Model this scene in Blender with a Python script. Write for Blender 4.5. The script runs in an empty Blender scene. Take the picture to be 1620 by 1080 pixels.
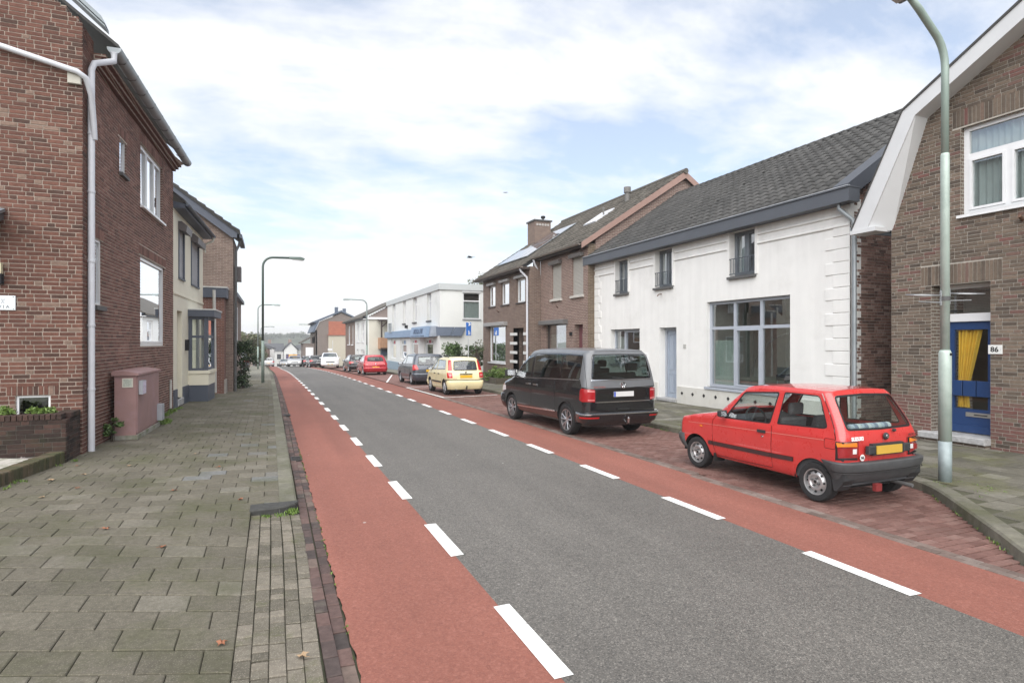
import bpy, bmesh, math, random
from mathutils import Vector, Matrix
from mathutils.geometry import delaunay_2d_cdt
R = random.Random(11)
sc = bpy.context.scene
COL = sc.collection

# ---------------------------------------------------------------- camera, sky, sun, exposure
# street coordinates: X = across the street (right +), Y = along the street, Z up; road surface at z = 0 by the camera
CAM_H = 2.0
YAW = math.atan(380.0 / 920.0)
cd = bpy.data.cameras.new('camera')
cd.sensor_width = 36.0
cd.lens = 36.0 * 920.0 / 1620.0
cd.shift_y = 2.0 / 1620.0
cd.clip_start = 0.05
cd.clip_end = 4000.0
cam = bpy.data.objects.new('camera', cd)
cam.location = (0, 0, CAM_H)
cam.rotation_euler = (math.pi / 2, 0, -YAW)
COL.objects.link(cam)
sc.camera = cam

SUN_EL = math.radians(46)
SUN_AZ = math.radians(212)      # compass angle measured from +Y towards +X: behind the camera, slightly left
sdir = Vector((math.sin(SUN_AZ) * math.cos(SUN_EL), math.cos(SUN_AZ) * math.cos(SUN_EL), math.sin(SUN_EL)))
sl = bpy.data.lights.new('sun', 'SUN')
sl.energy = 3.0
sl.angle = math.radians(88)
sl.color = (1.0, 0.97, 0.93)
sun = bpy.data.objects.new('sun', sl)
sun.rotation_euler = (-sdir).to_track_quat('-Z', 'Y').to_euler()
sun.location = (0, -10, 40)
COL.objects.link(sun)

world = bpy.data.worlds.new('World')
sc.world = world
world.use_nodes = True
nt = world.node_tree
nt.nodes.clear()
N = nt.nodes.new
out = N('ShaderNodeOutputWorld')
bg = N('ShaderNodeBackground')
bg.inputs['Strength'].default_value = 0.13
sky = N('ShaderNodeTexSky')
sky.sky_type = 'NISHITA'
sky.sun_disc = False
sky.sun_elevation = SUN_EL
sky.sun_rotation = SUN_AZ
sky.air_density = 1.0
sky.dust_density = 1.2
sky.ozone_density = 1.0
tc = N('ShaderNodeTexCoord')
sep = N('ShaderNodeSeparateXYZ')
nt.links.new(tc.outputs['Generated'], sep.inputs[0])
def wmath(op, a, b=None, clamp=False):
    n = N('ShaderNodeMath'); n.operation = op; n.use_clamp = clamp
    for i, v in enumerate((a, b)):
        if v is None: continue
        if isinstance(v, (int, float)): n.inputs[i].default_value = v
        else: nt.links.new(v, n.inputs[i])
    return n.outputs[0]
zc = wmath('MAXIMUM', sep.outputs['Z'], 0.0)
den = wmath('ADD', zc, 0.16)
comb = N('ShaderNodeCombineXYZ')
nt.links.new(wmath('DIVIDE', sep.outputs['X'], den), comb.inputs[0])
nt.links.new(wmath('DIVIDE', sep.outputs['Y'], den), comb.inputs[1])
def wnoise(scale, detail, rough, off, dist=0.0):
    m = N('ShaderNodeMapping'); m.inputs['Location'].default_value = off
    m.inputs['Scale'].default_value = (scale * 0.8, scale * 1.15, 1)
    nt.links.new(comb.outputs[0], m.inputs['Vector'])
    n = N('ShaderNodeTexNoise'); n.inputs['Scale'].default_value = 1.0
    n.inputs['Detail'].default_value = detail; n.inputs['Roughness'].default_value = rough
    n.inputs['Distortion'].default_value = dist
    nt.links.new(m.outputs[0], n.inputs['Vector'])
    return n.outputs['Fac']
n1 = wnoise(1.0, 8, 0.6, (3.1, 0.4, 0), 0.35)
n2 = wnoise(3.4, 7, 0.62, (1.7, 5.2, 0), 0.2)
csum = wmath('ADD', wmath('MULTIPLY', n1, 0.72), wmath('MULTIPLY', n2, 0.28))
ramp = N('ShaderNodeValToRGB')
ramp.color_ramp.elements[0].position = 0.42; ramp.color_ramp.elements[0].color = (0, 0, 0, 1)
ramp.color_ramp.elements[1].position = 0.57; ramp.color_ramp.elements[1].color = (1, 1, 1, 1)
nt.links.new(csum, ramp.inputs[0])
cover = wmath('ADD', wmath('MULTIPLY', ramp.outputs[0], 0.65), 0.31, True)
hor = wmath('SUBTRACT', 1.0, wmath('DIVIDE', zc, 0.3), True)
cover = wmath('ADD', cover, wmath('MULTIPLY', wmath('MULTIPLY', hor, hor), 0.35), True)
mix = N('ShaderNodeMix'); mix.data_type = 'RGBA'
nt.links.new(cover, mix.inputs['Factor'])
nt.links.new(sky.outputs[0], mix.inputs['A'])
mix.inputs['B'].default_value = (5.1, 5.15, 5.25, 1)
nt.links.new(mix.outputs['Result'], bg.inputs['Color'])
nt.links.new(bg.outputs[0], out.inputs[0])

vs = sc.view_settings
vs.view_transform = 'Standard'
vs.look = 'None'
vs.exposure = 0.76
vs.gamma = 1.0
vs.use_curve_mapping = False
sc.render.engine = 'CYCLES'
cy = sc.cycles
cy.use_denoising = True
cy.max_bounces = 6
cy.diffuse_bounces = 3
cy.glossy_bounces = 3
cy.transmission_bounces = 4
cy.transparent_max_bounces = 12
cy.volume_bounces = 0
cy.caustics_reflective = False
cy.caustics_refractive = False
cy.sample_clamp_indirect = 6.0

# ---------------------------------------------------------------- helpers
def tag(o, label=None, cat=None, group=None, kind=None):
    if label: o['label'] = label
    if cat: o['category'] = cat
    if group: o['group'] = group
    if kind: o['kind'] = kind
    return o

def empty(name, loc=(0, 0, 0), rz=0.0, parent=None):
    o = bpy.data.objects.new(name, None)
    o.empty_display_size = 0.2
    o.location = loc
    o.rotation_euler = (0, 0, rz)
    COL.objects.link(o)
    if parent: o.parent = parent
    return o

def thing(name, label, cat, group=None, loc=(0, 0, 0), rz=0.0):
    return tag(empty(name, loc, rz), label, cat, group)

class MB:
    """collects geometry, builds ONE mesh object"""
    def __init__(s):
        s.v = []; s.f = []; s.t = []; s.m = []
    def add(s, verts, faces, tone=0.5, mi=0):
        b = len(s.v)
        s.v.extend([tuple(p) for p in verts])
        for f in faces:
            s.f.append(tuple(b + i for i in f)); s.t.append(tone); s.m.append(mi)
        return s
    def box(s, x0, x1, y0, y1, z0, z1, tone=0.5, mi=0):
        v = [(x0, y0, z0), (x1, y0, z0), (x1, y1, z0), (x0, y1, z0), (x0, y0, z1), (x1, y0, z1), (x1, y1, z1), (x0, y1, z1)]
        return s.add(v, [(0, 3, 2, 1), (4, 5, 6, 7), (0, 1, 5, 4), (1, 2, 6, 5), (2, 3, 7, 6), (3, 0, 4, 7)], tone, mi)
    def fbox(s, F, u0, u1, z0, z1, d0, d1, tone=0.5, mi=0):
        v = [F.p(u, z, d) for z in (z0, z1) for u, d in ((u0, d0), (u1, d0), (u1, d1), (u0, d1))]
        return s.add(v, [(0, 3, 2, 1), (4, 5, 6, 7), (0, 1, 5, 4), (1, 2, 6, 5), (2, 3, 7, 6), (3, 0, 4, 7)], tone, mi)
    def bbox(s, F, u0, u1, z0, z1, d0, d1, c=0.004, tone=0.5, mi=0):
        """box with a chamfered outer (d1) face"""
        v = [F.p(u, z, d0) for u, z in ((u0, z0), (u1, z0), (u1, z1), (u0, z1))]
        v += [F.p(u, z, d1 - c) for u, z in ((u0, z0), (u1, z0), (u1, z1), (u0, z1))]
        v += [F.p(u, z, d1) for u, z in ((u0 + c, z0 + c), (u1 - c, z0 + c), (u1 - c, z1 - c), (u0 + c, z1 - c))]
        f = []
        for k in range(4):
            j = (k + 1) % 4
            f += [(k, j, j + 4, k + 4), (k + 4, j + 4, j + 8, k + 8)]
        f.append((8, 9, 10, 11))
        return s.add(v, f, tone, mi)
    def prism(s, poly, off, tone=0.5, mi=0):
        """poly: list of 3d points, extruded by vector off"""
        n = len(poly); off = Vector(off)
        v = [Vector(p) for p in poly]; v += [p + off for p in v]
        f = [tuple(range(n))[::-1], tuple(range(n, 2 * n))]
        for i in range(n):
            j = (i + 1) % n; f.append((i, j, j + n, i + n))
        return s.add(v, f, tone, mi)
    def tube(s, pts, r, seg=8, tone=0.5, mi=0, caps=True):
        pts = [Vector(p) for p in pts]; n = len(pts)
        rs = r if isinstance(r, (list, tuple)) else [r] * n
        rings = []
        up = None
        for i, p in enumerate(pts):
            a = pts[max(i - 1, 0)]; b = pts[min(i + 1, n - 1)]
            t = (b - a).normalized()
            if up is None:
                up = Vector((0, 0, 1)) if abs(t.z) < 0.9 else Vector((1, 0, 0))
            x = t.cross(up)
            if x.length < 1e-4: x = t.cross(Vector((0, 1, 0)))
            x.normalize(); y = x.cross(t).normalized(); up = y
            rings.append([p + (x * math.cos(2 * math.pi * k / seg) + y * math.sin(2 * math.pi * k / seg)) * rs[i] for k in range(seg)])
        v = [q for rg in rings for q in rg]; f = []
        for i in range(n - 1):
            for k in range(seg):
                j = (k + 1) % seg
                f.append((i * seg + k, i * seg + j, (i + 1) * seg + j, (i + 1) * seg + k))
        if caps:
            f.append(tuple(range(seg))[::-1]); f.append(tuple(range((n - 1) * seg, n * seg)))
        return s.add(v, f, tone, mi)
    def lathe(s, prof, c, axis, seg=24, tone=0.5, mi=0, arc=None):
        """prof: list of (radius, along axis)"""
        axis = Vector(axis).normalized(); c = Vector(c)
        a = axis.cross(Vector((0, 0, 1)))
        if a.length < 1e-3: a = Vector((1, 0, 0))
        a.normalize(); b = axis.cross(a)
        v = []; f = []
        for r_, h in prof:
            for k in range(seg):
                t = 2 * math.pi * k / seg
                v.append(c + axis * h + (a * math.cos(t) + b * math.sin(t)) * r_)
        for i in range(len(prof) - 1):
            for k in range(seg):
                j = (k + 1) % seg
                f.append((i * seg + k, i * seg + j, (i + 1) * seg + j, (i + 1) * seg + k))
        return s.add(v, f, tone, mi)
    def build(s, name, mats, parent=None, smooth=False, local=None):
        me = bpy.data.meshes.new(name)
        me.from_pydata(s.v, [], s.f)
        if not isinstance(mats, (list, tuple)): mats = [mats]
        for m in mats: me.materials.append(m)
        a = me.attributes.new('tone', 'FLOAT', 'FACE')
        a.data.foreach_set('value', s.t)
        if len(mats) > 1: me.polygons.foreach_set('material_index', s.m)
        if smooth: me.polygons.foreach_set('use_smooth', [True] * len(s.f))
        me.update()
        o = bpy.data.objects.new(name, me)
        COL.objects.link(o)
        if parent: o.parent = parent
        return o

def smooth_by_angle(o, deg=35):
    me = o.data
    bm = bmesh.new(); bm.from_mesh(me)
    bmesh.ops.recalc_face_normals(bm, faces=bm.faces)
    for f in bm.faces: f.smooth = True
    lim = math.radians(deg)
    for e in bm.edges:
        if len(e.link_faces) == 2 and e.calc_face_angle(0) > lim: e.smooth = False
    bm.to_mesh(me); bm.free()
    return o

class Fr:
    """facade frame: u along the wall, z up, d outwards"""
    def __init__(s, o, u, n):
        s.o = Vector((o[0], o[1])); s.u = Vector(u).normalized(); s.n = Vector(n).normalized()
    def p(s, u, z, d=0.0):
        q = s.o + s.u * u + s.n * d
        return (q.x, q.y, z)

def project(p):
    x, y, z = p[0], p[1], p[2] - CAM_H
    c, s_ = math.cos(YAW), math.sin(YAW)
    X = x * c - y * s_; Z = x * s_ + y * c
    if Z < 0.3: return None
    return (810 + 920 * X / Z, 542 - 920 * z / Z, Z)

def in_view(p, m=10):
    q = project(p)
    return q if q and -m < q[0] < 1620 + m and -m < q[1] < 1080 + m else None

DR = 0.000177
def zroad(s):
    if s <= 0: return 0.0
    if s < 150: return -DR * s * s
    if s < 420: return -DR * 150 * 150 - 2 * DR * 150 * (s - 150) * (1 - (s - 150) / 540.0)
    return -DR * 150 * 150 - 2 * DR * 150 * 270 * 0.5
def bend(s):
    if s <= 0: return 0.0
    q = min(s, 65.0)
    b = -0.0001 * q * q
    if q > 45: b -= 0.0006 * (q - 45) ** 2
    return b - 0.01 * max(0.0, s - 65.0)

# ---------------------------------------------------------------- materials
MATS = {}
def _nodes(name):
    m = bpy.data.materials.new(name); m.use_nodes = True
    t = m.node_tree; b = t.nodes['Principled BSDF']
    return m, t, b
def lin(c):
    """sRGB 0-255 -> linear"""
    return tuple((v / 255 / 12.92 if v / 255 <= 0.04045 else ((v / 255 + 0.055) / 1.055) ** 2.4) for v in c)
def pos_noise(t, scale, detail=4, rough=0.6, coord='Position'):
    g = t.nodes.new('ShaderNodeNewGeometry')
    n = t.nodes.new('ShaderNodeTexNoise')
    n.inputs['Scale'].default_value = scale; n.inputs['Detail'].default_value = detail; n.inputs['Roughness'].default_value = rough
    if coord == 'Object':
        tcn = t.nodes.new('ShaderNodeTexCoord'); t.links.new(tcn.outputs['Object'], n.inputs['Vector'])
    else:
        t.links.new(g.outputs['Position'], n.inputs['Vector'])
    return n
def mixcol(t, fac, a, b, mode='MIX'):
    m = t.nodes.new('ShaderNodeMix'); m.data_type = 'RGBA'; m.blend_type = mode
    for k, v in (('Factor', fac), ('A', a), ('B', b)):
        if isinstance(v, (int, float)): m.inputs[k].default_value = v
        elif isinstance(v, tuple): m.inputs[k].default_value = (*v[:3], 1)
        else: t.links.new(v, m.inputs[k])
    return m.outputs['Result']
def rampnode(t, fac, stops, interp='LINEAR'):
    r = t.nodes.new('ShaderNodeValToRGB'); e = r.color_ramp.elements
    r.color_ramp.interpolation = interp
    while len(e) < len(stops): e.new(0.5)
    for i, (p, c) in enumerate(stops):
        e[i].position = p
        e[i].color = (*c, 1) if isinstance(c, tuple) else (c, c, c, 1)
    t.links.new(fac, r.inputs[0])
    return r.outputs[0]
def bump(t, b, height, strength=0.3, dist=0.01):
    n = t.nodes.new('ShaderNodeBump'); n.inputs['Strength'].default_value = strength; n.inputs['Distance'].default_value = dist
    t.links.new(height, n.inputs['Height']); t.links.new(n.outputs[0], b.inputs['Normal'])

def plain(name, col, rough=0.6, metal=0.0, var=0.12, scale=6.0, bmp=0.0, bscale=60.0, coat=0.0, spec=0.5, dirt=None, dirt_scale=1.2, dirt_pos=(0.5, 0.72), streak=0.0):
    if name in MATS: return MATS[name]
    m, t, b = _nodes(name)
    b.inputs['Roughness'].default_value = rough; b.inputs['Metallic'].default_value = metal
    b.inputs['Coat Weight'].default_value = coat; b.inputs['Specular IOR Level'].default_value = spec
    if var > 0:
        n = pos_noise(t, scale, 5, 0.6)
        f = rampnode(t, n.outputs['Fac'], [(0.25, 1 - var), (0.75, 1 + var)])
        c = mixcol(t, 1.0, tuple(col), f, 'MULTIPLY')
        if dirt:
            n2 = pos_noise(t, dirt_scale, 7, 0.68)
            f2 = rampnode(t, n2.outputs['Fac'], [(dirt_pos[0], 0.0), (dirt_pos[1], 1.0)])
            c = mixcol(t, f2, c, tuple(dirt))
        if streak > 0:
            g_ = t.nodes.new('ShaderNodeNewGeometry'); mp = t.nodes.new('ShaderNodeMapping'); mp.inputs['Scale'].default_value = (5, 5, 0.35)
            t.links.new(g_.outputs['Position'], mp.inputs[0]); ns = t.nodes.new('ShaderNodeTexNoise'); ns.inputs['Scale'].default_value = 1.0; ns.inputs['Detail'].default_value = 6
            t.links.new(mp.outputs[0], ns.inputs[0]); fs = rampnode(t, ns.outputs['Fac'], [(0.35, 1 - streak), (0.6, 1.02)])
            c = mixcol(t, 1.0, c, fs, 'MULTIPLY')
        t.links.new(c, b.inputs['Base Color'])
    else:
        b.inputs['Base Color'].default_value = (*col, 1)
    if bmp > 0:
        n3 = pos_noise(t, bscale, 4, 0.65)
        bump(t, b, n3.outputs['Fac'], bmp, 0.01)
    MATS[name] = m
    return m

def toned(name, stops, rough=0.85, var=0.2, scale=25.0, bmp=0.35, bscale=120.0, moss=None, moss_scale=1.3, moss_pos=(0.5, 0.7), speck=None, spec=0.3, zstain=None):
    """material of a brick / slab / tile: colour by the piece's own tone, plus grain"""
    if name in MATS: return MATS[name]
    m, t, b = _nodes(name)
    b.inputs['Roughness'].default_value = rough; b.inputs['Specular IOR Level'].default_value = spec
    a = t.nodes.new('ShaderNodeAttribute'); a.attribute_name = 'tone'
    c = rampnode(t, a.outputs['Fac'], stops)
    n = pos_noise(t, scale, 6, 0.65)
    f = rampnode(t, n.outputs['Fac'], [(0.25, 1 - var), (0.75, 1 + var)])
    c = mixcol(t, 1.0, c, f, 'MULTIPLY')
    nb = pos_noise(t, 0.75, 5, 0.6)
    fb = rampnode(t, nb.outputs['Fac'], [(0.3, 0.84), (0.7, 1.12)])
    c = mixcol(t, 1.0, c, fb, 'MULTIPLY')
    if speck:
        v = t.nodes.new('ShaderNodeTexVoronoi'); v.inputs['Scale'].default_value = speck[1]
        g = t.nodes.new('ShaderNodeNewGeometry'); t.links.new(g.outputs['Position'], v.inputs['Vector'])
        sf = rampnode(t, v.outputs['Distance'], [(0.0, 1.0), (speck[2], 0.0)])
        c = mixcol(t, mathn(t, 'MULTIPLY', sf, speck[3]), c, speck[0])
    if moss:
        n2 = pos_noise(t, moss_scale, 8, 0.72)
        f2 = rampnode(t, n2.outputs['Fac'], [(moss_pos[0], 0.0), (moss_pos[1], 0.85)])
        c = mixcol(t, f2, c, tuple(moss))
    t.links.new(c, b.inputs['Base Color'])
    n3 = pos_noise(t, bscale, 5, 0.7)
    bump(t, b, n3.outputs['Fac'], bmp, 0.006)
    MATS[name] = m
    return m
def mathn(t, op, a, bb=None, clamp=False):
    n = t.nodes.new('ShaderNodeMath'); n.operation = op; n.use_clamp = clamp
    for i, v in enumerate((a, bb)):
        if v is None: continue
        if isinstance(v, (int, float)): n.inputs[i].default_value = v
        else: t.links.new(v, n.inputs[i])
    return n.outputs[0]

def bricktex(name, c1, c2, mortar, w=0.225, h=0.066, ms=0.011, var=0.25, rough=0.85, horizontal=False, bmp=0.5, off=0.5):
    """procedural brick pattern for surfaces too far to tell the bricks apart (world position, facade or ground)"""
    if name in MATS: return MATS[name]
    m, t, b = _nodes(name)
    b.inputs['Roughness'].default_value = rough; b.inputs['Specular IOR Level'].default_value = 0.3
    g = t.nodes.new('ShaderNodeNewGeometry')
    sp = t.nodes.new('ShaderNodeSeparateXYZ'); t.links.new(g.outputs['Position'], sp.inputs[0])
    sn = t.nodes.new('ShaderNodeSeparateXYZ'); t.links.new(g.outputs['True Normal'], sn.inputs[0])
    cb = t.nodes.new('ShaderNodeCombineXYZ')
    if horizontal:
        t.links.new(sp.outputs['X'], cb.inputs[0]); t.links.new(sp.outputs['Y'], cb.inputs[1])
    else:
        f = mathn(t, 'GREATER_THAN', mathn(t, 'ABSOLUTE', sn.outputs['X']), mathn(t, 'ABSOLUTE', sn.outputs['Y']))
        u = mathn(t, 'ADD', mathn(t, 'MULTIPLY', f, sp.outputs['Y']), mathn(t, 'MULTIPLY', mathn(t, 'SUBTRACT', 1.0, f), sp.outputs['X']))
        t.links.new(u, cb.inputs[0]); t.links.new(sp.outputs['Z'], cb.inputs[1])
    br = t.nodes.new('ShaderNodeTexBrick')
    br.inputs['Scale'].default_value = 1.0; br.inputs['Brick Width'].default_value = w; br.inputs['Row Height'].default_value = h
    br.inputs['Mortar Size'].default_value = ms; br.inputs['Mortar Smooth'].default_value = 0.3
    br.offset = off
    br.inputs['Color1'].default_value = (*c1, 1); br.inputs['Color2'].default_value = (*c2, 1); br.inputs['Mortar'].default_value = (*mortar, 1)
    t.links.new(cb.outputs[0], br.inputs['Vector'])
    n = pos_noise(t, 7.0, 6, 0.7)
    ff = rampnode(t, n.outputs['Fac'], [(0.2, 1 - var), (0.8, 1 + var)])
    c = mixcol(t, 1.0, br.outputs['Color'], ff, 'MULTIPLY')
    t.links.new(c, b.inputs['Base Color'])
    inv = mathn(t, 'SUBTRACT', 1.0, br.outputs['Fac'])
    bump(t, b, inv, bmp, 0.01)
    MATS[name] = m
    return m

def glassmat(name='window_glass', tint=(0.82, 0.9, 0.88), refl=3.0, rough=0.0):
    if name in MATS: return MATS[name]
    m = bpy.data.materials.new(name); m.use_nodes = True
    t = m.node_tree; t.nodes.clear()
    o = t.nodes.new('ShaderNodeOutputMaterial')
    tr = t.nodes.new('ShaderNodeBsdfTransparent'); tr.inputs[0].default_value = (*tint, 1)
    gl = t.nodes.new('ShaderNodeBsdfGlossy'); gl.inputs['Roughness'].default_value = rough; gl.inputs['Color'].default_value = (0.95, 0.97, 1, 1)
    fr = t.nodes.new('ShaderNodeFresnel')
    ge = t.nodes.new('ShaderNodeNewGeometry')
    ior = mathn(t, 'ADD', mathn(t, 'MULTIPLY', ge.outputs['Backfacing'], 1 / 1.52 - 1.52), 1.52)
    t.links.new(ior, fr.inputs['IOR'])
    f = mathn(t, 'MULTIPLY', fr.outputs[0], 1.9 * refl, True)
    mx = t.nodes.new('ShaderNodeMixShader')
    t.links.new(f, mx.inputs[0]); t.links.new(tr.outputs[0], mx.inputs[1]); t.links.new(gl.outputs[0], mx.inputs[2])
    t.links.new(mx.outputs[0], o.inputs[0])
    MATS[name] = m
    return m

def paint(name, col, rough=0.3, coat=0.6, metal=0.0, flake=0.0):
    if name in MATS: return MATS[name]
    m, t, b = _nodes(name)
    n = pos_noise(t, 3.0, 4, 0.6, 'Object')
    f = rampnode(t, n.outputs['Fac'], [(0.3, 0.93), (0.7, 1.05)])
    c = mixcol(t, 1.0, tuple(col), f, 'MULTIPLY')
    t.links.new(c, b.inputs['Base Color'])
    b.inputs['Roughness'].default_value = rough; b.inputs['Metallic'].default_value = metal
    b.inputs['Coat Weight'].default_value = coat; b.inputs['Coat Roughness'].default_value = 0.1
    n2 = pos_noise(t, 9.0, 5, 0.7, 'Object')
    rr = rampnode(t, n2.outputs['Fac'], [(0.35, rough * 0.8), (0.75, min(1, rough * 1.5))])
    t.links.new(rr, b.inputs['Roughness'])
    MATS[name] = m
    return m

GLASS = glassmat()
PVC = plain('white_window_frame', (0.78, 0.79, 0.8), 0.35, var=0.04)
DARK = plain('dark_opening', (0.015, 0.015, 0.017), 0.9, var=0.0)
ZINC = plain('zinc_gutter', lin((150, 156, 160)), 0.45, metal=0.35, var=0.15, scale=4)
GREYPVC = plain('grey_plastic_pipe', lin((204, 206, 212)), 0.45, var=0.06)

# ---------------------------------------------------------------- piece builders
_unit = {}
def unit_piece(mat, tone_i, ntone=14):
    key = (mat.name, tone_i)
    if key not in _unit:
        cu, cz, cd_ = 0.018, 0.06, 0.04
        v = [(u, -0.5, z) for u, z in ((-.5, -.5), (.5, -.5), (.5, .5), (-.5, .5))]
        v += [(u, 0.5 - cd_, z) for u, z in ((-.5, -.5), (.5, -.5), (.5, .5), (-.5, .5))]
        v += [(u, 0.5, z) for u, z in ((-.5 + cu, -.5 + cz), (.5 - cu, -.5 + cz), (.5 - cu, .5 - cz), (-.5 + cu, .5 - cz))]
        f = []
        for k in range(4):
            j = (k + 1) % 4
            f += [(k, j, j + 4, k + 4), (k + 4, j + 4, j + 8, k + 8)]
        f.append((8, 9, 10, 11))
        me = bpy.data.meshes.new('brick')
        me.from_pydata(v, [], f)
        me.materials.append(mat)
        a = me.attributes.new('tone', 'FLOAT', 'FACE'); a.data.foreach_set('value', [tone_i / (ntone - 1)] * len(f))
        _unit[key] = me
    return _unit[key]

def lay_pieces(parent, name, F, items, mat, n_single=300, restname=None, ntone=14):
    """items: (u0,u1,z0,z1,d0,d1,tone) boxes in frame F. The n_single that show largest are objects, the rest one part of stuff."""
    sc_ = []
    for i, it in enumerate(items):
        c = F.p((it[0] + it[1]) / 2, (it[2] + it[3]) / 2, it[5])
        q = in_view(c, 4)
        if q: sc_.append((q[2], i))
    sc_.sort()
    single = set(i for _, i in sc_[:n_single])
    mb = MB()
    ux, uy = F.u; nx, ny = F.n
    for i, it in enumerate(items):
        u0, u1, z0, z1, d0, d1, tn = it
        if i in single:
            o = bpy.data.objects.new(name, unit_piece(mat, int(round(tn * (ntone - 1))), ntone))
            c = F.p((u0 + u1) / 2, (z0 + z1) / 2, (d0 + d1) / 2)
            M = Matrix(((ux * (u1 - u0), nx * (d1 - d0), 0, c[0]), (uy * (u1 - u0), ny * (d1 - d0), 0, c[1]), (0, 0, z1 - z0, c[2]), (0, 0, 0, 1)))
            o.matrix_world = M
            COL.objects.link(o)
            if parent: o.parent = parent
        else:
            mb.bbox(F, u0, u1, z0, z1, d0, d1, 0.002, tn)
    if mb.f:
        r = mb.build(restname or (name + '_field'), mat, parent)
        r['kind'] = 'stuff'
    return single

def segs_minus(segs, holes):
    for a, b in holes:
        n = []
        for s0, s1 in segs:
            if b <= s0 or a >= s1: n.append((s0, s1)); continue
            if a > s0: n.append((s0, a))
            if b < s1: n.append((b, s1))
        segs = n
    return segs

def brick_wall(parent, F, u0, u1, z0, z1, openings, mat, mortar, core, clip=None, bl=0.215, bh=0.066, joint=0.011, n_single=300, thick=0.3, tonef=None, soldiers=(), bond='mix', rnd=None, core_holes=None, proud=0.0):
    """openings: (u0,u1,z0,z1); soldiers: (u0,u1,z0,z1) courses of upright bricks; clip(z)->(ua,ub) or None"""
    rnd = rnd or R
    items = []; mo = MB()
    nrow = int(round((z1 - z0) / bh))
    for j in range(nrow):
        za = z0 + j * bh; zb = za + bh; zm = (za + zb) / 2
        seg = [(u0, u1)]
        if clip:
            c = clip(zm)
            if c is None: continue
            seg = [(max(u0, c[0]), min(u1, c[1]))]
            if seg[0][1] - seg[0][0] < 0.03: continue
        holes = [(o[0], o[1]) for o in openings if o[2] < zm < o[3]]
        seg0 = segs_minus(seg, holes)
        for a, b in seg0:
            mo.add([F.p(a, za, -0.007), F.p(b, za, -0.007), F.p(b, zb, -0.007), F.p(a, zb, -0.007)], [(0, 1, 2, 3)])
        holes2 = [(o[0], o[1]) for o in soldiers if o[2] < zm < o[3]]
        for a, b in segs_minus(seg0, holes2):
            u = a
            ph = (j % 4)
            first = [bl, bl * 0.5, bl * 0.75, bl * 0.5][ph]
            k = 0
            while u < b - 0.012:
                if k == 0: ln = first
                elif bond == 'mix': ln = bl if (k + j) % 3 else (bl - joint) / 2
                else: ln = bl
                e = min(u + ln, b)
                if b - e < 0.05: e = b
                tn = rnd.random() if not tonef else tonef((u + e) / 2, zm, rnd)
                pr = proud + rnd.uniform(-0.0015, 0.0025)
                items.append((u + joint / 2, e - joint / 2, za + joint / 2, zb - joint / 2, -0.012, pr, tn))
                u = e; k += 1
    for (a, b, za, zb) in soldiers:
        n = max(1, int(round((b - a) / bh))); w = (b - a) / n
        mo.add([F.p(a, za, -0.0065), F.p(b, za, -0.0065), F.p(b, zb, -0.0065), F.p(a, zb, -0.0065)], [(0, 1, 2, 3)])
        for k in range(n):
            tn = rnd.random() if not tonef else tonef(a + k * w, za, rnd)
            items.append((a + k * w + joint / 2, a + (k + 1) * w - joint / 2, za + joint / 2, zb - joint / 2, -0.012, proud + rnd.uniform(0.001, 0.004), tn))
    lay_pieces(parent, 'brick', F, items, mat, n_single, 'brick_field')
    mo.build('mortar', mortar, parent)
    # wall core behind, with the openings
    cb = MB()
    hs = list(core_holes if core_holes is not None else openings)
    zs = sorted(set([z0, z1] + [min(max(z, z0), z1) for o in hs for z in (o[2], o[3])]))
    u0, u1 = u0 + 0.02, u1 - 0.02
    for a, b in zip(zs[:-1], zs[1:]):
        if b - a < 1e-4: continue
        zm = (a + b) / 2
        if clip:
            n = max(1, int((b - a) / 0.15))
        else: n = 1
        for k in range(n):
            aa = a + (b - a) * k / n; bb = a + (b - a) * (k + 1) / n
            seg = [(u0, u1)]
            if clip:
                c = clip((aa + bb) / 2)
                if c is None: continue
                seg = [(max(u0, c[0]), min(u1, c[1]))]
            for s0, s1 in segs_minus(seg, [(o[0], o[1]) for o in hs if o[2] < zm < o[3]]):
                if s1 - s0 > 0.01: cb.fbox(F, s0, s1, aa, bb, -thick, -0.011)
    cb.build('wall', core, parent)

def plain_wall(parent, F, u0, u1, z0, z1, openings, mat, thick=0.3, name='wall', clip=None):
    cb = MB()
    zs = sorted(set([z0, z1] + [min(max(z, z0), z1) for o in openings for z in (o[2], o[3])]))
    for a, b in zip(zs[:-1], zs[1:]):
        if b - a < 1e-4: continue
        zm = (a + b) / 2
        n = max(1, int((b - a) / 0.12)) if clip else 1
        for k in range(n):
            aa = a + (b - a) * k / n; bb = a + (b - a) * (k + 1) / n
            seg = [(u0, u1)]
            if clip:
                c = clip((aa + bb) / 2)
                if c is None: continue
                seg = [(max(u0, c[0]), min(u1, c[1]))]
            for s0, s1 in segs_minus(seg, [(o[0], o[1]) for o in openings if o[2] < zm < o[3]]):
                if s1 - s0 > 0.005: cb.fbox(F, s0, s1, aa, bb, -thick, 0)
    return cb.build(name, mat, parent)

ROOM = plain('room_wall', (0.3, 0.29, 0.26), 0.9, var=0.1)
NET = plain('net_curtain', (0.62, 0.63, 0.62), 0.9, var=0.1, scale=20)
def curtain_mesh(mb, F, u0, u1, z0, z1, d, amp=0.03, wl=0.11, n=None):
    n = n or max(4, int((u1 - u0) / 0.022))
    v = []; f = []
    for i in range(n + 1):
        u = u0 + (u1 - u0) * i / n
        dd = d + amp * math.sin(2 * math.pi * (u - u0) / wl + 1.3 * math.sin(u * 9))
        v += [F.p(u, z0, dd), F.p(u, z1, dd)]
    for i in range(n): f.append((2 * i, 2 * i + 2, 2 * i + 3, 2 * i + 1))
    mb.add(v, f)

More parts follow.
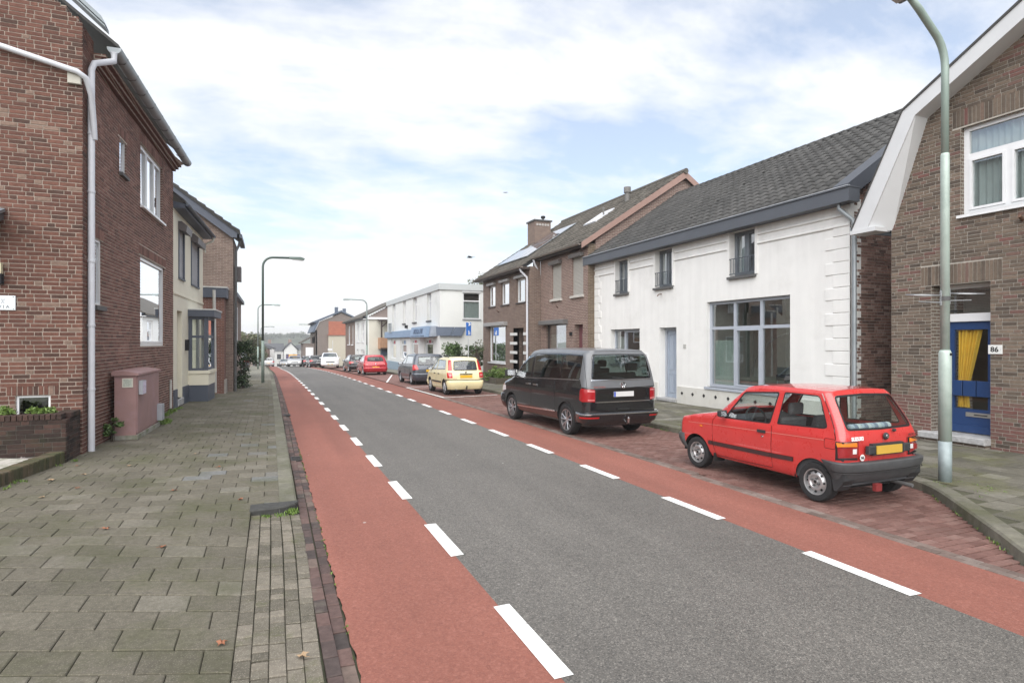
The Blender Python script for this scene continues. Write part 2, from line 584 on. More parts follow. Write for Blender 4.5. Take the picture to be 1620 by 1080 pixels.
def window(parent, F, u0, u1, z0, z1, frame=None, recess=0.1, fw=0.065, ft=0.06, mull=(), trans=(), sill=None, sillmat=None, curtain=None, cmat=None, room=1.4, glass=None, label=None, name='window', sash=None, roommat=None, single_top=False):
    """one window: frame (part) with panes, sill, curtains and the room behind as sub-parts. mull/trans: fractions; sash: list of (col,row) with a second frame"""
    frame = frame or PVC
    glass = glass or GLASS
    us = [u0 + fw] + [u0 + (u1 - u0) * m for m in mull] + [u1 - fw]
    zs = [z0 + fw] + [z0 + (z1 - z0) * m for m in trans] + [z1 - fw]
    mb = MB()
    d0, d1 = -recess - ft, -recess
    mb.fbox(F, u0 + .001, u0 + fw, z0 + .001, z1 - .001, d0, d1); mb.fbox(F, u1 - fw, u1 - .001, z0 + .001, z1 - .001, d0, d1)
    mb.fbox(F, u0 + fw, u1 - fw, z0 + .001, z0 + fw, d0, d1); mb.fbox(F, u0 + fw, u1 - fw, z1 - fw, z1 - .001, d0, d1)
    h = fw * 0.5
    for m in us[1:-1]: mb.fbox(F, m - h, m + h, z0 + fw, (zs[-2] - h) if single_top else (z1 - fw), d0, d1)
    ue = []
    for i in range(len(us) - 1):
        ue.append((us[i] + (h if i else 0), us[i + 1] - (h if i < len(us) - 2 else 0)))
    ze = []
    for i in range(len(zs) - 1):
        ze.append((zs[i] + (h if i else 0), zs[i + 1] - (h if i < len(zs) - 2 else 0)))
    for a, b in ue:
        for m in zs[1:-1]: mb.fbox(F, a - (h if single_top else 0), b + (h if single_top else 0), m - h, m + h, d0, d1 - 0.002)
    if sash:
        w = 0.045
        for (i, j) in sash:
            a, b = ue[i]; c, e = ze[j]
            mb.fbox(F, a + .002, a + w, c + .002, e - .002, d0 + .01, d1 + .012); mb.fbox(F, b - w, b - .002, c + .002, e - .002, d0 + .01, d1 + .012)
            mb.fbox(F, a + w, b - w, c + .002, c + w, d0 + .01, d1 + .012); mb.fbox(F, a + w, b - w, e - w, e - .002, d0 + .01, d1 + .012)
    w_ = mb.build(name, frame, parent)
    if label: w_['label'] = label
    for a, b in ue:
        for c, e in ze:
            if single_top and (c, e) == ze[-1]:
                if (a, b) != ue[0]: continue
                b = ue[-1][1]
            g = MB(); dd = (d0 + d1) / 2 + R.uniform(-.003, .003)
            g.add([F.p(a, c, dd), F.p(b, c, dd + R.uniform(-.004, .004)), F.p(b, e, dd + R.uniform(-.004, .004)), F.p(a, e, dd)], [(0, 1, 2, 3)])
            g.build('pane', glass, w_)
    if sill:
        s_ = MB(); s_.fbox(F, u0 - .04, u1 + .04, z0 - sill[1], z0, -recess, sill[0])
        s_.build('sill', sillmat or frame, w_)
    if room:
        r = MB(); a, b, c, e, q = u0 + .01, u1 - .01, z0 + .01, z1 - .01, d0 - 0.01
        x = 0.25
        P = [F.p(a, c, q), F.p(b, c, q), F.p(b, e, q), F.p(a, e, q), F.p(a - x, c - x, q - room), F.p(b + x, c - x, q - room), F.p(b + x, e + x, q - room), F.p(a - x, e + x, q - room)]
        r.add(P, [(0, 1, 5, 4), (1, 2, 6, 5), (2, 3, 7, 6), (3, 0, 4, 7), (4, 5, 6, 7)])
        r.build('room', roommat or ROOM, w_)
    if curtain:
        cm = MB()
        for (a, b, c, e) in curtain:
            curtain_mesh(cm, F, u0 + fw * .3 + (u1 - u0 - fw * .6) * a, u0 + fw * .3 + (u1 - u0 - fw * .6) * b, z0 + .02 + (z1 - z0 - .04) * c, z0 + .02 + (z1 - z0 - .04) * e, d0 - 0.09)
        o = cm.build('curtain', cmat or NET, w_, smooth=True)
    return w_

def roof_tiles(parent, e0, along, up, W, Ls, tw, th, mat, n_single=300, base=None, curve=0.03, lip=0.02, tonef=None):
    """pantile roof plane. e0: eave corner, along: unit vector along the eave, up: unit vector up the slope"""
    e0 = Vector(e0); A = Vector(along).normalized(); U = Vector(up).normalized()
    Nn = A.cross(U).normalized()
    if Nn.z < 0: Nn = -Nn
    nc = int(round(W / tw)); nr = int(round(Ls / th)); tw = W / nc; th = Ls / nr
    prof = [(0, 0.0), (0.16, 0.8), (0.32, 1.0), (0.5, 0.72), (0.7, 0.15), (0.86, 0.0), (1.0, 0.06)]
    ntone = 10
    meshes = []
    def tile(org, A_, U_, N_, tn, mb):
        v = []; f = []; k = len(prof)
        for (t, hh) in prof: v.append(org + A_ * (t * tw) + N_ * (hh * curve + lip))
        for (t, hh) in prof: v.append(org + A_ * (t * tw) + U_ * (th * 1.1) + N_ * (hh * curve))
        for (t, hh) in prof: v.append(org + A_ * (t * tw) + N_ * (hh * curve - 0.004))
        for i in range(k - 1):
            f.append((i, i + 1, k + i + 1, k + i)); f.append((2 * k + i, 2 * k + i + 1, i + 1, i))
        mb.add(v, f, tn)
    for i in range(ntone):
        m = MB(); tile(Vector((0, 0, 0)), Vector((1, 0, 0)), Vector((0, 1, 0)), Vector((0, 0, 1)), i / (ntone - 1), m)
        me = bpy.data.meshes.new('roof_tile'); me.from_pydata(m.v, [], m.f); me.materials.append(mat)
        a = me.attributes.new('tone', 'FLOAT', 'FACE'); a.data.foreach_set('value', m.t)
        me.polygons.foreach_set('use_smooth', [True] * len(m.f))
        meshes.append(me)
    pos = []
    for r in range(nr):
        for c in range(nc):
            o = e0 + A * (c * tw) + U * (r * th)
            q = in_view(o + U * th * .5, 6)
            pos.append((q[2] if q else 1e9, o, c, r))
    pos.sort(key=lambda t: t[0])
    mb = MB()
    A3, U3, N3 = A, U, A.cross(U)
    sgn = 1 if N3.z > 0 else -1
    for i, (dz, o, c, r) in enumerate(pos):
        tn = R.random() if not tonef else tonef(c, r)
        if i < n_single and dz < 1e8:
            ob = bpy.data.objects.new('roof_tile', meshes[int(tn * (ntone - 1) + .5)])
            if sgn > 0:
                M = Matrix(((A.x, U.x, Nn.x, o.x), (A.y, U.y, Nn.y, o.y), (A.z, U.z, Nn.z, o.z), (0, 0, 0, 1)))
            else:
                oo = o + A * tw
                M = Matrix(((-A.x, U.x, Nn.x, oo.x), (-A.y, U.y, Nn.y, oo.y), (-A.z, U.z, Nn.z, oo.z), (0, 0, 0, 1)))
            ob.matrix_world = M; COL.objects.link(ob)
            if parent: ob.parent = parent
        else:
            tile(o, A, U, Nn, tn, mb)
    if mb.f:
        x = mb.build('roof_tile_field', mat, parent, smooth=True); x['kind'] = 'stuff'
    d = MB()
    q0 = e0 - Nn * 0.02
    d.prism([q0, q0 + A * W, q0 + A * W + U * Ls, q0 + U * Ls], -Nn * 0.12)
    d.build('roof_deck', base or DARK, parent)

def downpipe(parent, pts, r=0.045, mat=None, clamps=(), name='downpipe'):
    mb = MB(); mb.tube(pts, r, 12)
    o = mb.build(name, mat or GREYPVC, parent, smooth=True)
    smooth_by_angle(o, 50)
    for z in clamps:
        c = MB(); p = None
        for a, b in zip(pts[:-1], pts[1:]):
            za, zb = sorted((a[2], b[2]))
            if za <= z <= zb and zb - za > 1e-3:
                k = (z - a[2]) / (b[2] - a[2]); p = tuple(a[i] + (b[i] - a[i]) * k for i in range(3))
        if p:
            c.tube([(p[0], p[1], z - .018), (p[0], p[1], z + .018)], r * 1.15, 12); c.build('pipe_clamp', mat or GREYPVC, o)
    return o

def gutter(parent, p0, p1, n, r=0.065, mat=None):
    """half-round gutter from p0 to p1; n: outward horizontal normal"""
    p0, p1 = Vector(p0), Vector(p1); n = Vector((n[0], n[1], 0)).normalized()
    mb = MB(); v = []; f = []; k = 9
    for p in (p0, p1):
        for i in range(k):
            a = math.pi * i / (k - 1)
            v.append(p + n * (-math.cos(a) * r) + Vector((0, 0, -math.sin(a) * r)))
    for i in range(k - 1): f.append((i, i + 1, k + i + 1, k + i))
    f.append(tuple(range(k))); f.append(tuple(range(k, 2 * k))[::-1])
    mb.add(v, f)
    o = mb.build('gutter', mat or ZINC, parent, smooth=True); smooth_by_angle(o, 50)
    return o

def text(name, body, size, M, mat, parent, depth=0.002, align='CENTER', bold=0.0, shear=0.0, spacing=1.0, xscale=1.0):
    cu = bpy.data.curves.new(name, 'FONT')
    cu.body = body; cu.size = size; cu.align_x = align; cu.align_y = 'CENTER'; cu.extrude = depth; cu.offset = bold; cu.shear = shear; cu.space_character = spacing
    cu.resolution_u = 3
    cu.materials.append(mat)
    tmp = bpy.data.objects.new(name + '_curve', cu)
    me = bpy.data.meshes.new_from_object(tmp)
    bpy.data.objects.remove(tmp); bpy.data.curves.remove(cu)
    if not me.materials: me.materials.append(mat)
    me.transform(Matrix.Diagonal((xscale, 1, 1, 1)))
    o = bpy.data.objects.new(name, me)
    COL.objects.link(o)
    if parent:
        o.parent = parent
    o.matrix_world = M
    return o
def face_matrix(F, u, z, d, flip=False):
    """matrix whose local X runs along the reader's right on facade F, Y up, Z outwards"""
    n = Vector((F.n.x, F.n.y, 0)); up = Vector((0, 0, 1)); x = up.cross(n)
    p = F.p(u, z, d)
    return Matrix(((x.x, up.x, n.x, p[0]), (x.y, up.y, n.y, p[1]), (x.z, up.z, n.z, p[2]), (0, 0, 0, 1)))
# ================================================================ GROUND
def strip(name, lat0, lat1, s0, s1, dz, mat, step=1.0, parent=None, kind='structure', z0=None, z1=None, nlat=1):
    """sheet along the street between two offsets; z0/z1 heights at both edges"""
    mb = MB(); n = max(1, int((s1 - s0) / step)); v = []; f = []
    a0 = dz if z0 is None else z0; a1 = dz if z1 is None else z1
    for i in range(n + 1):
        s = s0 + (s1 - s0) * i / n
        for k in range(nlat + 1):
            t = k / nlat
            la = (lat0(s) if callable(lat0) else lat0); lb = (lat1(s) if callable(lat1) else lat1)
            v.append((la + (lb - la) * t + bend(s), s, zroad(s) + a0 + (a1 - a0) * t))
    w = nlat + 1
    for i in range(n):
        for k in range(nlat):
            f.append((i * w + k, i * w + k + 1, (i + 1) * w + k + 1, (i + 1) * w + k))
    mb.add(v, f)
    o = mb.build(name, mat, parent)
    if not parent: o['kind'] = kind
    return o

def asphalt_mat(name, base, dark, light, sc1=150.0, speck=0.55, rough=0.8, wear=None, fine=0.55):
    m, t, b = _nodes(name)
    b.inputs['Specular IOR Level'].default_value = 0.5
    g = t.nodes.new('ShaderNodeNewGeometry')
    v = t.nodes.new('ShaderNodeTexVoronoi'); v.inputs['Scale'].default_value = sc1; t.links.new(g.outputs['Position'], v.inputs['Vector'])
    sepc = t.nodes.new('ShaderNodeSeparateColor'); t.links.new(v.outputs['Color'], sepc.inputs[0])
    c = rampnode(t, sepc.outputs[0], [(0.0, dark), (0.45, base), (0.8, base), (1.0, light)])
    v2 = t.nodes.new('ShaderNodeTexVoronoi'); v2.inputs['Scale'].default_value = sc1 * 0.37; t.links.new(g.outputs['Position'], v2.inputs['Vector'])
    s2 = t.nodes.new('ShaderNodeSeparateColor'); t.links.new(v2.outputs['Color'], s2.inputs[0])
    c2 = rampnode(t, s2.outputs[1], [(0.0, dark), (0.4, base), (0.75, base), (1.0, light)])
    c = mixcol(t, fine, c2, c)
    n = pos_noise(t, 0.55, 6, 0.62)
    f = rampnode(t, n.outputs['Fac'], [(0.3, 0.9), (0.7, 1.08)])
    c = mixcol(t, 1.0, c, f, 'MULTIPLY')
    # long streaks of wear along the driving direction
    mp = t.nodes.new('ShaderNodeMapping'); mp.inputs['Scale'].default_value = (2.3, 0.12, 1); t.links.new(g.outputs['Position'], mp.inputs[0])
    n4 = t.nodes.new('ShaderNodeTexNoise'); n4.inputs['Scale'].default_value = 1.0; n4.inputs['Detail'].default_value = 5; t.links.new(mp.outputs[0], n4.inputs[0])
    f4 = rampnode(t, n4.outputs['Fac'], [(0.3, 0.9), (0.7, 1.1)])
    c = mixcol(t, 1.0, c, f4, 'MULTIPLY')
    # small pale spots (gum, droppings)
    v5 = t.nodes.new('ShaderNodeTexVoronoi'); v5.inputs['Scale'].default_value = 1.4; v5.inputs['Randomness'].default_value = 1.0; t.links.new(g.outputs['Position'], v5.inputs['Vector'])
    f5 = rampnode(t, v5.outputs['Distance'], [(0.018, 0.75), (0.03, 0.0)])
    c = mixcol(t, f5, c, (0.5, 0.48, 0.45))
    t.links.new(c, b.inputs['Base Color'])
    rn = rampnode(t, sepc.outputs[1], [(0, rough - 0.12), (1, min(1, rough + 0.12))])
    t.links.new(rn, b.inputs['Roughness'])
    h = mathn(t, 'ADD', v.outputs['Distance'], mathn(t, 'MULTIPLY', v2.outputs['Distance'], 0.6))
    bump(t, b, h, speck, 0.004)
    MATS[name] = m
    return m

ASPH = asphalt_mat('asphalt', (0.12, 0.111, 0.099), (0.05, 0.047, 0.043), (0.255, 0.236, 0.21), 125.0, 0.5, rough=.68, fine=.8)
REDA = asphalt_mat('red_asphalt', (0.238, 0.087, 0.062), (0.178, 0.063, 0.046), (0.31, 0.13, 0.098), 130.0, 0.35, 0.85)
SAND = plain('joint_sand', (0.055, 0.058, 0.034), 0.95, var=0.35, scale=8, bmp=0.4)
EARTH = plain('earth', (0.1, 0.105, 0.07), 0.95, var=0.3, scale=0.6)
WHITEP = plain('road_paint', (0.8, 0.8, 0.78), 0.6, var=0.08, scale=14, dirt=(0.3, 0.29, 0.28), dirt_scale=11, dirt_pos=(0.56, 0.7), bmp=0.3, bscale=200)
SLAB = toned('paving_slab', [(0.0, (0.1, 0.09, 0.068)), (0.35, (0.116, 0.105, 0.08)), (0.7, (0.132, 0.119, 0.092)), (0.9, (0.16, 0.147, 0.118)), (0.96, (0.14, 0.142, 0.138)), (1.0, (0.165, 0.168, 0.166))],
             0.85, 0.3, 22, 0.8, 90, moss=(0.062, 0.068, 0.026), moss_scale=0.9, moss_pos=(0.46, 0.74), speck=((0.4, 0.37, 0.31), 75.0, 0.36, 0.45))
SLABR = toned('paving_slab_right', [(0.0, (0.1, 0.095, 0.075)), (0.4, (0.128, 0.12, 0.096)), (0.85, (0.152, 0.143, 0.116)), (1.0, (0.22, 0.21, 0.18))],
              0.85, 0.25, 9, 0.5, 120, moss=(0.12, 0.125, 0.045), moss_scale=1.1, moss_pos=(0.48, 0.78), speck=((0.45, 0.44, 0.38), 100.0, 0.3, 0.35))
KLINK = toned('concrete_klinker', [(0.0, (0.1, 0.09, 0.07)), (0.5, (0.145, 0.13, 0.102)), (1.0, (0.19, 0.168, 0.135))], 0.85, 0.25, 20, 0.6, 160,
              moss=(0.07, 0.085, 0.02), moss_scale=2.2, moss_pos=(0.55, 0.75), speck=((0.5, 0.46, 0.38), 85.0, 0.36, 0.6))
GUTB = toned('gutter_brick', [(0.0, (0.055, 0.045, 0.042)), (0.4, (0.095, 0.064, 0.058)), (0.8, (0.125, 0.078, 0.068)), (1.0, (0.145, 0.11, 0.092))], 0.8, 0.3, 20, 0.5, 150,
             moss=(0.19, 0.175, 0.14), moss_scale=1.7, moss_pos=(0.55, 0.75))
PARKB = toned('parking_brick', [(0.0, (0.105, 0.054, 0.045)), (0.3, (0.145, 0.076, 0.064)), (0.7, (0.185, 0.102, 0.086)), (1.0, (0.225, 0.145, 0.125))], 0.75, 0.25, 16, 0.5, 150,
              moss=(0.19, 0.14, 0.12), moss_scale=0.7, moss_pos=(0.55, 0.9))
EDGEB = toned('edge_brick', [(0.0, (0.12, 0.09, 0.077)), (0.5, (0.165, 0.122, 0.105)), (1.0, (0.21, 0.17, 0.15))], 0.85, 0.25, 16, 0.4, 150)
KERBM = toned('kerb_concrete', [(0.0, (0.13, 0.125, 0.098)), (1.0, (0.185, 0.176, 0.14))], 0.85, 0.3, 9, 0.5, 140, moss=(0.08, 0.085, 0.04), moss_scale=1.6, moss_pos=(0.45, 0.75), speck=((0.4, 0.38, 0.33), 120.0, 0.3, 0.4))
KERBD = plain('dark_kerb_end', (0.045, 0.045, 0.042), 0.85, var=0.35, scale=18, bmp=0.5)

# one sheet to the horizon
mb = MB(); ys = [-80, -20, 0, 10, 20, 30, 40, 50, 60, 75, 90, 110, 130, 150, 180, 220, 270, 330, 400, 520, 700, 900]
xs = [-700, -350, -150, -60, -25, -12, -6, 0, 6, 12, 25, 60, 150, 350, 700]
v = [(x, y, zroad(y) - 0.09) for y in ys for x in xs]; w = len(xs)
mb.add(v, [(j * w + i, j * w + i + 1, (j + 1) * w + i + 1, (j + 1) * w + i) for j in range(len(ys) - 1) for i in range(w - 1)])
mb.build('ground', EARTH)['kind'] = 'structure'

road = strip('road', 1.6, 4.74, -6, 150, 0.0, ASPH, 1.0)
strip('cycle_lane', lambda s: 0.492 + 0.007 * math.sin(8.7 * s) + 0.006 * math.sin(23 * s + 1) + 0.004 * math.sin(51 * s), 1.6, -2, 24, 0.0, REDA, 0.06)
strip('cycle_lane_far', 0.49, 1.6, 24, 150, 0.0, REDA, 1.0)
strip('cycle_lane_right', 4.74, lambda s: 5.82 if s < 7 else 5.9, -6, 150, 0.0, REDA, 1.0)
strip('far_road', -3.0, 9.0, 150, 330, -0.02, ASPH, 6.0)
# dashes of the cycle lane lines, each a piece of the road
for lat, w_, ph in ((1.555, 0.13, 3.10), (4.665, 0.13, 3.04)):
    s = ph - 2.165 * 2
    while s < 120:
        m_ = MB(); ja, jb = R.uniform(-.012, .012), R.uniform(-.012, .012)
        L_ = 1.03
        n = 2
        v = []
        for i in range(n + 1):
            q = s + L_ * i / n
            v += [(lat + bend(q), q + (ja if i == 0 else 0), zroad(q) + .004), (lat + w_ + bend(q), q + (jb if i == n else 0), zroad(q) + .004)]
        m_.add(v, [(0, 1, 3, 2), (2, 3, 5, 4)])
        m_.build('lane_dash', WHITEP, road)
        s += 2.165
# parking bay lines
def flat_line(pts, w_, dz, name, mat, parent=None, kind=None):
    m_ = MB(); P = [Vector((p[0], p[1])) for p in pts]; v = []
    for i, p in enumerate(P):
        a = P[max(0, i - 1)]; b = P[min(len(P) - 1, i + 1)]; d = (b - a).normalized(); n = Vector((-d.y, d.x)) * w_ / 2
        for q in (p + n, p - n): v.append((q.x, q.y, zroad(q.y) + dz))
    m_.add(v, [(2 * i, 2 * i + 1, 2 * i + 3, 2 * i + 2) for i in range(len(P) - 1)])
    o = m_.build(name, mat, parent)
    return o
# ---- left gutter, driveway of small setts, pavement of slabs
base_l = strip('pavement', -9.0, -0.24, 0.5, 7.3, 0, SAND, 0.5, z0=0.15, z1=-0.01)
strip('pavement_bed_near', -6.0, 0.12, 7.3, 12.0, 0, SAND, 0.5, z0=0.15, z1=0.055)
strip('pavement_bed', -5.0, 0.12, 12.0, 60, 0, SAND, 1.0, z0=0.13, z1=0.055)

def zpave_l(lat, s):
    e = 0.03 + 0.068 * min(1.0, max(0.0, (s - 6.0) / 1.5))
    return zroad(s) + e + (0.1 - lat) * (0.02 + (0.098 - e) * 0.35)
def quad_piece(corners, top, bot, tone, mb, c=0.006, jit=0.002, rnd=R):
    """paver with chamfered upper edges. corners: 4 (x,y) in order"""
    cx = sum(p[0] for p in corners) / 4; cy = sum(p[1] for p in corners) / 4
    tl = [top[i] + rnd.uniform(-jit, jit) for i in range(4)]
    v = [(p[0], p[1], bot) for p in corners] + [(p[0], p[1], tl[i] - c) for i, p in enumerate(corners)]
    for i, p in enumerate(corners):
        dx, dy = cx - p[0], cy - p[1]; l = math.hypot(dx, dy) or 1
        v.append((p[0] + dx / l * c * 1.4, p[1] + dy / l * c * 1.4, tl[i]))
    f = []
    for k in range(4):
        j = (k + 1) % 4
        f += [(k, j, j + 4, k + 4), (k + 4, j + 4, j + 8, k + 8)]
    f.append((8, 9, 10, 11))
    mb.add(v, f, tone)
def lay_quads(parent, name, items, mat, n_single=300, c=0.006, jit=0.002):
    sc_ = []
    for i, (cs, top, tone) in enumerate(items):
        q = in_view((sum(p[0] for p in cs) / 4, sum(p[1] for p in cs) / 4, top[0]), 30)
        if q: sc_.append((q[2], i))
    sc_.sort(); single = set(i for _, i in sc_[:n_single])
    rest = MB()
    for i, (cs, top, tone) in enumerate(items):
        if i in single:
            m_ = MB(); quad_piece(cs, top, min(top) - 0.06, tone, m_, c, jit); m_.build(name, mat, parent)
        else:
            quad_piece(cs, top, min(top) - 0.06, tone, rest, c, jit)
    if rest.f: rest.build(name + '_field', mat, parent)['kind'] = 'stuff'

items = []
rows = []
s = 1.8; j = 0
while s < 36:
    k = 0.30 if s < 6.2 else max(0.03, 0.30 - (s - 6.2) * 0.085)
    rows.append((s, k)); s += 0.29 if s < 9 else 0.305
def frow(j, lat): return rows[j][0] + rows[j][1] * (-0.22 - lat)
def left_limit(s):
    if s < 8.5: return -5.0
    if s < 11.5: return -3.4
    return -2.93 + 0.045 * max(0, s - 12.6) if s < 24.8 else -2.2
for j in range(len(rows) - 1):
    sm = rows[j][0]
    inner = -0.221 if sm < 7.25 else 0.095 + bend(sm)
    wd = 0.352 if sm < 9.5 else 0.31
    off = (j % 2) * wd / 2
    b = inner; first = True
    while b > left_limit(sm) - 0.3:
        a = b - (wd if not first or off == 0 else wd / 2)
        if b - a < 0.1: a = b - wd
        first = False
        g = 0.0028
        gs = 0.0065
        cs = [(a + g, frow(j, a) + gs), (b - g, frow(j, b) + gs * R.uniform(.6, 1.3)), (b - g, frow(j + 1, b) - gs), (a + g, frow(j + 1, a) - gs * R.uniform(.6, 1.3))]
        tn = R.uniform(0.05, 0.72)
        if sm > 9 and inner - b < 0.7 and R.random() < 0.12: tn = R.uniform(0.88, 0.98)
        if 7.3 < sm < 11 and inner - b < 1.0 and R.random() < 0.2: tn = R.uniform(0.88, 0.98)
        if R.random() < 0.06: tn = R.uniform(0.78, 0.9)
        ex = R.uniform(-.003, .003)
        top = [zpave_l(p[0], p[1]) + ex for p in cs]
        items.append((cs, top, tn))
        b = a
lay_quads(base_l, 'paving_slab', items, SLAB, 300, 0.006, 0.002)
strip('pavement_far', lambda s: -3.6, lambda s: 0.09, 36, 110, 0, bricktex('far_slabs', (0.24, 0.23, 0.19), (0.2, 0.19, 0.155), (0.1, 0.1, 0.07), 0.32, 0.3, 0.012, horizontal=True), 1.5, z0=0.16, z1=0.1)

def zdrive(lat): return 0.006 + max(0.0, (0.3 - lat)) * 0.06
items = []
for ci in range(5):
    a = -0.222 + ci * 0.1045; b = a + 0.1045
    s = 1.6 + R.uniform(0, .2)
    while s < 7.22:
        ln = R.choice([0.1, 0.205, 0.205, 0.105]) if ci > 0 else R.choice([0.1, 0.205])
        e = min(s + ln, 7.25)
        w1 = 0.003 * ci * math.sin(s * 1.3); w2 = 0.003 * ci * math.sin(e * 1.3)
        cs = [(a + .003 + w1, s + .0065), (b - .003 + w1, s + .0065), (b - .003 + w2, e - .0065), (a + .003 + w2, e - .0065)]
        ex = R.uniform(-.004, .004)
        items.append((cs, [zdrive(p[0]) + ex for p in cs], R.random()))
        s = e
drive = strip('driveway', -0.24, 0.3, -1, 7.3, 0, SAND, 0.5, z0=0.008, z1=-0.014)
lay_quads(drive, 'sett', items, KLINK, 300, 0.006, 0.0025)
items = []
for ci in range(2):
    s = 1.6 + ci * .1
    while s < 48:
        e = s + R.uniform(0.215, 0.24)
        a = 0.302 + ci * 0.096; b = a + 0.096
        bd = bend(s)
        wv = 0.008 * math.sin(s * .9 + ci)
        cs = [(a + bd + wv + .003, s + .004), (b + bd + wv - .003, s + .004), (b + bd + wv - .003, e - .004), (a + bd + wv + .003, e - .004)]
        ex = R.uniform(-.004, .003)
        items.append((cs, [zroad(p[1]) - 0.004 + ex + (0.012 if ci == 0 else -.004) for p in cs], R.random()))
        s = e
gut = strip('gutter', 0.298, 0.5, -1, 60, 0, SAND, 1.0, z0=-0.02, z1=-0.02)
lay_quads(gut, 'gutter_brick', items, GUTB, 300, 0.005, 0.0025)
# cast-iron gully grates in the gutter
IRON = plain('cast_iron', (0.05, 0.045, 0.042), .6, .5, var=.2, scale=20)
for gs_, lab in ((10.6, 'cast-iron gully grate in the left gutter nearest the dark kerb end'), (17.4, 'cast-iron gully grate further along the left gutter')):
    gg = thing('gully_grate', lab, 'drain', 'gully grates in the left gutter')
    m_ = MB(); m_.box(.305, .485, gs_, gs_ + .03, -.03, zroad(gs_) + .014); m_.box(.305, .485, gs_ + .33, gs_ + .36, -.03, zroad(gs_) + .014); m_.box(.305, .325, gs_ + .03, gs_ + .33, -.03, zroad(gs_) + .014); m_.box(.465, .485, gs_ + .03, gs_ + .33, -.03, zroad(gs_) + .014); m_.build('frame', IRON, gg)
    for q_ in range(6):
        m_ = MB(); m_.box(.325, .465, gs_ + .05 + q_ * .047, gs_ + .073 + q_ * .047, -.03, zroad(gs_) + .012); m_.build('bar', IRON, gg)
# kerb stones left
kerb = empty('kerb'); kerb['kind'] = 'structure'
s = 7.5
while s < 75:
    e = s + 0.998; m_ = MB()
    tn = R.random()
    v = []
    for q in (s + .004, e):
        bd = bend(q); z = zroad(q)
        v += [(0.09 + bd, q, z - .1), (0.09 + bd, q, z + .098), (0.262 + bd, q, z + .1), (0.285 + bd, q, z + .088), (0.298 + bd, q, z - .1)]
    m_.add(v, [(0, 1, 6, 5), (1, 2, 7, 6), (2, 3, 8, 7), (3, 4, 9, 8), (0, 1, 2, 3, 4)[::-1], (5, 6, 7, 8, 9)], tn)
    m_.build('kerb_stone', KERBM, kerb)
    s += 1.0
m_ = MB()     # dark rounded end stone across the dropped kerb
pl = [(-0.235, 7.24), (-0.1, 7.235), (0.05, 7.245), (0.17, 7.285), (0.255, 7.35), (0.292, 7.43), (0.296, 7.495), (-0.235, 7.495)]
tops = [0.1, 0.1, 0.1, 0.1, 0.098, 0.096, 0.096, 0.1]
n = len(pl); v = [(p[0], p[1], -0.03) for p in pl] + [(p[0], p[1], 0.085) for p in pl] + [(p[0] * .97, 7.4 + (p[1] - 7.4) * .88, 0.1) for p in pl]
f = [tuple(range(2 * n, 3 * n))]
for i in range(n):
    k = (i + 1) % n; f += [(i, k, n + k, n + i), (n + i, n + k, 2 * n + k, 2 * n + i)]
m_.add(v, f); m_.build('kerb_end_stone', KERBD, kerb)

# ---- right side: brick parking bay, kerb, pavement
def kerb_lat(s):
    P = [(-3, 5.86), (1.6, 5.86), (2.5, 5.95), (3.09, 6.27), (3.5, 6.68), (3.98, 7.13), (4.5, 7.62), (4.9, 7.98), (5.2, 8.17), (5.51, 8.28), (6.2, 8.35), (8, 8.38), (14, 8.42), (20, 8.55), (46, 8.25), (80, 8.0)]
    for (a, b), (c, d) in zip(P[:-1], P[1:]):
        if a <= s <= c: return b + (d - b) * (s - a) / (c - a)
    return P[-1][1]
park = strip('parking_bay', lambda s: 5.82, lambda s: kerb_lat(s) + .05, 2.0, 26, -0.03, SAND, 0.4)
strip('parking_bay_far', lambda s: 5.9 - bend(s), lambda s: kerb_lat(s) + .02 - bend(s), 26, 80, 0.0, bricktex('far_bay', (0.22, 0.115, 0.095), (0.27, 0.15, 0.13), (0.1, 0.07, 0.06), 0.21, 0.105, 0.012, horizontal=True), 1.0)
items = []
def inner_lat(s): return 6.02 if s < 7 else 6.1
j = 0; s = 2.3
while s < 26:
    a = inner_lat(s); lim = kerb_lat(s + .05)
    u = a - (0.1 if j % 2 else 0.0)
    sk = 0.0
    while u < lim - 0.02:
        e = min(u + 0.207, lim)
        u0_ = max(u, a)
        if e - u0_ > 0.03:
            cs = [(u0_ + .005, s + .006), (e - .005, s + .006), (e - .005, s + .099), (u0_ + .005, s + .099)]
            ex = R.uniform(-.003, .003)
            dip = -0.012 * math.exp(-((u - 7.0) ** 2) * 1.5)
            items.append((cs, [zroad(p[1]) + 0.0 + ex + dip for p in cs], .5 + R.uniform(-.32, .36)))
        u += 0.207
    s += 0.105; j += 1
lay_quads(park, 'parking_brick', items, PARKB, 300, 0.004, 0.0015)
items = []
for ci in range(2):
    s = 1.5 + ci * .1
    while s < 26:
        e = s + 0.207
        a = (5.82 if s < 7 else 5.9) + ci * 0.098; b = a + 0.098
        cs = [(a + .003, s + .003), (b - .003, s + .003), (b - .003, e - .003), (a + .003, e - .003)]
        ex = R.uniform(-.003, .003)
        items.append((cs, [zroad(p[1]) + 0.002 + ex for p in cs], R.random()))
        s = e
edge = strip('parking_edge', 5.81, 6.1, 1.0, 26, -0.035, SAND, 1.0)
lay_quads(edge, 'edge_brick', items, EDGEB, 300, 0.004, 0.0015)
for pts in ([(5.9, 27.4), (6.0, 21.2)], [(6.0, 21.25), (8.3, 21.62)], [(5.85, 32.2), (7.9, 41.5)], [(5.95, 27.4), (7.6, 27.9)]):
    flat_line([(pts[0][0] + (pts[1][0] - pts[0][0]) * i / 6, pts[0][1] + (pts[1][1] - pts[0][1]) * i / 6) for i in range(7)], 0.1, 0.014, 'bay_line', WHITEP, park)
kerb_r = empty('kerb_right'); kerb_r['kind'] = 'structure'
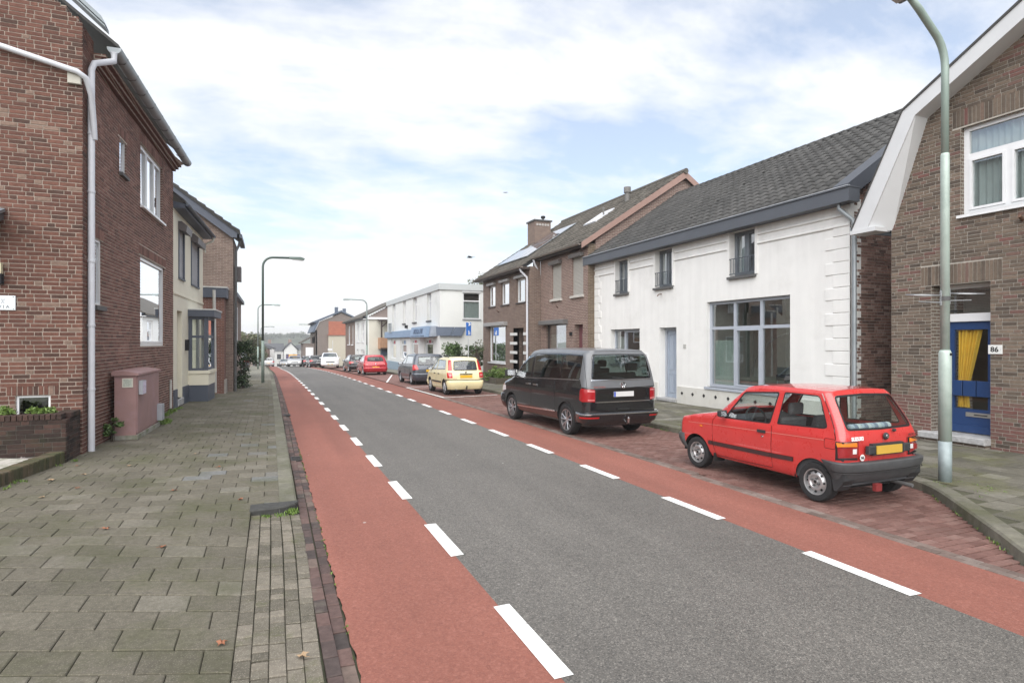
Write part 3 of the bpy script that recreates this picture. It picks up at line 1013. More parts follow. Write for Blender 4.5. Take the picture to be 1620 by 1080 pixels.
pts = []; s = 0.0
while s < 78:
    pts.append((kerb_lat(s), s)); s += 0.1 if s < 6.4 else 0.5
# resample into ~1 m stones
acc = [0.0]
for a, b in zip(pts[:-1], pts[1:]): acc.append(acc[-1] + math.dist(a, b))
def at_len(q):
    for i in range(len(acc) - 1):
        if acc[i] <= q <= acc[i + 1]:
            t = (q - acc[i]) / (acc[i + 1] - acc[i]); return Vector((pts[i][0] + (pts[i + 1][0] - pts[i][0]) * t, pts[i][1] + (pts[i + 1][1] - pts[i][1]) * t))
    return Vector(pts[-1])
q = 0.0
while q < acc[-1] - 1:
    m_ = MB(); v = []; n = 4; tn = R.random()
    for i in range(n + 1):
        d = q + .004 + 0.99 * i / n
        p = at_len(d); t = (at_len(min(d + .05, acc[-1])) - at_len(max(d - .05, 0))).normalized(); nr = Vector((t.y, -t.x))
        z = zroad(p.y)
        for off, h in ((0, -.1), (0.012, .095), (0.035, .115), (0.2, .117), (0.2, -.1)):
            w_ = p + nr * off; v.append((w_.x, w_.y, z + h))
    f = [(0, 1, 2, 3, 4), tuple(range(5 * n, 5 * n + 5))[::-1]]
    for i in range(n):
        for k in range(4): f.append((5 * i + k, 5 * i + k + 1, 5 * i + 6 + k, 5 * i + 5 + k))
    m_.add(v, f, tn); m_.build('kerb_stone', KERBM, kerb_r)
    q += 1.0
pav_r = strip('pavement_right', lambda s: kerb_lat(s) + .16, 13.4, -2, 34, 0, plain('paving_fill', (0.062, 0.062, 0.036), .95, var=.3, scale=6, bmp=.4), 0.25, z0=0.1, z1=0.108)
items = []; s = 0.6; j = 0
while s < 34:
    e = s + 0.303
    sm = (s + e) / 2
    a = kerb_lat(sm) + 0.2
    if sm < 5.6: a = max(kerb_lat(s), kerb_lat(e)) + .24
    u = a
    lim = 11.76 if s < 8.1 else 13.4 if s < 9.1 else 11.96 if s < 20.2 else 11.65
    if s > 24.5: lim = 11.1
    first = True
    while u < lim - .02:
        e2 = min(u + (0.152 if first and j % 2 else 0.303), lim); first = False
        g = 0.006; sk = 0.02
        cs = [(u + g, s + g), (e2 - g, s + g), (e2 - g, e - g), (u + g, e - g)]
        ex = R.uniform(-.004, .004)
        items.append((cs, [zroad(p[1]) + 0.115 + (p[0] - a) * .004 + ex for p in cs], R.random() ** 1.2))
        u = e2
    s = e; j += 1
lay_quads(pav_r, 'paving_slab', items, SLABR, 300, 0.006, 0.003)
strip('pavement_right_far', lambda s: kerb_lat(s) + .19 - bend(s) * 0, lambda s: 16.0, 34, 80, 0, MATS['far_slabs'], 1.5, z0=0.11, z1=0.12)
# ================================================================ RIGHT SIDE HOUSES
MORT_G = plain('mortar_grey', (0.43, 0.4, 0.35), 0.95, var=0.2, scale=12, bmp=0.4)
MORT_L = plain('mortar_pale', (0.47, 0.4, 0.33), 0.95, var=0.2, scale=12, bmp=0.4)
MORT_D = plain('mortar_dark', (0.4, 0.36, 0.32), 0.95, var=0.2, scale=12, bmp=0.4)
BR86 = toned('brick_brown_grey', [(0.0, (0.092, 0.072, 0.058)), (0.3, (0.15, 0.117, 0.09)), (0.62, (0.2, 0.153, 0.116)), (0.8, (0.165, 0.098, 0.082)), (1.0, (0.18, 0.088, 0.075))], 0.88, 0.28, 30, 0.6, 130)
BRW = toned('brick_dark_red', [(0.0, (0.12, 0.078, 0.066)), (0.4, (0.21, 0.125, 0.1)), (0.75, (0.28, 0.17, 0.14)), (1.0, (0.36, 0.26, 0.22))], 0.88, 0.3, 24, 0.6, 130)
C86 = bricktex('core_86', (0.16, 0.12, 0.095), (0.12, 0.09, 0.07), (0.3, 0.28, 0.24))
CWH = bricktex('core_white_gable', (0.14, 0.085, 0.07), (0.1, 0.06, 0.05), (0.25, 0.22, 0.2))
RENDERW = plain('white_render', (0.78, 0.775, 0.755), 0.88, var=0.04, scale=2.0, bmp=0.35, bscale=40, dirt=(0.6, 0.59, 0.56), dirt_scale=0.8, dirt_pos=(0.56, 0.95), streak=0.03)
BOARDW = plain('white_board', (0.62, 0.63, 0.64), 0.4, var=0.05, scale=2)
FASC = plain('slate_blue_fascia', lin((84, 88, 95)), 0.5, var=0.08, scale=2)
WINBL = plain('blue_grey_frame', lin((172, 178, 188)), 0.45, var=0.05)
DKFR = plain('grey_frame', lin((112, 118, 124)), 0.45, var=0.06)
STONE = plain('blue_stone', (0.4, 0.4, 0.4), 0.75, var=0.2, scale=14, bmp=0.3, dirt=(0.2, 0.2, 0.19), dirt_scale=5)
STONED = plain('dark_stone', (0.1, 0.1, 0.1), 0.8, var=0.2, scale=10, bmp=0.3)
TILEG = toned('roof_tile_grey', [(0, (0.052, 0.051, 0.049)), (1, (0.082, 0.08, 0.077))], 0.7, 0.16, 9, 0.25, 80)
TILEA = toned('roof_tile_brown', [(0, (0.07, 0.064, 0.055)), (1, (0.13, 0.117, 0.1))], 0.85, 0.3, 6, 0.4, 60, moss=(0.16, 0.15, 0.12), moss_scale=3, moss_pos=(0.55, 0.8))

# ---------------------------------------------------------------- house 86 (brick, gable with white barge boards to the street)
h86 = thing('brick_house', 'brown brick house with white barge boards, blue door and number 86', 'house', loc=(11.75, 6.7, 0))
h86.location = (0, 0, 0)
F86 = Fr((11.75, 0), (0, 1), (-1, 0))
def clip86(z):
    # half width around s = 4.0, gambrel outline just inside the boards
    if z < 4.5: hw = 4.06
    elif z < 6.42: hw = 4.06 - (z - 4.5) * (4.06 - 3.47) / (6.42 - 4.5)
    elif z < 8.3: hw = 3.47 - (z - 6.42) / 0.56
    else: return None
    return (4.0 - hw, 4.0 + hw)
def tone86(u, z, r):
    if z < 0.98 and r.random() < 0.85: return r.uniform(0.78, 1.0)
    return r.random() * 0.74 if r.random() < 0.93 else r.uniform(0.74, 1.0)
op86 = [(6.28, 7.28, 0.0, 3.1), (4.55, 6.76, 4.34, 5.97)]
brick_wall(h86, F86, -0.06, 8.06, -0.1, 8.3, op86, BR86, MORT_G, C86, clip=clip86, tonef=tone86,
           soldiers=[(6.1, 7.47, 3.1, 3.47), (4.4, 6.9, 5.98, 6.3)], bl=0.222, bh=0.0665)
# far side wall along the alley
Fs = Fr((11.75, 8.06), (1, 0), (0, 1))
plain_wall(h86, Fs, 0.31, 9, -0.1, 4.5, [], C86, 0.3, 'wall')
# door
dm = MB(); dF = F86
dm.fbox(dF, 6.28, 6.36, 0.3, 3.1, -.42, -.3); dm.fbox(dF, 7.2, 7.28, 0.3, 3.1, -.42, -.3); dm.fbox(dF, 6.36, 7.2, 3.02, 3.1, -.42, -.3); dm.fbox(dF, 6.36, 7.2, 2.4, 2.55, -.42, -.29)
dfr = dm.build('door_frame', PVC, h86)
g = MB(); g.add([dF.p(6.36, 2.55, -.36), dF.p(7.2, 2.55, -.36), dF.p(7.2, 3.02, -.36), dF.p(6.36, 3.02, -.36)], [(0, 1, 2, 3)]); g.build('transom_pane', GLASS, dfr)
g = MB(); g.fbox(dF, 6.98, 7.1, 2.585, 2.62, -.29, -.265); g.build('latch', DARK, dfr)
g = MB(); g.fbox(dF, 6.36, 7.2, 2.55, 3.02, -.9, -.85); g.build('room', ROOM, dfr)
BLUE = plain('blue_door_paint', lin((32, 62, 108)), 0.4, var=0.06, coat=0.2)
d = MB()
d.fbox(dF, 6.362, 6.5, 0.32, 2.398, -.4, -.34); d.fbox(dF, 7.06, 7.198, 0.32, 2.398, -.4, -.34)
d.fbox(dF, 6.5, 7.06, 2.25, 2.398, -.4, -.34); d.fbox(dF, 6.5, 7.06, 0.32, 0.76, -.4, -.34)
d.fbox(dF, 6.362, 7.198, 0.32, 0.46, -.34, -.315)
door = d.build('door', BLUE, h86)
g = MB(); g.add([dF.p(6.5, .76, -.37), dF.p(7.06, .76, -.37), dF.p(7.06, 2.25, -.37), dF.p(6.5, 2.25, -.37)], [(0, 1, 2, 3)]); g.build('pane', glassmat('door_glass', (0.95, 0.95, 0.9), 0.55), door)
for a, b in ((6.40, 6.66), (6.675, 6.89), (6.905, 7.165)):
    g = MB(); g.bbox(dF, a, b, 1.0, 1.29, -.345, -.29, 0.006); g.build('door_panel', BLUE, door)
g = MB(); g.fbox(dF, 6.42, 6.86, 0.62, 0.70, -.34, -.325); sl_ = g.build('letter_plate', plain('aluminium', (0.55, 0.55, 0.53), 0.35, 0.8, var=0.05), door)
g = MB(); g.fbox(dF, 6.5, 6.72, 0.65, 0.668, -.325, -.322); g.build('letter_slot', DARK, sl_)
cu = MB()
n = 46; v = []; f = []
for i in range(n + 1):
    t = i / n
    for k in range(13):
        h = k / 12
        z = 0.78 + (2.24 - 0.78) * h
        wd = 0.33 * (0.42 + 0.58 * min(1, abs(h - 0.24) * 1.3 + 0.0)) if h > 0.24 else 0.33 * (0.42 + 0.3 * (0.24 - h))
        u = 7.055 - wd * 1.25 * t
        v.append(dF.p(u, z, -.43 - .032 * math.sin(t * 38 + h * 2) - .015 * math.sin(t * 13)))
for i in range(n):
    for k in range(12): f.append((i * 13 + k, (i + 1) * 13 + k, (i + 1) * 13 + k + 1, i * 13 + k + 1))
cu.add(v, f)
cu.build('door_curtain', plain('yellow_cloth', (0.72, 0.47, 0.06), 0.9, var=0.1, scale=8), door, smooth=True)
g = MB(); g.fbox(dF, 6.3, 7.26, 0.3, 2.4, -1.3, -1.25); g.build('hall', plain('hall_wall', (0.1, 0.085, 0.05), 0.9), door)
g = MB(); g.bbox(dF, 6.27, 7.42, 0.185, 0.3, -.4, .19, 0.012); g.build('door_step', STONE, h86)
g = MB(); g.fbox(dF, 6.29, 7.4, -0.05, 0.185, -.4, .13); g.build('step_base', C86, h86)
window(h86, F86, 4.55, 6.76, 4.34, 5.97, PVC, 0.1, 0.09, 0.07, mull=(0.36, 0.68), trans=(0.66,), single_top=True, sash=[(0, 0), (1, 0), (2, 0)], curtain=[(0, 1, 0, 1)], cmat=plain('vertical_blind', (0.55, 0.57, 0.57), 0.9, var=0.12, scale=3), sill=(0.06, 0.05))
g = MB(); g.tube([F86.p(5.8, 4.08, 0), F86.p(5.78, 4.13, .13)], .028, 8); g.build('flag_holder', plain('rusty_iron', (0.13, 0.07, 0.045), 0.8), h86)
# number plate 86
g = MB(); g.bbox(F86, 6.09, 6.305, 1.8, 1.96, 0.004, 0.02, 0.004); npl = g.build('number_plate', plain('enamel_white', (0.75, 0.75, 0.73), 0.3, var=0.03), h86)
BLACKP = plain('black_paint', (0.02, 0.02, 0.022), 0.4, var=0.0)
text('number', '86', 0.125, face_matrix(F86, 6.205, 1.878, 0.0215), BLACKP, npl, 0.001, bold=0.003)
text('letter', ':', 0.06, face_matrix(F86, 6.108, 1.89, 0.0215), BLACKP, npl, 0.001)
# barge boards, soffit and roof
out_ = [(8.64, 4.36), (7.56, 6.5), (4.0, 8.5), (0.44, 6.5), (-0.64, 4.36)]
inn_ = [(8.33, 4.28), (7.33, 6.34), (4.0, 8.18), (0.67, 6.34), (-0.33, 4.28)]
for i in range(4):
    m_ = MB()
    a0, a1 = out_[i], out_[i + 1]; b0, b1 = inn_[i], inn_[i + 1]
    P = [F86.p(a0[0], a0[1], .4), F86.p(a1[0], a1[1], .4), F86.p(b1[0], b1[1], .4), F86.p(b0[0], b0[1], .4)]
    m_.prism(P, (0.03, 0, 0)); m_.build('barge_board', BOARDW, h86)
    m_ = MB()
    wn_ = [(8.03, 4.3), (7.34, 6.345), (4.0, 8.185), (0.66, 6.345), (-0.03, 4.3)]; w0_, w1_ = wn_[i], wn_[i + 1]
    P = [F86.p(b0[0], b0[1] + .002, .37), F86.p(b1[0], b1[1] + .002, .37), F86.p(w1_[0], w1_[1], -.02), F86.p(w0_[0], w0_[1], -.02)]
    m_.prism(P, (0, 0.012 if i < 2 else -0.012, 0.02)); m_.build('soffit', BOARDW, h86)
    m_ = MB()
    P = [F86.p(a0[0], a0[1], .42), F86.p(a1[0], a1[1], .42), F86.p(a1[0], a1[1] + .05, .42), F86.p(a0[0], a0[1] + .05, .42)]
    m_.prism(P, (9.0, 0, 0)); m_.build('roof_slope', TILEG, h86)
m_ = MB(); m_.fbox(F86, 8.1, 8.66, 4.28, 4.36, -.02, .42); m_.build('eave_soffit', BOARDW, h86)
m_ = MB(); m_.fbox(F86, 8.62, 8.67, 4.34, 4.44, -6, .41); m_.build('gutter', ZINC, h86)

# ---------------------------------------------------------------- white rendered house
wh = thing('white_house', 'white rendered house with big blue-grey framed window and dark tiled roof', 'house')
FW = Fr((11.95, 0), (0, 1), (-1, 0))
U0, U1 = 9.13, 20.25
opw = [(10.76, 13.77, 0.70, 3.2), (15.17, 16.06, 0.14, 2.5), (17.18, 19.08, 1.2, 2.5), (11.89, 12.82, 3.84, 5.09), (15.36, 16.27, 3.83, 5.08), (17.88, 18.72, 3.81, 5.06)]
plain_wall(wh, FW, U0, U1, -0.15, 5.25, opw, RENDERW, 0.35)
# plinth, a step proud
pm = MB()
for a, b in ((U0 - .02, 15.1), (16.13, U1)):
    pm.fbox(FW, a, b, -0.15, 0.62 + (0.06 if a > 16 else 0), 0.0, 0.035)
pm.build('plinth', plain('plinth_render', (0.62, 0.61, 0.57), 0.9, var=0.08, scale=3, bmp=0.3, bscale=40, dirt=(0.36, 0.34, 0.28), dirt_scale=1.5, dirt_pos=(0.52, 0.85)), wh)
for k in range(9):
    u = 14.85 - 0.5 * k
    d_ = 0.055; z = 0.42
    m_ = MB(); m_.prism([FW.p(u - d_, z, .036), FW.p(u, z - d_, .036), FW.p(u + d_, z, .036), FW.p(u, z + d_, .036)], (-0.012, 0, 0)); m_.build('vent_stud', BLACKP, wh)
m_ = MB(); u = 16.6; z = .42; m_.prism([FW.p(u - .05, z, .036), FW.p(u, z - .05, .036), FW.p(u + .05, z, .036), FW.p(u, z + .05, .036)], (-0.012, 0, 0)); m_.build('vent_stud', BLACKP, wh)
# quoins at both corners: alternating long and short blocks, proud of the wall
for side in (0, 1):
    z = 0.64; k = 0
    while z < 4.5:
        ln = 0.62 if k % 2 == 0 else 0.42
        if side: ln *= 0.8
        m_ = MB()
        a, b = (U0 - .002, U0 + ln) if side == 0 else (U1 - ln, U1 + .002)
        m_.bbox(FW, a, b, z + .016, z + 0.286, -.02, 0.02, 0.006)
        m_.build('quoin', RENDERW, wh)
        z += 0.29; k += 1
# frieze mouldings between the upper windows
for a, b in ((U0, 11.8), (12.91, 15.27), (16.36, 17.8), (18.8, U1)):
    for z in (4.62, 4.86):
        m_ = MB(); m_.bbox(FW, a, b, z, z + 0.05, -.01, 0.04, 0.012); m_.build('moulding', RENDERW, wh)
for (a, b, z) in ((11.8, 12.91, 5.1), (15.27, 16.36, 5.09), (17.8, 18.8, 5.07)):
    m_ = MB()
    m_.fbox(FW, a, a + .085, 3.84, z, 0, .03); m_.fbox(FW, b - .085, b, 3.84, z, 0, .03); m_.build('window_surround', RENDERW, wh)
# windows with small railings
for (a, b, c, e) in ((11.89, 12.82, 3.84, 5.09), (15.36, 16.27, 3.83, 5.08), (17.88, 18.72, 3.81, 5.06)):
    w_ = window(wh, FW, a, b, c, e, DKFR, 0.17, 0.06, 0.06, mull=(0.5,), sash=[(0, 0), (1, 0)], curtain=[(0.04, 0.3, 0, 1), (0.7, 0.96, 0, 1)], cmat=plain('pale_curtain', (0.5, 0.52, 0.55), 0.9), sill=(0.09, 0.07), sillmat=STONED)
    rl = MB()
    rl.tube([FW.p(a, c + .5, .02), FW.p(b, c + .5, .02)], .014, 6); rl.tube([FW.p(a, c + .08, .02), FW.p(b, c + .08, .02)], .012, 6)
    n = 9
    for i in range(n): rl.tube([FW.p(a + (b - a) * (i + .5) / n, c + .08, .02), FW.p(a + (b - a) * (i + .5) / n, c + .5, .02)], .009, 5)
    rl.build('railing', plain('railing_grey', lin((95, 102, 110)), 0.4, 0.3, var=0.0), w_)
# big shop-like window, lower window
bw = window(wh, FW, 10.76, 13.77, 0.70, 3.2, WINBL, 0.12, 0.085, 0.08, mull=(0.345, 0.665), trans=(0.69,), sash=[(1, 0)], sill=(0.07, 0.07), room=3.2,
            curtain=[(0.67, 0.99, 0, 0.55)], cmat=plain('frosted_film', (0.5, 0.56, 0.52), 0.9), roommat=plain('salon_wall', (0.5, 0.5, 0.46), 0.9))
window(wh, FW, 17.18, 19.08, 1.2, 2.5, WINBL, 0.2, 0.07, 0.07, mull=(0.64,), sash=[(0, 0)], sill=(0.05, 0.05), curtain=[(0.7, 0.95, 0, 0.8)])
# front door
d = MB(); d.fbox(FW, 15.17, 15.25, .2, 2.5, -.36, -.24); d.fbox(FW, 15.98, 16.06, .2, 2.5, -.36, -.24); d.fbox(FW, 15.25, 15.98, 2.42, 2.5, -.36, -.24)
dfr = d.build('door_frame', WINBL, wh)
d = MB(); d.fbox(FW, 15.252, 15.978, .2, 2.418, -.34, -.29)
for a, b in ((15.31, 15.58), (15.65, 15.92)):
    for c, e in ((.36, 1.0), (1.12, 2.3)):
        d.fbox(FW, a, a + .035, c, e, -.29, -.272); d.fbox(FW, b - .035, b, c, e, -.29, -.272); d.fbox(FW, a + .035, b - .035, c, c + .035, -.29, -.272); d.fbox(FW, a + .035, b - .035, e - .035, e, -.29, -.272)
door = d.build('door', plain('blue_grey_door', lin((160, 170, 184)), 0.45, var=0.05), wh)
g = MB(); g.fbox(FW, 15.3, 15.36, 1.0, 1.14, -.288, -.25); g.build('door_handle', ZINC, door)
g = MB(); g.fbox(FW, 15.345, 15.545, 1.3, 1.5, -.289, -.286); g.build('door_pane', GLASS, door)
g = MB(); g.bbox(FW, 15.1, 16.13, .1, .2, -.4, .1, 0.01); g.build('door_step', STONE, wh)
m_ = MB(); m_.bbox(FW, 16.66, 17.02, 0.95, 1.62, 0, .05, 0.006); mbx = m_.build('letter_boxes', plain('white_box', (0.68, 0.69, 0.7), 0.4, var=0.03), wh)
for z in (1.18, 1.42):
    g = MB(); g.fbox(FW, 16.7, 16.98, z, z + .05, .05, .056); g.fbox(FW, 16.72, 16.96, z + .07, z + .085, .05, .054); g.build('letter_slot', plain('slot_grey', (0.2, 0.2, 0.2), 0.4), mbx)
m_ = MB(); m_.bbox(FW, 14.7, 14.82, 1.83, 1.95, 0.001, .02, 0.004); m_.build('house_number_plate', plain('plate_grey', (0.4, 0.4, 0.38), 0.5), wh)
g = MB(); g.tube([FW.p(15.95, 3.62, 0), FW.p(15.85, 3.58, .2), FW.p(15.82, 3.53, .25)], .018, 6); g.build('flag_holder', plain('rusty_iron', (0.13, 0.07, 0.045), 0.8), wh)
# gable to the alley, of dark brick
FG = Fr((11.95, 9.13), (1, 0), (0, -1))
def clipg(z):
    if z < 5.2: return (0.0, 8.2)
    a = (z - 5.2) / 0.67
    return (a, 8.2 - a) if a < 4.1 else None
brick_wall(wh, FG, 0.12, 8.2, -0.15, 7.9, [], BRW, MORT_D, CWH, clip=clipg, n_single=300, bl=0.225, bh=0.068)
m_ = MB(); m_.fbox(FG, -.001, 0.115, -0.15, 5.2, -0.3, .002); m_.build('corner_render', RENDERW, wh)
# eave box with gutter, barge board, roof
E0, E1 = 8.9, 20.62
m_ = MB(); m_.fbox(FW, E0, E1, 5.1, 5.4, 0.0, 0.34); m_.fbox(FW, E0 - .01, E1 + .01, 5.4, 5.43, 0.0, 0.37); m_.build('eave_box', FASC, wh)
m_ = MB(); m_.fbox(FW, E0, E1, 5.431, 5.445, 0.3, 0.375); m_.build('gutter_lip', plain('zinc_lip', (0.55, 0.57, 0.6), 0.4, 0.3), wh)
sl_ = 0.67; nl = math.hypot(1, sl_)
upv = (1 / nl, 0, sl_ / nl); Ls = 4.35 * nl
RS = 9.28
roof_tiles(wh, (11.66, RS, 5.43), (0, 1, 0), upv, U1 + .1 - RS, Ls, 0.285, 0.325, TILEG, 300, curve=0.05, lip=0.03)
z1_ = 5.43 + 4.35 * sl_
m_ = MB(); m_.prism([(11.66 + 4.35, RS, z1_ - .05), (11.66 + 4.35, U1, z1_ - .05), (11.66 + 8.7, U1, 5.38), (11.66 + 8.7, RS, 5.38)], (0, 0, -.1)); m_.build('rear_roof_slope', TILEG, wh)
s = RS; rm = 0
while s < U1:
    m_ = MB()
    v = []
    for q, sc_ in ((s, 1.0), (s + .36, .86)):
        for i in range(7):
            a = math.pi * i / 6
            v.append((16.01 - math.cos(a) * .13 * sc_, q, z1_ - .02 + math.sin(a) * .1 * sc_))
    m_.add(v, [(i, i + 1, 8 + i, 7 + i) for i in range(6)] + [tuple(range(7))], R.random())
    m_.build('ridge_tile', TILEG, wh, smooth=False)
    s += .345
# dark barge board along the verge, facing the camera
m_ = MB()
a = (11.62, 5.42); b = (16.0, 5.42 + 4.38 * sl_)
P = [(a[0], 8.92, a[1] - .28), (a[0], 8.92, a[1] + .03), (b[0], 8.92, b[1] + .03), (b[0], 8.92, b[1] - .40)]
m_.prism(P, (0, 0.03, 0)); m_.build('barge_board', plain('anthracite_board', lin((66, 70, 78)), 0.5, var=0.06), wh)
m_ = MB(); P = [(a[0], 8.92, a[1] + .035), (b[0], 8.92, b[1] + .035), (b[0], RS + .02, b[1] + .035), (a[0], RS + .02, a[1] + .035)]
m_.prism(P, (0, 0, .025)); m_.build('verge_capping', plain('anthracite_board', lin((66, 70, 78)), 0.5), wh)
m_ = MB(); P = [(a[0] + .3, 8.95, a[1] - .1), (b[0], 8.95, b[1] - .3), (b[0], 9.13, b[1] - .3), (a[0] + .3, 9.13, a[1] - .1)]
m_.prism(P, (0, 0, -.02)); m_.build('verge_soffit', plain('anthracite_board', lin((66, 70, 78)), 0.5), wh)
downpipe(wh, [FW.p(9.25, 5.1, .2), FW.p(9.25, 5.0, .2), FW.p(9.02, 4.72, .06), FW.p(8.99, 4.55, .05), FW.p(8.99, 0.1, .05)], 0.045, ZINC, (4.3, 3.2, 2.1, 1.0))

# things in the salon behind the big window
t_ = thing('arc_lamp', 'arched floor lamp with chrome shade behind the big blue-grey window', 'lamp')
m_ = MB(); pts_ = [FW.p(12.9, 0.75, -.9)] + [FW.p(12.9 - 1.75 * (1 - math.cos(a)) / 2 * 1.1, 0.75 + 1.5 * math.sin(min(a, 2.1) * .75), -.8) for a in [i * .22 for i in range(1, 13)]]
m_.tube(pts_, .012, 6); m_.build('stem', ZINC, t_)
e_ = pts_[-1]
m_ = MB(); m_.lathe([(0.0, .11), (.08, .1), (.13, .05), (.15, 0), (.14, -.02)], (e_[0], e_[1], e_[2] - .08), (0, 0, 1), 16); m_.build('shade', plain('chrome', (0.8, 0.8, 0.8), 0.08, 1.0, var=0), t_, smooth=True)
m_ = MB(); m_.lathe([(0, .05), (.2, .05), (.2, 0)], FW.p(12.9, .7, -.9), (0, 0, 1), 16); m_.build('base', DARK, t_)
t_ = thing('lounge_chair', 'black lounge chair seen through the right pane of the salon window', 'chair')
m_ = MB(); m_.bbox(FW, 10.95, 11.65, 1.0, 1.15, -1.1, -.45, 0.03); m_.build('seat', DARK, t_)
m_ = MB(); m_.prism([FW.p(10.92, 1.05, -.5), FW.p(11.06, 1.05, -.5), FW.p(10.9, 1.75, -.5), FW.p(10.78, 1.75, -.5)], (0.6, 0, 0)); m_.build('backrest', DARK, t_)
m_ = MB(); m_.tube([FW.p(11.6, 1.1, -.48), FW.p(11.0, 1.5, -.45)], .02, 6); m_.build('armrest', ZINC, t_)
for u in (11.0, 11.6):
    for dd in (-.5, -1.05):
        m_ = MB(); m_.tube([FW.p(u, .72, dd), FW.p(u, 1.02, dd)], .018, 6); m_.build('leg', ZINC, t_)

# ---------------------------------------------------------------- brick houses beyond
BA = bricktex('brick_house_a', (0.235, 0.15, 0.125), (0.17, 0.105, 0.088), (0.36, 0.31, 0.27), 0.225, 0.066, 0.01)
BB = bricktex('brick_house_b', (0.2, 0.14, 0.11), (0.15, 0.1, 0.082), (0.27, 0.23, 0.2), 0.225, 0.066, 0.009)
BQ = bricktex('brick_corner', (0.17, 0.125, 0.085), (0.12, 0.085, 0.06), (0.24, 0.2, 0.16), 0.225, 0.066, 0.009)
SHUT = plain('roller_shutter', lin((168, 165, 158)), 0.5, var=0.05)
BROWNW = plain('dark_brown_wood', (0.05, 0.035, 0.03), 0.5)
PINKB = plain('pink_brown_board', lin((150, 122, 112)), 0.6, var=0.08)
def shutter(parent, F, u0, u1, z0, z1, d=-.06, mat=None):
    o = None
    n = int((z1 - z0) / 0.055); mb = MB()
    for i in range(n):
        a = z0 + (z1 - z0) * i / n; b = z0 + (z1 - z0) * (i + 1) / n
        v = [F.p(u0, a + .004, d), F.p(u1, a + .004, d), F.p(u1, (a + b) / 2, d + .012), F.p(u0, (a + b) / 2, d + .012), F.p(u0, b, d), F.p(u1, b, d)]
        mb.add(v, [(0, 1, 2, 3), (3, 2, 5, 4)])
    mb.fbox(F, u0, u1, z0, z1, d - .03, d - .004)
    return mb.build('roller_shutter', mat or SHUT, parent)
hA = thing('brick_house', 'pinkish brick house with two closed roller shutters beside the white rendered house', 'house')
FA = Fr((11.632, 0), (0, 1), (-1, 0))
opA = [(20.62, 21.55, 3.95, 5.68), (22.54, 23.45, 3.93, 5.62), (22.1, 24.1, 1.0, 2.85), (20.66, 21.37, .2, 2.75)]
plain_wall(hA, FA, 20.25, 24.65, -.3, 5.95, opA, BA, 0.3)
m_ = MB(); m_.fbox(Fr((11.632, 20.25), (1, 0), (0, -1)), 0.003, .35, -.3, 5.95, -.28, .004); m_.build('corner', BQ, hA)
def clipA(z):
    if z < 5.95: return (0.355, 9.5)
    a = (z - 5.95) / .67
    return (a, 9.5 - a) if a < 4.7 else None
plain_wall(hA, Fr((11.632, 20.25), (1, 0), (0, -1)), .355, 9.5, -.3, 9.1, [], BA, .28, 'gable_wall', clip=clipA)
for a, b, c, e in opA[:2]:
    s_ = shutter(hA, FA, a, b, c, e)
    m_ = MB(); m_.bbox(FA, a - .08, b + .08, c - .1, c, -.1, .09, .008); m_.build('sill', plain('pale_sill', (0.5, 0.48, 0.44), 0.8), hA)
    m_ = MB(); m_.prism([FA.p(a - .05, e - .02, 0), FA.p(a - .05, e - .16, .02), FA.p(a - .05, e - .17, .16), FA.p(a - .05, e - .03, .2)], (0, b - a + .1, 0)); m_.build('shutter_box', plain('shutter_box', lin((105, 102, 100)), 0.5), hA)
window(hA, FA, 22.1, 24.1, 1.0, 2.85, BROWNW, .1, .08, .07, mull=(), sill=(.06, .05), curtain=[(0.02, .98, .0, .75)], cmat=plain('lace', (0.4, 0.4, 0.36), 0.9, var=0.5, scale=30))
m_ = MB(); m_.bbox(FA, 21.95, 24.4, 2.8, 3.0, 0, .25, .02); m_.build('awning_box', plain('awning_grey', lin((105, 103, 102)), 0.5), hA)
d = MB(); d.fbox(FA, 20.66, 21.37, .2, 2.75, -.3, -.24); door = d.build('door', plain('plum_door', (0.16, 0.06, 0.07), 0.5), hA)
g = MB(); g.fbox(FA, 20.8, 21.1, 1.2, 2.4, -.238, -.23); g.build('door_pane', GLASS, door)
g = MB(); g.tube([FA.p(22.9, 3.55, 0), FA.p(22.85, 3.62, .1)], .02, 6); g.build('flag_holder', plain('rusty_iron', (0.13, 0.07, 0.045), 0.8), hA)
g = MB(); g.bbox(FA, 21.55, 21.65, 2.3, 2.45, 0, .1, .01); g.build('door_lamp', DARK, hA)
gutter(hA, (11.24, 20.2, 5.93), (11.24, 24.66, 5.93), (-1, 0), .075, plain('brown_gutter', lin((120, 112, 105)), 0.5))
m_ = MB(); m_.fbox(FA, 20.2, 24.66, 5.8, 5.93, 0, .3); m_.build('eave_board', BROWNW, hA)
LsA = 5.0 * nl
roof_tiles(hA, (11.27, 20.12, 5.93), (0, 1, 0), upv, 4.55, LsA, 0.3, .34, TILEA, 0, curve=.04, lip=.03)
zr_ = 5.93 + 5.0 * sl_
m_ = MB(); m_.prism([(16.27, 20.12, zr_), (16.27, 31.5, zr_), (21.4, 31.5, 5.85), (21.4, 20.12, 5.85)], (0, 0, -.1)); m_.build('rear_roof_slope', TILEA, hA)
m_ = MB(); P = [(11.25, 20.06, 5.72), (11.25, 20.06, 5.95), (16.3, 20.06, zr_ + .02), (16.3, 20.06, zr_ - .27)]
m_.prism(P, (0, .03, 0)); P = [(16.3, 20.06, zr_ - .27), (16.3, 20.06, zr_ + .02), (21.35, 20.06, 5.95), (21.35, 20.06, 5.72)]; m_.prism(P, (0, .03, 0)); m_.build('barge_board', PINKB, hA)
m_ = MB(); m_.tube([(16.28, 20.0, zr_ + .02), (16.28, 31.4, zr_ + .02)], .12, 8); m_.build('ridge', TILEA, hA)
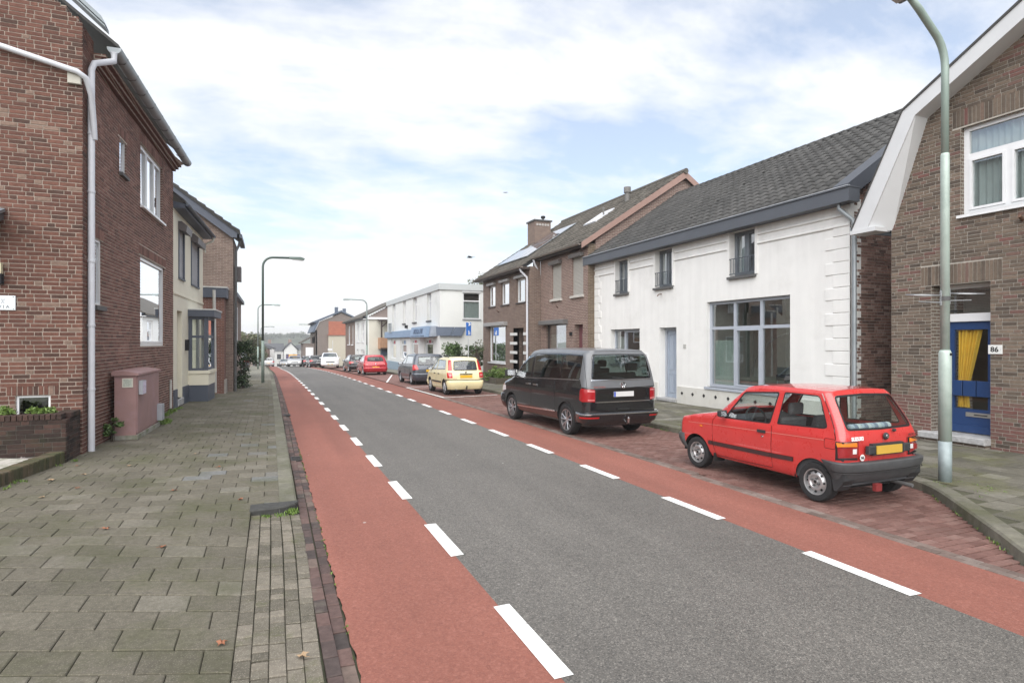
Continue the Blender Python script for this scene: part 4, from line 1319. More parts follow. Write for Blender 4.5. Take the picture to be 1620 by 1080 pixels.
for (la, s_, h_, r_) in ((15.05, 22.6, .4, .16), (13.85, 22.7, .35, .06)):
    zb = 5.93 + (la - 11.27) * sl_
    m_ = MB(); m_.lathe([(r_ * .7, -.1), (r_ * .7, h_), (r_, h_), (r_, h_ + .25 * (r_ / .16)), (0, h_ + .27 * (r_ / .16))], (la, s_, zb), (0, 0, 1), 14); m_.build('roof_vent', plain('vent_grey', lin((110, 108, 105)), .6), hA)
downpipe(hA, [(11.25, 24.62, 5.86), (11.3, 24.62, 5.7), (11.55, 24.72, 5.35), (11.57, 24.72, 5.2), (11.57, 24.72, .1)], .05, GREYPVC, (4.5, 2.6))

hB = thing('brick_house', 'brown brick house with chimney, solar panels and three small white upper windows', 'house')
FB = Fr((11.065, 0), (0, 1), (-1, 0))
opB = [(25.16, 26.23, 3.94, 5.1), (27.16, 28.28, 3.95, 5.1), (29.13, 30.14, 3.96, 5.1), (27.66, 30.14, .95, 2.9), (25.35, 26.6, .15, 2.72)]
plain_wall(hB, FB, 24.65, 31.06, -.3, 5.55, opB, BB, .3)
plain_wall(hB, Fr((11.065, 24.65), (1, 0), (0, -1)), .3, .56, -.3, 5.9, [], BB, .28, 'side_wall')
plain_wall(hB, Fr((11.065, 31.06), (1, 0), (0, 1)), .3, 10, -.3, 5.5, [], BB, .28, 'side_wall')
for a, b, c, e in opB[:3]:
    window(hB, FB, a, b, c, e, PVC, .09, .09, .06, sill=(.05, .06), sillmat=BROWNW, curtain=[(0, .45, 0, 1), (.6, 1, 0, 1)])
    m_ = MB(); m_.bbox(FB, a - .05, b + .05, e, e + .13, 0, .14, .01); m_.build('shutter_box', plain('shutter_pale', lin((150, 148, 146)), .5), hB)
window(hB, FB, 27.66, 30.14, .95, 2.9, PVC, .1, .08, .07, sill=(.06, .06), curtain=[(0, 1, 0, 1)], cmat=NET)
m_ = MB(); m_.bbox(FB, 27.4, 30.5, 2.88, 3.08, 0, .22, .02); m_.build('awning_box', plain('shutter_pale', lin((150, 148, 146)), .5), hB)
d = MB(); d.fbox(FB, 25.35, 26.05, .2, 2.72, -.5, -.44); door = d.build('door', plain('grey_door', lin((90, 92, 96)), .4), hB)
g = MB(); g.fbox(FB, 25.5, 25.9, .6, 2.5, -.438, -.43); g.build('door_pane', GLASS, door)
d = MB(); d.fbox(FB, 26.05, 26.13, .2, 2.72, -.5, -.4); d.fbox(FB, 25.27, 25.35, .2, 2.72, -.5, -.4); d.build('door_frame', PVC, hB)
for z in (.55, 1.0, 1.45, 1.9, 2.35):
    for a, b in ((26.13, 27.0), (24.95, 25.35)):
        m_ = MB(); m_.bbox(FB, a, b, z, z + .14, -.01, .03, .006); m_.build('white_band', plain('band_white', (0.65, 0.65, 0.63), .7), hB)
m_ = MB(); m_.fbox(FB, 26.6, 26.61, .1, 2.72, -.5, 0); m_.build('porch_side', BB, hB)
g = MB(); g.tube([FB.p(28.6, 3.6, 0), FB.p(28.5, 3.66, .14)], .025, 6); g.build('flag_holder', plain('rusty_iron', (0.13, 0.07, 0.045), 0.8), hB)
LsB = 5.6 * nl; zB = 5.93 - (11.27 - 10.67) * sl_
roof_tiles(hB, (10.67, 24.67, zB), (0, 1, 0), upv, 6.75, LsB, 0.3, .34, TILEA, 0, curve=.04, lip=.03)
gutter(hB, (10.63, 24.55, zB), (10.63, 31.5, zB), (-1, 0), .075, plain('brown_gutter', lin((120, 112, 105)), 0.5))
m_ = MB(); m_.fbox(FB, 24.6, 31.4, 5.4, 5.52, 0, .4); m_.build('eave_board', BROWNW, hB)
downpipe(hB, [(10.66, 24.85, zB - .05), (10.7, 24.83, zB - .2), (10.98, 24.78, 5.05), (11.0, 24.78, 4.9), (11.0, 24.78, .1)], .05, GREYPVC, (3.8, 2.0))
ch = MB(); ch.box(13.75, 14.75, 29.9, 30.9, 7.2, 8.9); ch.build('chimney', BB, hB)
ch = MB(); ch.box(13.68, 14.82, 29.83, 30.97, 8.9, 8.98); ch.build('chimney_cap', STONED, hB)
for k in range(5):
    m_ = MB(); m_.lathe([(0, .02), (.07, .02), (.07, 0)], (13.9 + .17 * k, 29.9, 8.7), (0, -1, 0), 10); m_.build('chimney_vent', plain('vent_pale', (0.4, 0.38, 0.36), .7), hB)
m_ = MB(); m_.lathe([(.05, 0), (.05, .2), (.13, .2), (.13, .32), (0, .36)], (14.5, 30.4, 8.98), (0, 0, 1), 10); m_.build('flue', DARK, hB)
# solar panels
SOL = plain('solar_glass', (0.04, 0.05, 0.09), 0.06, 0.0, var=0.0, spec=1.0, coat=1.0)
Nv = Vector((-sl_ / nl, 0, 1 / nl)); Uv = Vector(upv)
for r_ in range(2):
    for c_ in range(4):
        if r_ == 1 and c_ == 3: continue
        o = Vector((10.67, 26.0 + c_ * 1.03, zB)) + Uv * (1.1 + r_ * 1.68) + Nv * .12
        P = [o, o + Vector((0, 1.0, 0)), o + Vector((0, 1.0, 0)) + Uv * 1.62, o + Uv * 1.62]
        pan = thing('solar_panel', 'glossy solar panel on the brick roof, %s row, %s from the near end' % (['lower', 'upper'][r_], ['first', 'second', 'third', 'fourth'][c_]), 'solar panel', 'solar panels on the brick house roof')
        m_ = MB(); m_.prism(P, -Nv * .03); m_.build('frame', ZINC, pan)
        m_ = MB(); e_ = .03
        P2 = [o + Vector((0, e_, 0)) + Uv * e_, o + Vector((0, 1 - e_, 0)) + Uv * e_, o + Vector((0, 1 - e_, 0)) + Uv * (1.62 - e_), o + Vector((0, e_, 0)) + Uv * (1.62 - e_)]
        m_.prism([p + Nv * .004 for p in P2], -Nv * .003); m_.build('panel_glass', SOL, pan)
o = Vector((10.67, 22.6, zB)) + Uv * 3.3 + Nv * .1
rw = MB(); P = [o, o + Vector((0, 1.1, 0)), o + Vector((0, 1.1, 0)) + Uv * 1.2, o + Uv * 1.2]
rw.prism(P, -Nv * .06); rw.build('roof_window', GREYPVC, hA)

# ---------------------------------------------------------------- flat-roofed white shop
sh = thing('shop_building', 'white flat-roofed shop with blue sign band and tall narrow windows', 'shop')
FSH = Fr((10.0, 0), (0, 1), (-1, 0))
SHW = plain('shop_white', (0.7, 0.71, 0.69), .85, var=.05, scale=.8, dirt=(0.52, 0.54, 0.5), dirt_scale=.6, dirt_pos=(.55, .9))
SHB = plain('shop_blue_band', lin((128, 150, 176)), .55, var=.06)
SHD = plain('shop_slate', lin((82, 92, 108)), .5, var=.08)
zs_ = -.6
ops = [(38.55, 39.75, 3.53, 5.4), (42.85, 44.1, 3.55, 5.42), (46.7, 47.8, 3.57, 5.42), (51.0, 52.35, 2.98, 5.45), (38.1, 40.6, .9, 2.3), (42.4, 45.0, .9, 2.3), (46.4, 48.85, .62, 2.28), (50.65, 53.15, .62, 2.28)]
plain_wall(sh, FSH, 36.36, 54.7, zs_, 5.42, ops, SHW, .3)
FSS = Fr((10.0, 36.36), (1, 0), (0, -1))
plain_wall(sh, FSS, .3, 5.6, zs_, 5.42, [(1.55, 2.75, 3.55, 5.3)], SHW, .3, 'side_wall')
m_ = MB(); m_.fbox(FSH, 36.25, 54.8, 5.42, 5.83, -.3, .1); m_.build('roof_fascia', plain('fascia_pale_grey', lin((186, 190, 190)), .5, var=.04), sh)
m_ = MB(); m_.fbox(FSS, -.09, 5.6, 5.42, 5.828, -.3, .1); m_.build('roof_fascia', plain('fascia_pale_grey', lin((186, 190, 190)), .5), sh)
m_ = MB(); m_.box(10.2, 15.6, 36.5, 54.6, 5.3, 5.45); m_.build('flat_roof', STONED, sh)
for (a, b, c, e) in ops[:4]:
    window(sh, FSH, a, b, c, e, PVC, .18, .1, .07, trans=(.72,), sill=(.08, .1), sillmat=STONED, room=1.0)
window(sh, FSS, 1.55, 2.75, 3.55, 5.3, PVC, .06, .07, .06, trans=(.68,), sill=(.05, .08), sillmat=plain('sill_grey', (0.25, 0.26, 0.27), .6), curtain=[(0, 1, 0, .7)], cmat=plain('blind_pale', (0.5, 0.53, 0.53), .9))
m_ = MB(); m_.fbox(FSS, 1.5, 2.8, 5.3, 5.4, .003, .04); m_.build('shutter_box', PVC, sh)
RED = plain('sign_red', (0.42, 0.06, 0.09), .6, var=.0)
for k, (a, b, c, e) in enumerate(ops[4:]):
    w_ = window(sh, FSH, a, b, c, e, PVC, .1, .08, .07, trans=(.73,), room=1.5, curtain=[(0, 1, 0, .68)] if k in (0, 1) else None, cmat=plain('beige_blind', (0.3, 0.28, 0.24), .9))
    # printed strip in the upper light: red block between two dark marks
    m_ = MB(); zt = c + (e - c) * .74
    m_.fbox(FSH, a + .1, b - .1, zt + .02, e - .09, -.14, -.125, mi=0)
    st = m_.build('window_strip', plain('strip_white', (0.62, 0.63, 0.6), .6), w_)
    m_ = MB(); um = (a + b) / 2; m_.fbox(FSH, um - .35, um + .35, zt + .05, e - .1, -.124, -.121); m_.build('strip_print', RED if k != 2 else SHB, st)
    for q in (-.75, .75):
        m_ = MB(); m_.prism([FSH.p(um + q - .13, zt + .08, -.124), FSH.p(um + q + .13, zt + .08, -.124), FSH.p(um + q, e - .14, -.124)], (-.003, 0, 0)); m_.build('strip_mark', DARK, st)
for (a, b) in ((41.95, 46.2), (46.22, 50.4), (50.42, 54.72)):
    m_ = MB(); m_.bbox(FSH, a, b, 2.42, 2.98, 0, .28, .02); m_.build('sign_panel', SHB, sh)
m_ = MB(); m_.prism([FSH.p(37.3, 2.38, .02), FSH.p(37.3, 2.38, .75), FSH.p(37.3, 3.1, .62), FSH.p(37.3, 3.1, .02)], (0, 4.55, 0)); bx_ = m_.build('sign_box', SHB, sh)
Mx = face_matrix(FSH, 39.55, 2.76, .705)
tilt = Matrix.Rotation(math.radians(-10), 4, 'X')
SGN = plain('sign_letters', lin((84, 102, 128)), .5, var=0)
text('sign_lettering', 'VIDOA ETI', .5, Mx @ tilt, SGN, bx_, .01, xscale=1.15)
m_ = MB(); m_.fbox(FSH, 37.6, 38.7, 2.44, 2.49, .70, .765); m_.fbox(FSH, 38.9, 40.1, 2.44, 2.49, .70, .765); m_.fbox(FSH, 40.3, 41.5, 2.44, 2.49, .70, .765); m_.build('sign_strip', SGN, bx_)
m_ = MB(); m_.prism([FSH.p(36.9, 2.42, .02), FSH.p(36.9, 2.42, .5), FSH.p(36.9, 3.08, .4), FSH.p(36.9, 3.08, .02)], (0, .35, 0)); m_.build('sign_end', plain('sign_grey', lin((150, 158, 170)), .5), sh)
for (a, b, sk) in ((.0, .75, 0), (.78, 1.55, 0)):
    m_ = MB(); m_.prism([FSS.p(a + (.22 if a else -.28), 3.02, .05), FSS.p(b + .22, 3.02, .05), FSS.p(b - .15, 2.44, .2), FSS.p(a - (.15 if a else .28), 2.44, .2)], (0, -.04, 0)); m_.build('side_sign_panel', SHD, sh)
m_ = MB(); m_.fbox(FSH, 45.9, 46.2, 3.15, 3.4, .0, .2); m_.build('alarm_box', DARK, sh)
m_ = MB()
for i in range(12): m_.tube([FSH.p(50.9 + i * .13, 2.9, .35), FSH.p(50.9 + i * .13, 3.7, .35)], .012, 5)
m_.tube([FSH.p(50.9, 3.7, .35), FSH.p(52.4, 3.7, .35)], .02, 5); m_.tube([FSH.p(50.9, 2.9, .35), FSH.p(52.4, 2.9, .35)], .02, 5)
m_.build('balcony_rail', ZINC, sh)
m_ = MB(); m_.fbox(FSH, 36.33, 54.73, zs_, .35, 0, .05); m_.build('plinth', plain('plinth_blue', lin((140, 158, 172)), .7, var=.1), sh)

# ---------------------------------------------------------------- white house with balcony, mansard house beyond
hw = thing('balcony_house', 'white and brown house with timber balcony on its near side, behind the red hatchback', 'house')
FH = Fr((8.5, 0), (0, 1), (-1, 0)); zg = -1.1
opH = [(59.3, 61.0, 2.1, 4.0), (62.8, 64.6, 2.1, 4.0), (67.6, 69.0, 1.8, 4.0), (70.6, 72.6, 1.8, 4.0), (59.0, 61.6, -.9, 1.3), (63.2, 64.6, -.9, 1.3)]
plain_wall(hw, FH, 58, 66, zg, 4.45, [o for o in opH if o[1] < 66], SHW, .3)
plain_wall(hw, FH, 66.003, 75, zg, 4.44, [o for o in opH if o[0] > 66], BB, .3, 'brick_wall')
for a, b, c, e in opH:
    window(hw, FH, a, b, c, e, PVC, .12, .14, .08, trans=(.55,), room=.8, sill=(.08, .1))
FHs = Fr((8.5, 58), (1, 0), (0, -1))
def clipH(z):
    if z < 4.4: return (.3, 9.0)
    a = (z - 4.4) / .55
    return (a, 9 - a) if a < 4.4 else None
plain_wall(hw, FHs, .3, 9.0, zg, 4.4, [], plain('cream_side', (0.62, 0.6, 0.52), .85, var=.06, scale=1), .3, 'side_wall')
plain_wall(hw, FHs, .0, 9.0, 4.4, 6.7, [], plain('gable_slate', lin((130, 118, 112)), .8, var=.15), .3, 'gable_wall', clip=clipH)
m_ = MB(); m_.fbox(FHs, -.3, 9.2, 4.3, 4.5, .0, .2); m_.build('gable_board', PVC, hw)
m_ = MB(); m_.fbox(FH, 57.8, 75.2, 4.35, 4.6, 0, .3); m_.build('eave_box', SHD, hw)
for sgn_ in (0, 1):
    m_ = MB()
    P = [(8.1, 57.8, 4.55), (13.0, 57.8, 7.0), (13.0, 75.2, 7.0), (8.1, 75.2, 4.55)] if sgn_ == 0 else [(17.9, 57.8, 4.4), (13.0, 57.8, 7.0), (13.0, 75.2, 7.0), (17.9, 75.2, 4.4)]
    m_.prism(P, (0, 0, -.15)); m_.build('roof_slope', TILEA, hw)
WOODB = plain('balcony_wood', lin((170, 132, 104)), .7, var=.15, scale=4)
m_ = MB(); m_.fbox(FHs, 1.2, 4.6, 1.35, 1.5, 0, 1.3); m_.build('balcony_floor', BROWNW, hw)
for k in range(16):
    m_ = MB(); m_.fbox(FHs, 1.2 + k * .21, 1.4 + k * .21, 1.5, 2.5, 1.27, 1.3); m_.build('balcony_board', WOODB, hw)
m_ = MB(); m_.fbox(FHs, 1.17, 1.2, 1.4, 2.5, 0, 1.3); m_.build('balcony_side', WOODB, hw)
for u in (1.25, 3.0):
    m_ = MB(); m_.fbox(FHs, u, u + .14, 2.5, 4.2, 1.1, 1.25); m_.build('balcony_post', BROWNW, hw)
    m_ = MB(); m_.tube([FHs.p(u + .07, 3.5, 1.17), FHs.p(u + .7, 4.1, 1.17)], .06, 4); m_.build('balcony_brace', BROWNW, hw)
m_ = MB(); m_.fbox(FHs, 1.1, 4.6, 4.1, 4.25, .2, 1.3); m_.build('balcony_beam', BROWNW, hw)
m_ = MB(); m_.fbox(FHs, 2.2, 3.9, zg, 1.2, .0, .06); m_.build('garage_door', plain('garage_white', (0.66, 0.66, 0.66), .6), hw)
m_ = MB(); m_.fbox(FHs, 1.4, 4.4, .75, 1.3, .07, .4); m_.build('canopy', SHD, hw)

hm = thing('mansard_house', 'grey-brown gabled house with orange tiled side wall far down the street', 'house')
FM = Fr((0, 92), (1, 0), (0, -1))
MB_ = bricktex('mansard_brick', (0.2, 0.165, 0.15), (0.17, 0.14, 0.125), (0.24, 0.21, 0.19), .3, .09, .01)
def clipM(z):
    if z < 3.9: return (6.1, 13.5)
    if z < 5.2: return (6.1 + (z - 3.9) * .45, 13.5 - (z - 3.9) * .45)
    a = (z - 5.2) / .42
    return (6.7 + a, 12.9 - a) if a < 3.0 else None
plain_wall(hm, FM, 6.1, 13.5, -1.8, 6.5, [], MB_, .3, 'gable_wall', clip=clipM)
m_ = MB(); m_.fbox(FM, 7.95, 13, 3.25, 5.25, .002, .1); m_.build('tile_hung_wall', bricktex('orange_tiles', (0.42, 0.155, 0.1), (0.36, 0.13, 0.085), (0.25, 0.1, 0.07), .3, .25, .02), hm)
m_ = MB(); m_.fbox(FM, 7.9, 13, -1.8, 3.1, .002, .5); m_.build('lean_to', plain('beige_render', lin((182, 175, 160)), .85, var=.08), hm)
m_ = MB(); m_.fbox(FM, 7.8, 13, 3.1, 3.25, .002, .65); m_.build('lean_to_eave', plain('orange_eave', (0.3, 0.12, 0.085), .8), hm)
P = [(6.0, 5.0), (9.8, 6.7), (9.8, 6.95), (5.55, 5.1)]
m_ = MB(); m_.prism([(x, 91.8, z) for x, z in P], (0, 14, 0)); m_.prism([(9.8, 91.8, 6.7), (13.4, 91.8, 5.0), (13.6, 91.8, 5.1), (9.8, 91.8, 6.95)], (0, 14, 0)); m_.build('roof_slope', SHD, hm)
m_ = MB(); m_.prism([(5.9, 91.85, 3.6), (6.6, 91.85, 5.2), (6.3, 91.85, 5.3), (5.6, 91.85, 3.6)], (0, 14, 0)); m_.build('mansard_slope', SHD, hm)
m_ = MB(); m_.prism([(6.1, 92.0, -1.8), (6.1, 92.0, 3.9), (6.15, 106, 3.9), (6.15, 106, -1.8)], (.2, 0, 0)); m_.build('front_wall', MB_, hm)
for x_, h_ in ((9.4, .7), (10.6, .5)):
    m_ = MB(); m_.box(x_ - .25, x_ + .25, 95, 95.5, 6.3, 6.9 + h_); m_.build('chimney', SHD, hm)
gd = MB(); gd.box(4.4, 6.05, 93.5, 101, -1.8, 1.9); 
ga = thing('garage', 'low brick garage with white door beside the grey-brown gabled house', 'garage')
gd.build('wall', MB_, ga)
m_ = MB(); m_.prism([(4.0, 93.2, 1.9), (6.08, 93.2, 3.0), (6.08, 101, 3.0), (4.0, 101, 1.9)], (0, 0, .15)); m_.build('roof', TILEA, ga)
m_ = MB(); m_.box(4.75, 5.85, 93.4, 93.497, -1.75, 1.3); m_.build('garage_door', PVC, ga)
# ================================================================ LEFT SIDE HOUSES
BRL = toned('brick_red_brown', [(0.0, (0.072, 0.041, 0.032)), (0.2, (0.108, 0.05, 0.038)), (0.6, (0.135, 0.061, 0.045)), (0.93, (0.16, 0.075, 0.055)), (1.0, (0.2, 0.135, 0.105))], 0.85, 0.3, 26, 0.7, 120)
BRL2 = toned('brick_red', [(0.0, (0.115, 0.062, 0.05)), (0.3, (0.17, 0.085, 0.066)), (0.7, (0.21, 0.105, 0.082)), (1.0, (0.26, 0.145, 0.115))], 0.85, 0.25, 26, 0.6, 120)
CL = bricktex('core_left', (0.18, 0.085, 0.065), (0.13, 0.06, 0.05), (0.4, 0.34, 0.28))
MORT_P = plain('mortar_beige', (0.5, 0.43, 0.365), 0.95, var=0.22, scale=10, bmp=0.4)
MORT_N = plain('mortar_near', (0.37, 0.31, 0.26), .95, var=.25, scale=10, bmp=.4)
nl_ = thing('brick_house', 'tall red-brown brick house with pale mortar at the left edge, cellar window low down', 'house')
FN = Fr((0, 11.75), (1, 0), (0, -1))        # u = street X
def clipN(z):
    if z < 7.32: return (-9.5, -2.93)
    a = (z - 7.32) / 0.9
    return (-9.5 + a, -2.93 - a) if a < 3.2 else None
opN = [(-3.83, -3.37, 0.62, 1.14)]
def toneN(u, z, r):
    t = r.random()
    if z < 1.3 and r.random() < .3: return r.uniform(0.0, .2)
    return t if t < .93 else 1.0
brick_wall(nl_, FN, -6.6, -2.93, -0.1, 10.0, opN, BRL, MORT_N, CL, clip=clipN, soldiers=[(-3.95, -3.25, 1.14, 1.3)], tonef=toneN, bl=0.226, bh=0.069, joint=0.0135)
FNs = Fr((-2.93, 11.75), (0, 1), (1, 0))
brick_wall(nl_, FNs, 0.0, 0.66, -0.1, 7.32, [], BRL, MORT_N, CL, n_single=150, bl=0.226, bh=0.069, joint=0.0135)
window(nl_, FN, -3.83, -3.37, 0.62, 1.14, PVC, .04, .035, .04, name='cellar_window', room=.5, roommat=DARK)
m_ = MB(); m_.bbox(FN, -3.13, -2.94, 6.3, 6.52, .0, .05, .01); m_.build('corbel_stone', plain('pale_stone', (0.5, 0.48, 0.42), .8, var=.1), nl_)
# verge of the roof
m_ = MB(); a = (-2.58, 7.33); b = (-5.8, 7.33 + 3.22 * .9)
P = [(a[0], 11.58, a[1]), (a[0] - .05, 11.58, a[1] + .12), (b[0] - .05, 11.58, b[1] + .12), (b[0], 11.58, b[1])]
m_.prism(P, (0, .3, 0)); m_.build('verge_board', plain('lead_grey', lin((128, 136, 140)), .5, .2), nl_)
m_ = MB(); P = [(a[0], 11.59, a[1] - .02), (b[0], 11.59, b[1] - .02), (b[0], 11.87, b[1] - .02), (a[0], 11.87, a[1] - .02)]
m_.prism(P, (0, 0, -.03)); m_.build('verge_soffit', plain('lead_grey', lin((128, 136, 140)), .5, .2), nl_)
# pipes: sloping waste pipe to the corner
pp = [(-5.2, 11.66, 6.98), (-4.03, 11.66, 6.73), (-2.98, 11.66, 6.49), (-2.87, 11.7, 6.42), (-2.835, 11.86, 6.2), (-2.83, 11.98, 5.75), (-2.83, 12.03, 5.5)]
downpipe(nl_, pp, .047, GREYPVC)
# wall lamp, small canopy, name plate at the frame's edge
t_ = thing('wall_lamp', 'narrow wall lamp with pale glass on the left brick wall', 'lamp')
m_ = MB(); m_.fbox(FN, -4.06, -3.975, 2.94, 3.1, 0.003, .11); m_.build('bracket', DARK, t_)
m_ = MB(); m_.fbox(FN, -4.06, -3.985, 3.1, 3.27, .01, .1); m_.build('lamp_glass', plain('lamp_cream', (0.7, 0.66, 0.45), .5), t_)
m_ = MB(); m_.prism([(-5.2, 11.74, 4.25), (-3.9, 11.74, 4.18), (-3.72, 11.0, 3.86), (-3.72, 11.0, 3.8), (-3.9, 11.74, 4.0), (-5.2, 11.74, 4.0)], (-.0, 0, .02))
cn = thing('door_canopy', 'grey lead-covered canopy tip above the left wall lamp', 'canopy')
c_ = MB(); c_.prism([(-5.6, 11.72, 4.28), (-3.95, 11.72, 4.1), (-3.86, 11.05, 3.9), (-5.6, 11.05, 4.0)], (0, 0, .05)); c_.build('canopy_top', plain('lead_grey', lin((128, 136, 140)), .5, .2), cn)
c_ = MB(); c_.prism([(-5.6, 11.72, 4.26), (-3.97, 11.72, 4.07), (-3.89, 11.08, 3.88), (-5.6, 11.08, 3.98)], (0, 0, -.1)); c_.build('canopy_board', STONED, cn)
pt = thing('name_plate', 'white enamel name plate with dark letters on the left brick wall', 'sign')
m_ = MB(); m_.bbox(FN, -4.34, -3.822, 2.52, 2.757, .004, .022, .008); npl = m_.build('plate', plain('enamel_pale', (0.7, 0.74, 0.76), .3, var=.04), pt)
text('lettering', 'OLIVIA', .072, face_matrix(FN, -4.055, 2.575, .0225), plain('ink_blue', (0.05, 0.06, 0.09), .5, var=0), pt, .0005, spacing=1.5)
for q in ((-3.85, 2.735), (-3.85, 2.543)):
    m_ = MB(); m_.lathe([(0, .004), (.007, .003), (.007, 0)], FN.p(q[0], q[1], .022), (0, -1, 0), 8); m_.build('screw', DARK, pt)
m_ = MB()
for k in range(9):
    a = math.pi * (1.15 + .7 * k / 8)
    p0 = FN.p(-3.985 + .026 * math.cos(a), 2.71 + .03 * math.sin(a), .0225)
    m_.tube([p0, (p0[0] + .004, p0[1], p0[2] + .003)], .0035, 4)
m_.tube([FN.p(-3.985, 2.68, .0225), FN.p(-3.985, 2.655, .0225)], .003, 4); m_.tube([FN.p(-3.99, 2.655, .0225), FN.p(-4.005, 2.63, .0225)], .003, 4); m_.tube([FN.p(-3.98, 2.655, .0225), FN.p(-3.965, 2.63, .0225)], .003, 4)
m_.build('emblem', plain('ink_grey', (0.25, 0.25, 0.3), .5, var=0), pt)
MORT_K = plain('mortar_dirty', (0.1, 0.09, 0.075), .95, var=.3, scale=8)
MORT_N = plain('mortar_near', (0.37, 0.31, 0.26), .95, var=.25, scale=10, bmp=.4)
# brick planter under the cellar window
pl_ = thing('planter', 'low brick planter below the cellar window with green plants', 'planter')
FP = Fr((0, 11.02), (1, 0), (0, -1)); FPs = Fr((-2.96, 11.02), (0, 1), (1, 0))
BRP = toned('planter_brick', [(0, (0.028, 0.02, 0.017)), (.5, (0.05, 0.03, 0.025)), (1, (0.08, 0.045, 0.036))], .9, .3, 20, .6, 100, moss=(0.035, 0.04, 0.02), moss_scale=2.5, moss_pos=(.5, .75))
brick_wall(pl_, FP, -5.6, -2.96, 0.05, 0.81, [], BRP, MORT_K, CL, n_single=60, thick=.18, bl=.226, bh=.069)
brick_wall(pl_, FPs, 0.0, .73, 0.05, 0.81, [], BRP, MORT_K, CL, n_single=60, thick=.18, bl=.226, bh=.069)
items = [(-5.6 + i * .07, -5.6 + i * .07 + .06, .812, .895, -.2, .015, R.random()) for i in range(37)]
lay_pieces(pl_, 'coping_brick', FP, items, BRP, 60, 'coping')
items = [(.2 + i * .07, .2 + i * .07 + .06, .812, .895, -.2, .014, R.random()) for i in range(7)]
lay_pieces(pl_, 'coping_brick', FPs, items, BRP, 60, 'coping')
m_ = MB(); m_.box(-5.6, -3.1, 11.15, 11.74, .5, .82); m_.build('soil', plain('soil', (0.03, 0.022, 0.016), .95, var=.3), pl_)
# low garden wall of upright bricks
lw = thing('garden_wall', 'low mossy wall of upright bricks along the left pavement', 'garden wall')
A0 = Vector((-2.97, 11.0)); A1 = Vector((-3.75, 6.0)); dv = (A1 - A0).normalized(); ln = (A1 - A0).length
FLw = Fr(A0, dv, (-dv.y, dv.x))
if FLw.n.x < 0: FLw.n = -FLw.n
MOSSB = toned('mossy_brick', [(0, (0.05, 0.045, 0.03)), (.6, (0.085, 0.075, 0.045)), (1, (0.12, 0.09, 0.06))], .95, .3, 18, .7, 100, moss=(0.05, 0.07, 0.02), moss_scale=2.0, moss_pos=(.42, .7))
items = []
u = 0.0
while u < ln:
    items.append((u + .004, u + .062, 0.05, .315 + R.uniform(-.006, .006), -.2, R.uniform(-.004, .004), R.random())); u += .066
lay_pieces(lw, 'wall_brick', FLw, items, MOSSB, 300, 'wall_brick_field')
m_ = MB(); m_.fbox(FLw, 0, ln, .02, .29, -.19, -.01); m_.build('wall_core', SAND, lw)
gv = MB(); gr_ = random.Random(3)
for k in range(2600):
    t = gr_.random(); x0 = -3.2 - gr_.random() ** 1.2 * 2.2; y0 = 6.5 + t * 4.4
    if x0 > -3.22 - (11.0 - y0) * .155 - .02: continue
    r_ = gr_.uniform(.015, .04); z0 = .255
    a = gr_.uniform(0, 6.3)
    v = []
    for i in range(5): v.append((x0 + r_ * math.cos(a + i * 1.256), y0 + r_ * math.sin(a + i * 1.256), z0))
    v.append((x0, y0, z0 + r_ * gr_.uniform(.6, 1.0)))
    gv.add(v, [(i, (i + 1) % 5, 5) for i in range(5)], gr_.random())
GRAV = toned('gravel', [(0, (0.11, 0.09, 0.09)), (.6, (0.22, 0.19, 0.18)), (1, (0.5, 0.48, 0.45))], .8, .2, 30)
tag(gv.build('gravel', GRAV), 'pinkish grey gravel in the front garden left of the wall', 'gravel', kind='stuff')
m_ = MB(); m_.prism([(-3.2, 10.99, .24), (-6.5, 10.99, .24), (-6.5, 6.0, .24), (-3.95, 6.0, .24)], (0, 0, .015)); m_.build('garden_bed', plain('garden_grit', (0.16, 0.145, 0.135), .95, var=.3, scale=30))['kind'] = 'structure'
gs = thing('garden_slab', 'pale concrete slab lying in the gravel front garden', 'slab')
m_ = MB(); m_.prism([(-3.3, 10.6, .25), (-3.75, 10.85, .25), (-4.1, 9.2, .25), (-3.55, 8.9, .25)], (0, 0, .045)); m_.build('slab', plain('pale_slab', (0.42, 0.4, 0.36), .85, var=.2, scale=9, dirt=(0.16, 0.17, 0.1), dirt_scale=4), gs)

# ---- second brick house
l2 = thing('brick_house', 'red brick house with long zinc gutter and large white-framed window behind the pink cabinet', 'house')
O2 = Vector((-2.95 + .045 * (12.42 - 12.6), 12.42)); U2 = Vector((.045, 1)).normalized()
FL = Fr(O2, U2, (1, -.045))
def uu(s): return (s - 12.42) / U2.y
op2 = [(uu(15.74), uu(18.0), 5.18, 6.66), (uu(15.71), uu(18.28), 1.92, 4.05), (uu(14.1), uu(14.56), 5.5, 6.25), (uu(12.5), uu(12.98), 2.67, 3.9)]
end2 = uu(19.36)
brick_wall(l2, FL, 0.0, end2, -.1, 6.96, op2, BRL2, MORT_P, CL, soldiers=[(uu(15.6), uu(18.15), 6.66, 6.88), (uu(15.6), uu(18.4), 4.05, 4.27), (uu(14.0), uu(14.66), 6.25, 6.45), (uu(12.45), uu(13.08), 3.9, 4.1)], bl=.226, bh=.0665, joint=.014,
           tonef=lambda u, z, r: r.uniform(0, .35) if z < 1.1 and r.random() < .7 else r.random())
W2 = plain('white_frame_left', (0.8, 0.81, 0.82), .3, var=.03)
window(l2, FL, *op2[0], W2, .06, .06, .06, mull=(.33, .66), sash=[(0, 0), (1, 0), (2, 0)], sill=(.08, .05), curtain=[(.03, .3, 0, 1), (.36, .63, 0, 1), (.7, .97, 0, 1)], cmat=plain('striped_net', (0.5, 0.52, 0.52), .9, var=.4, scale=8))
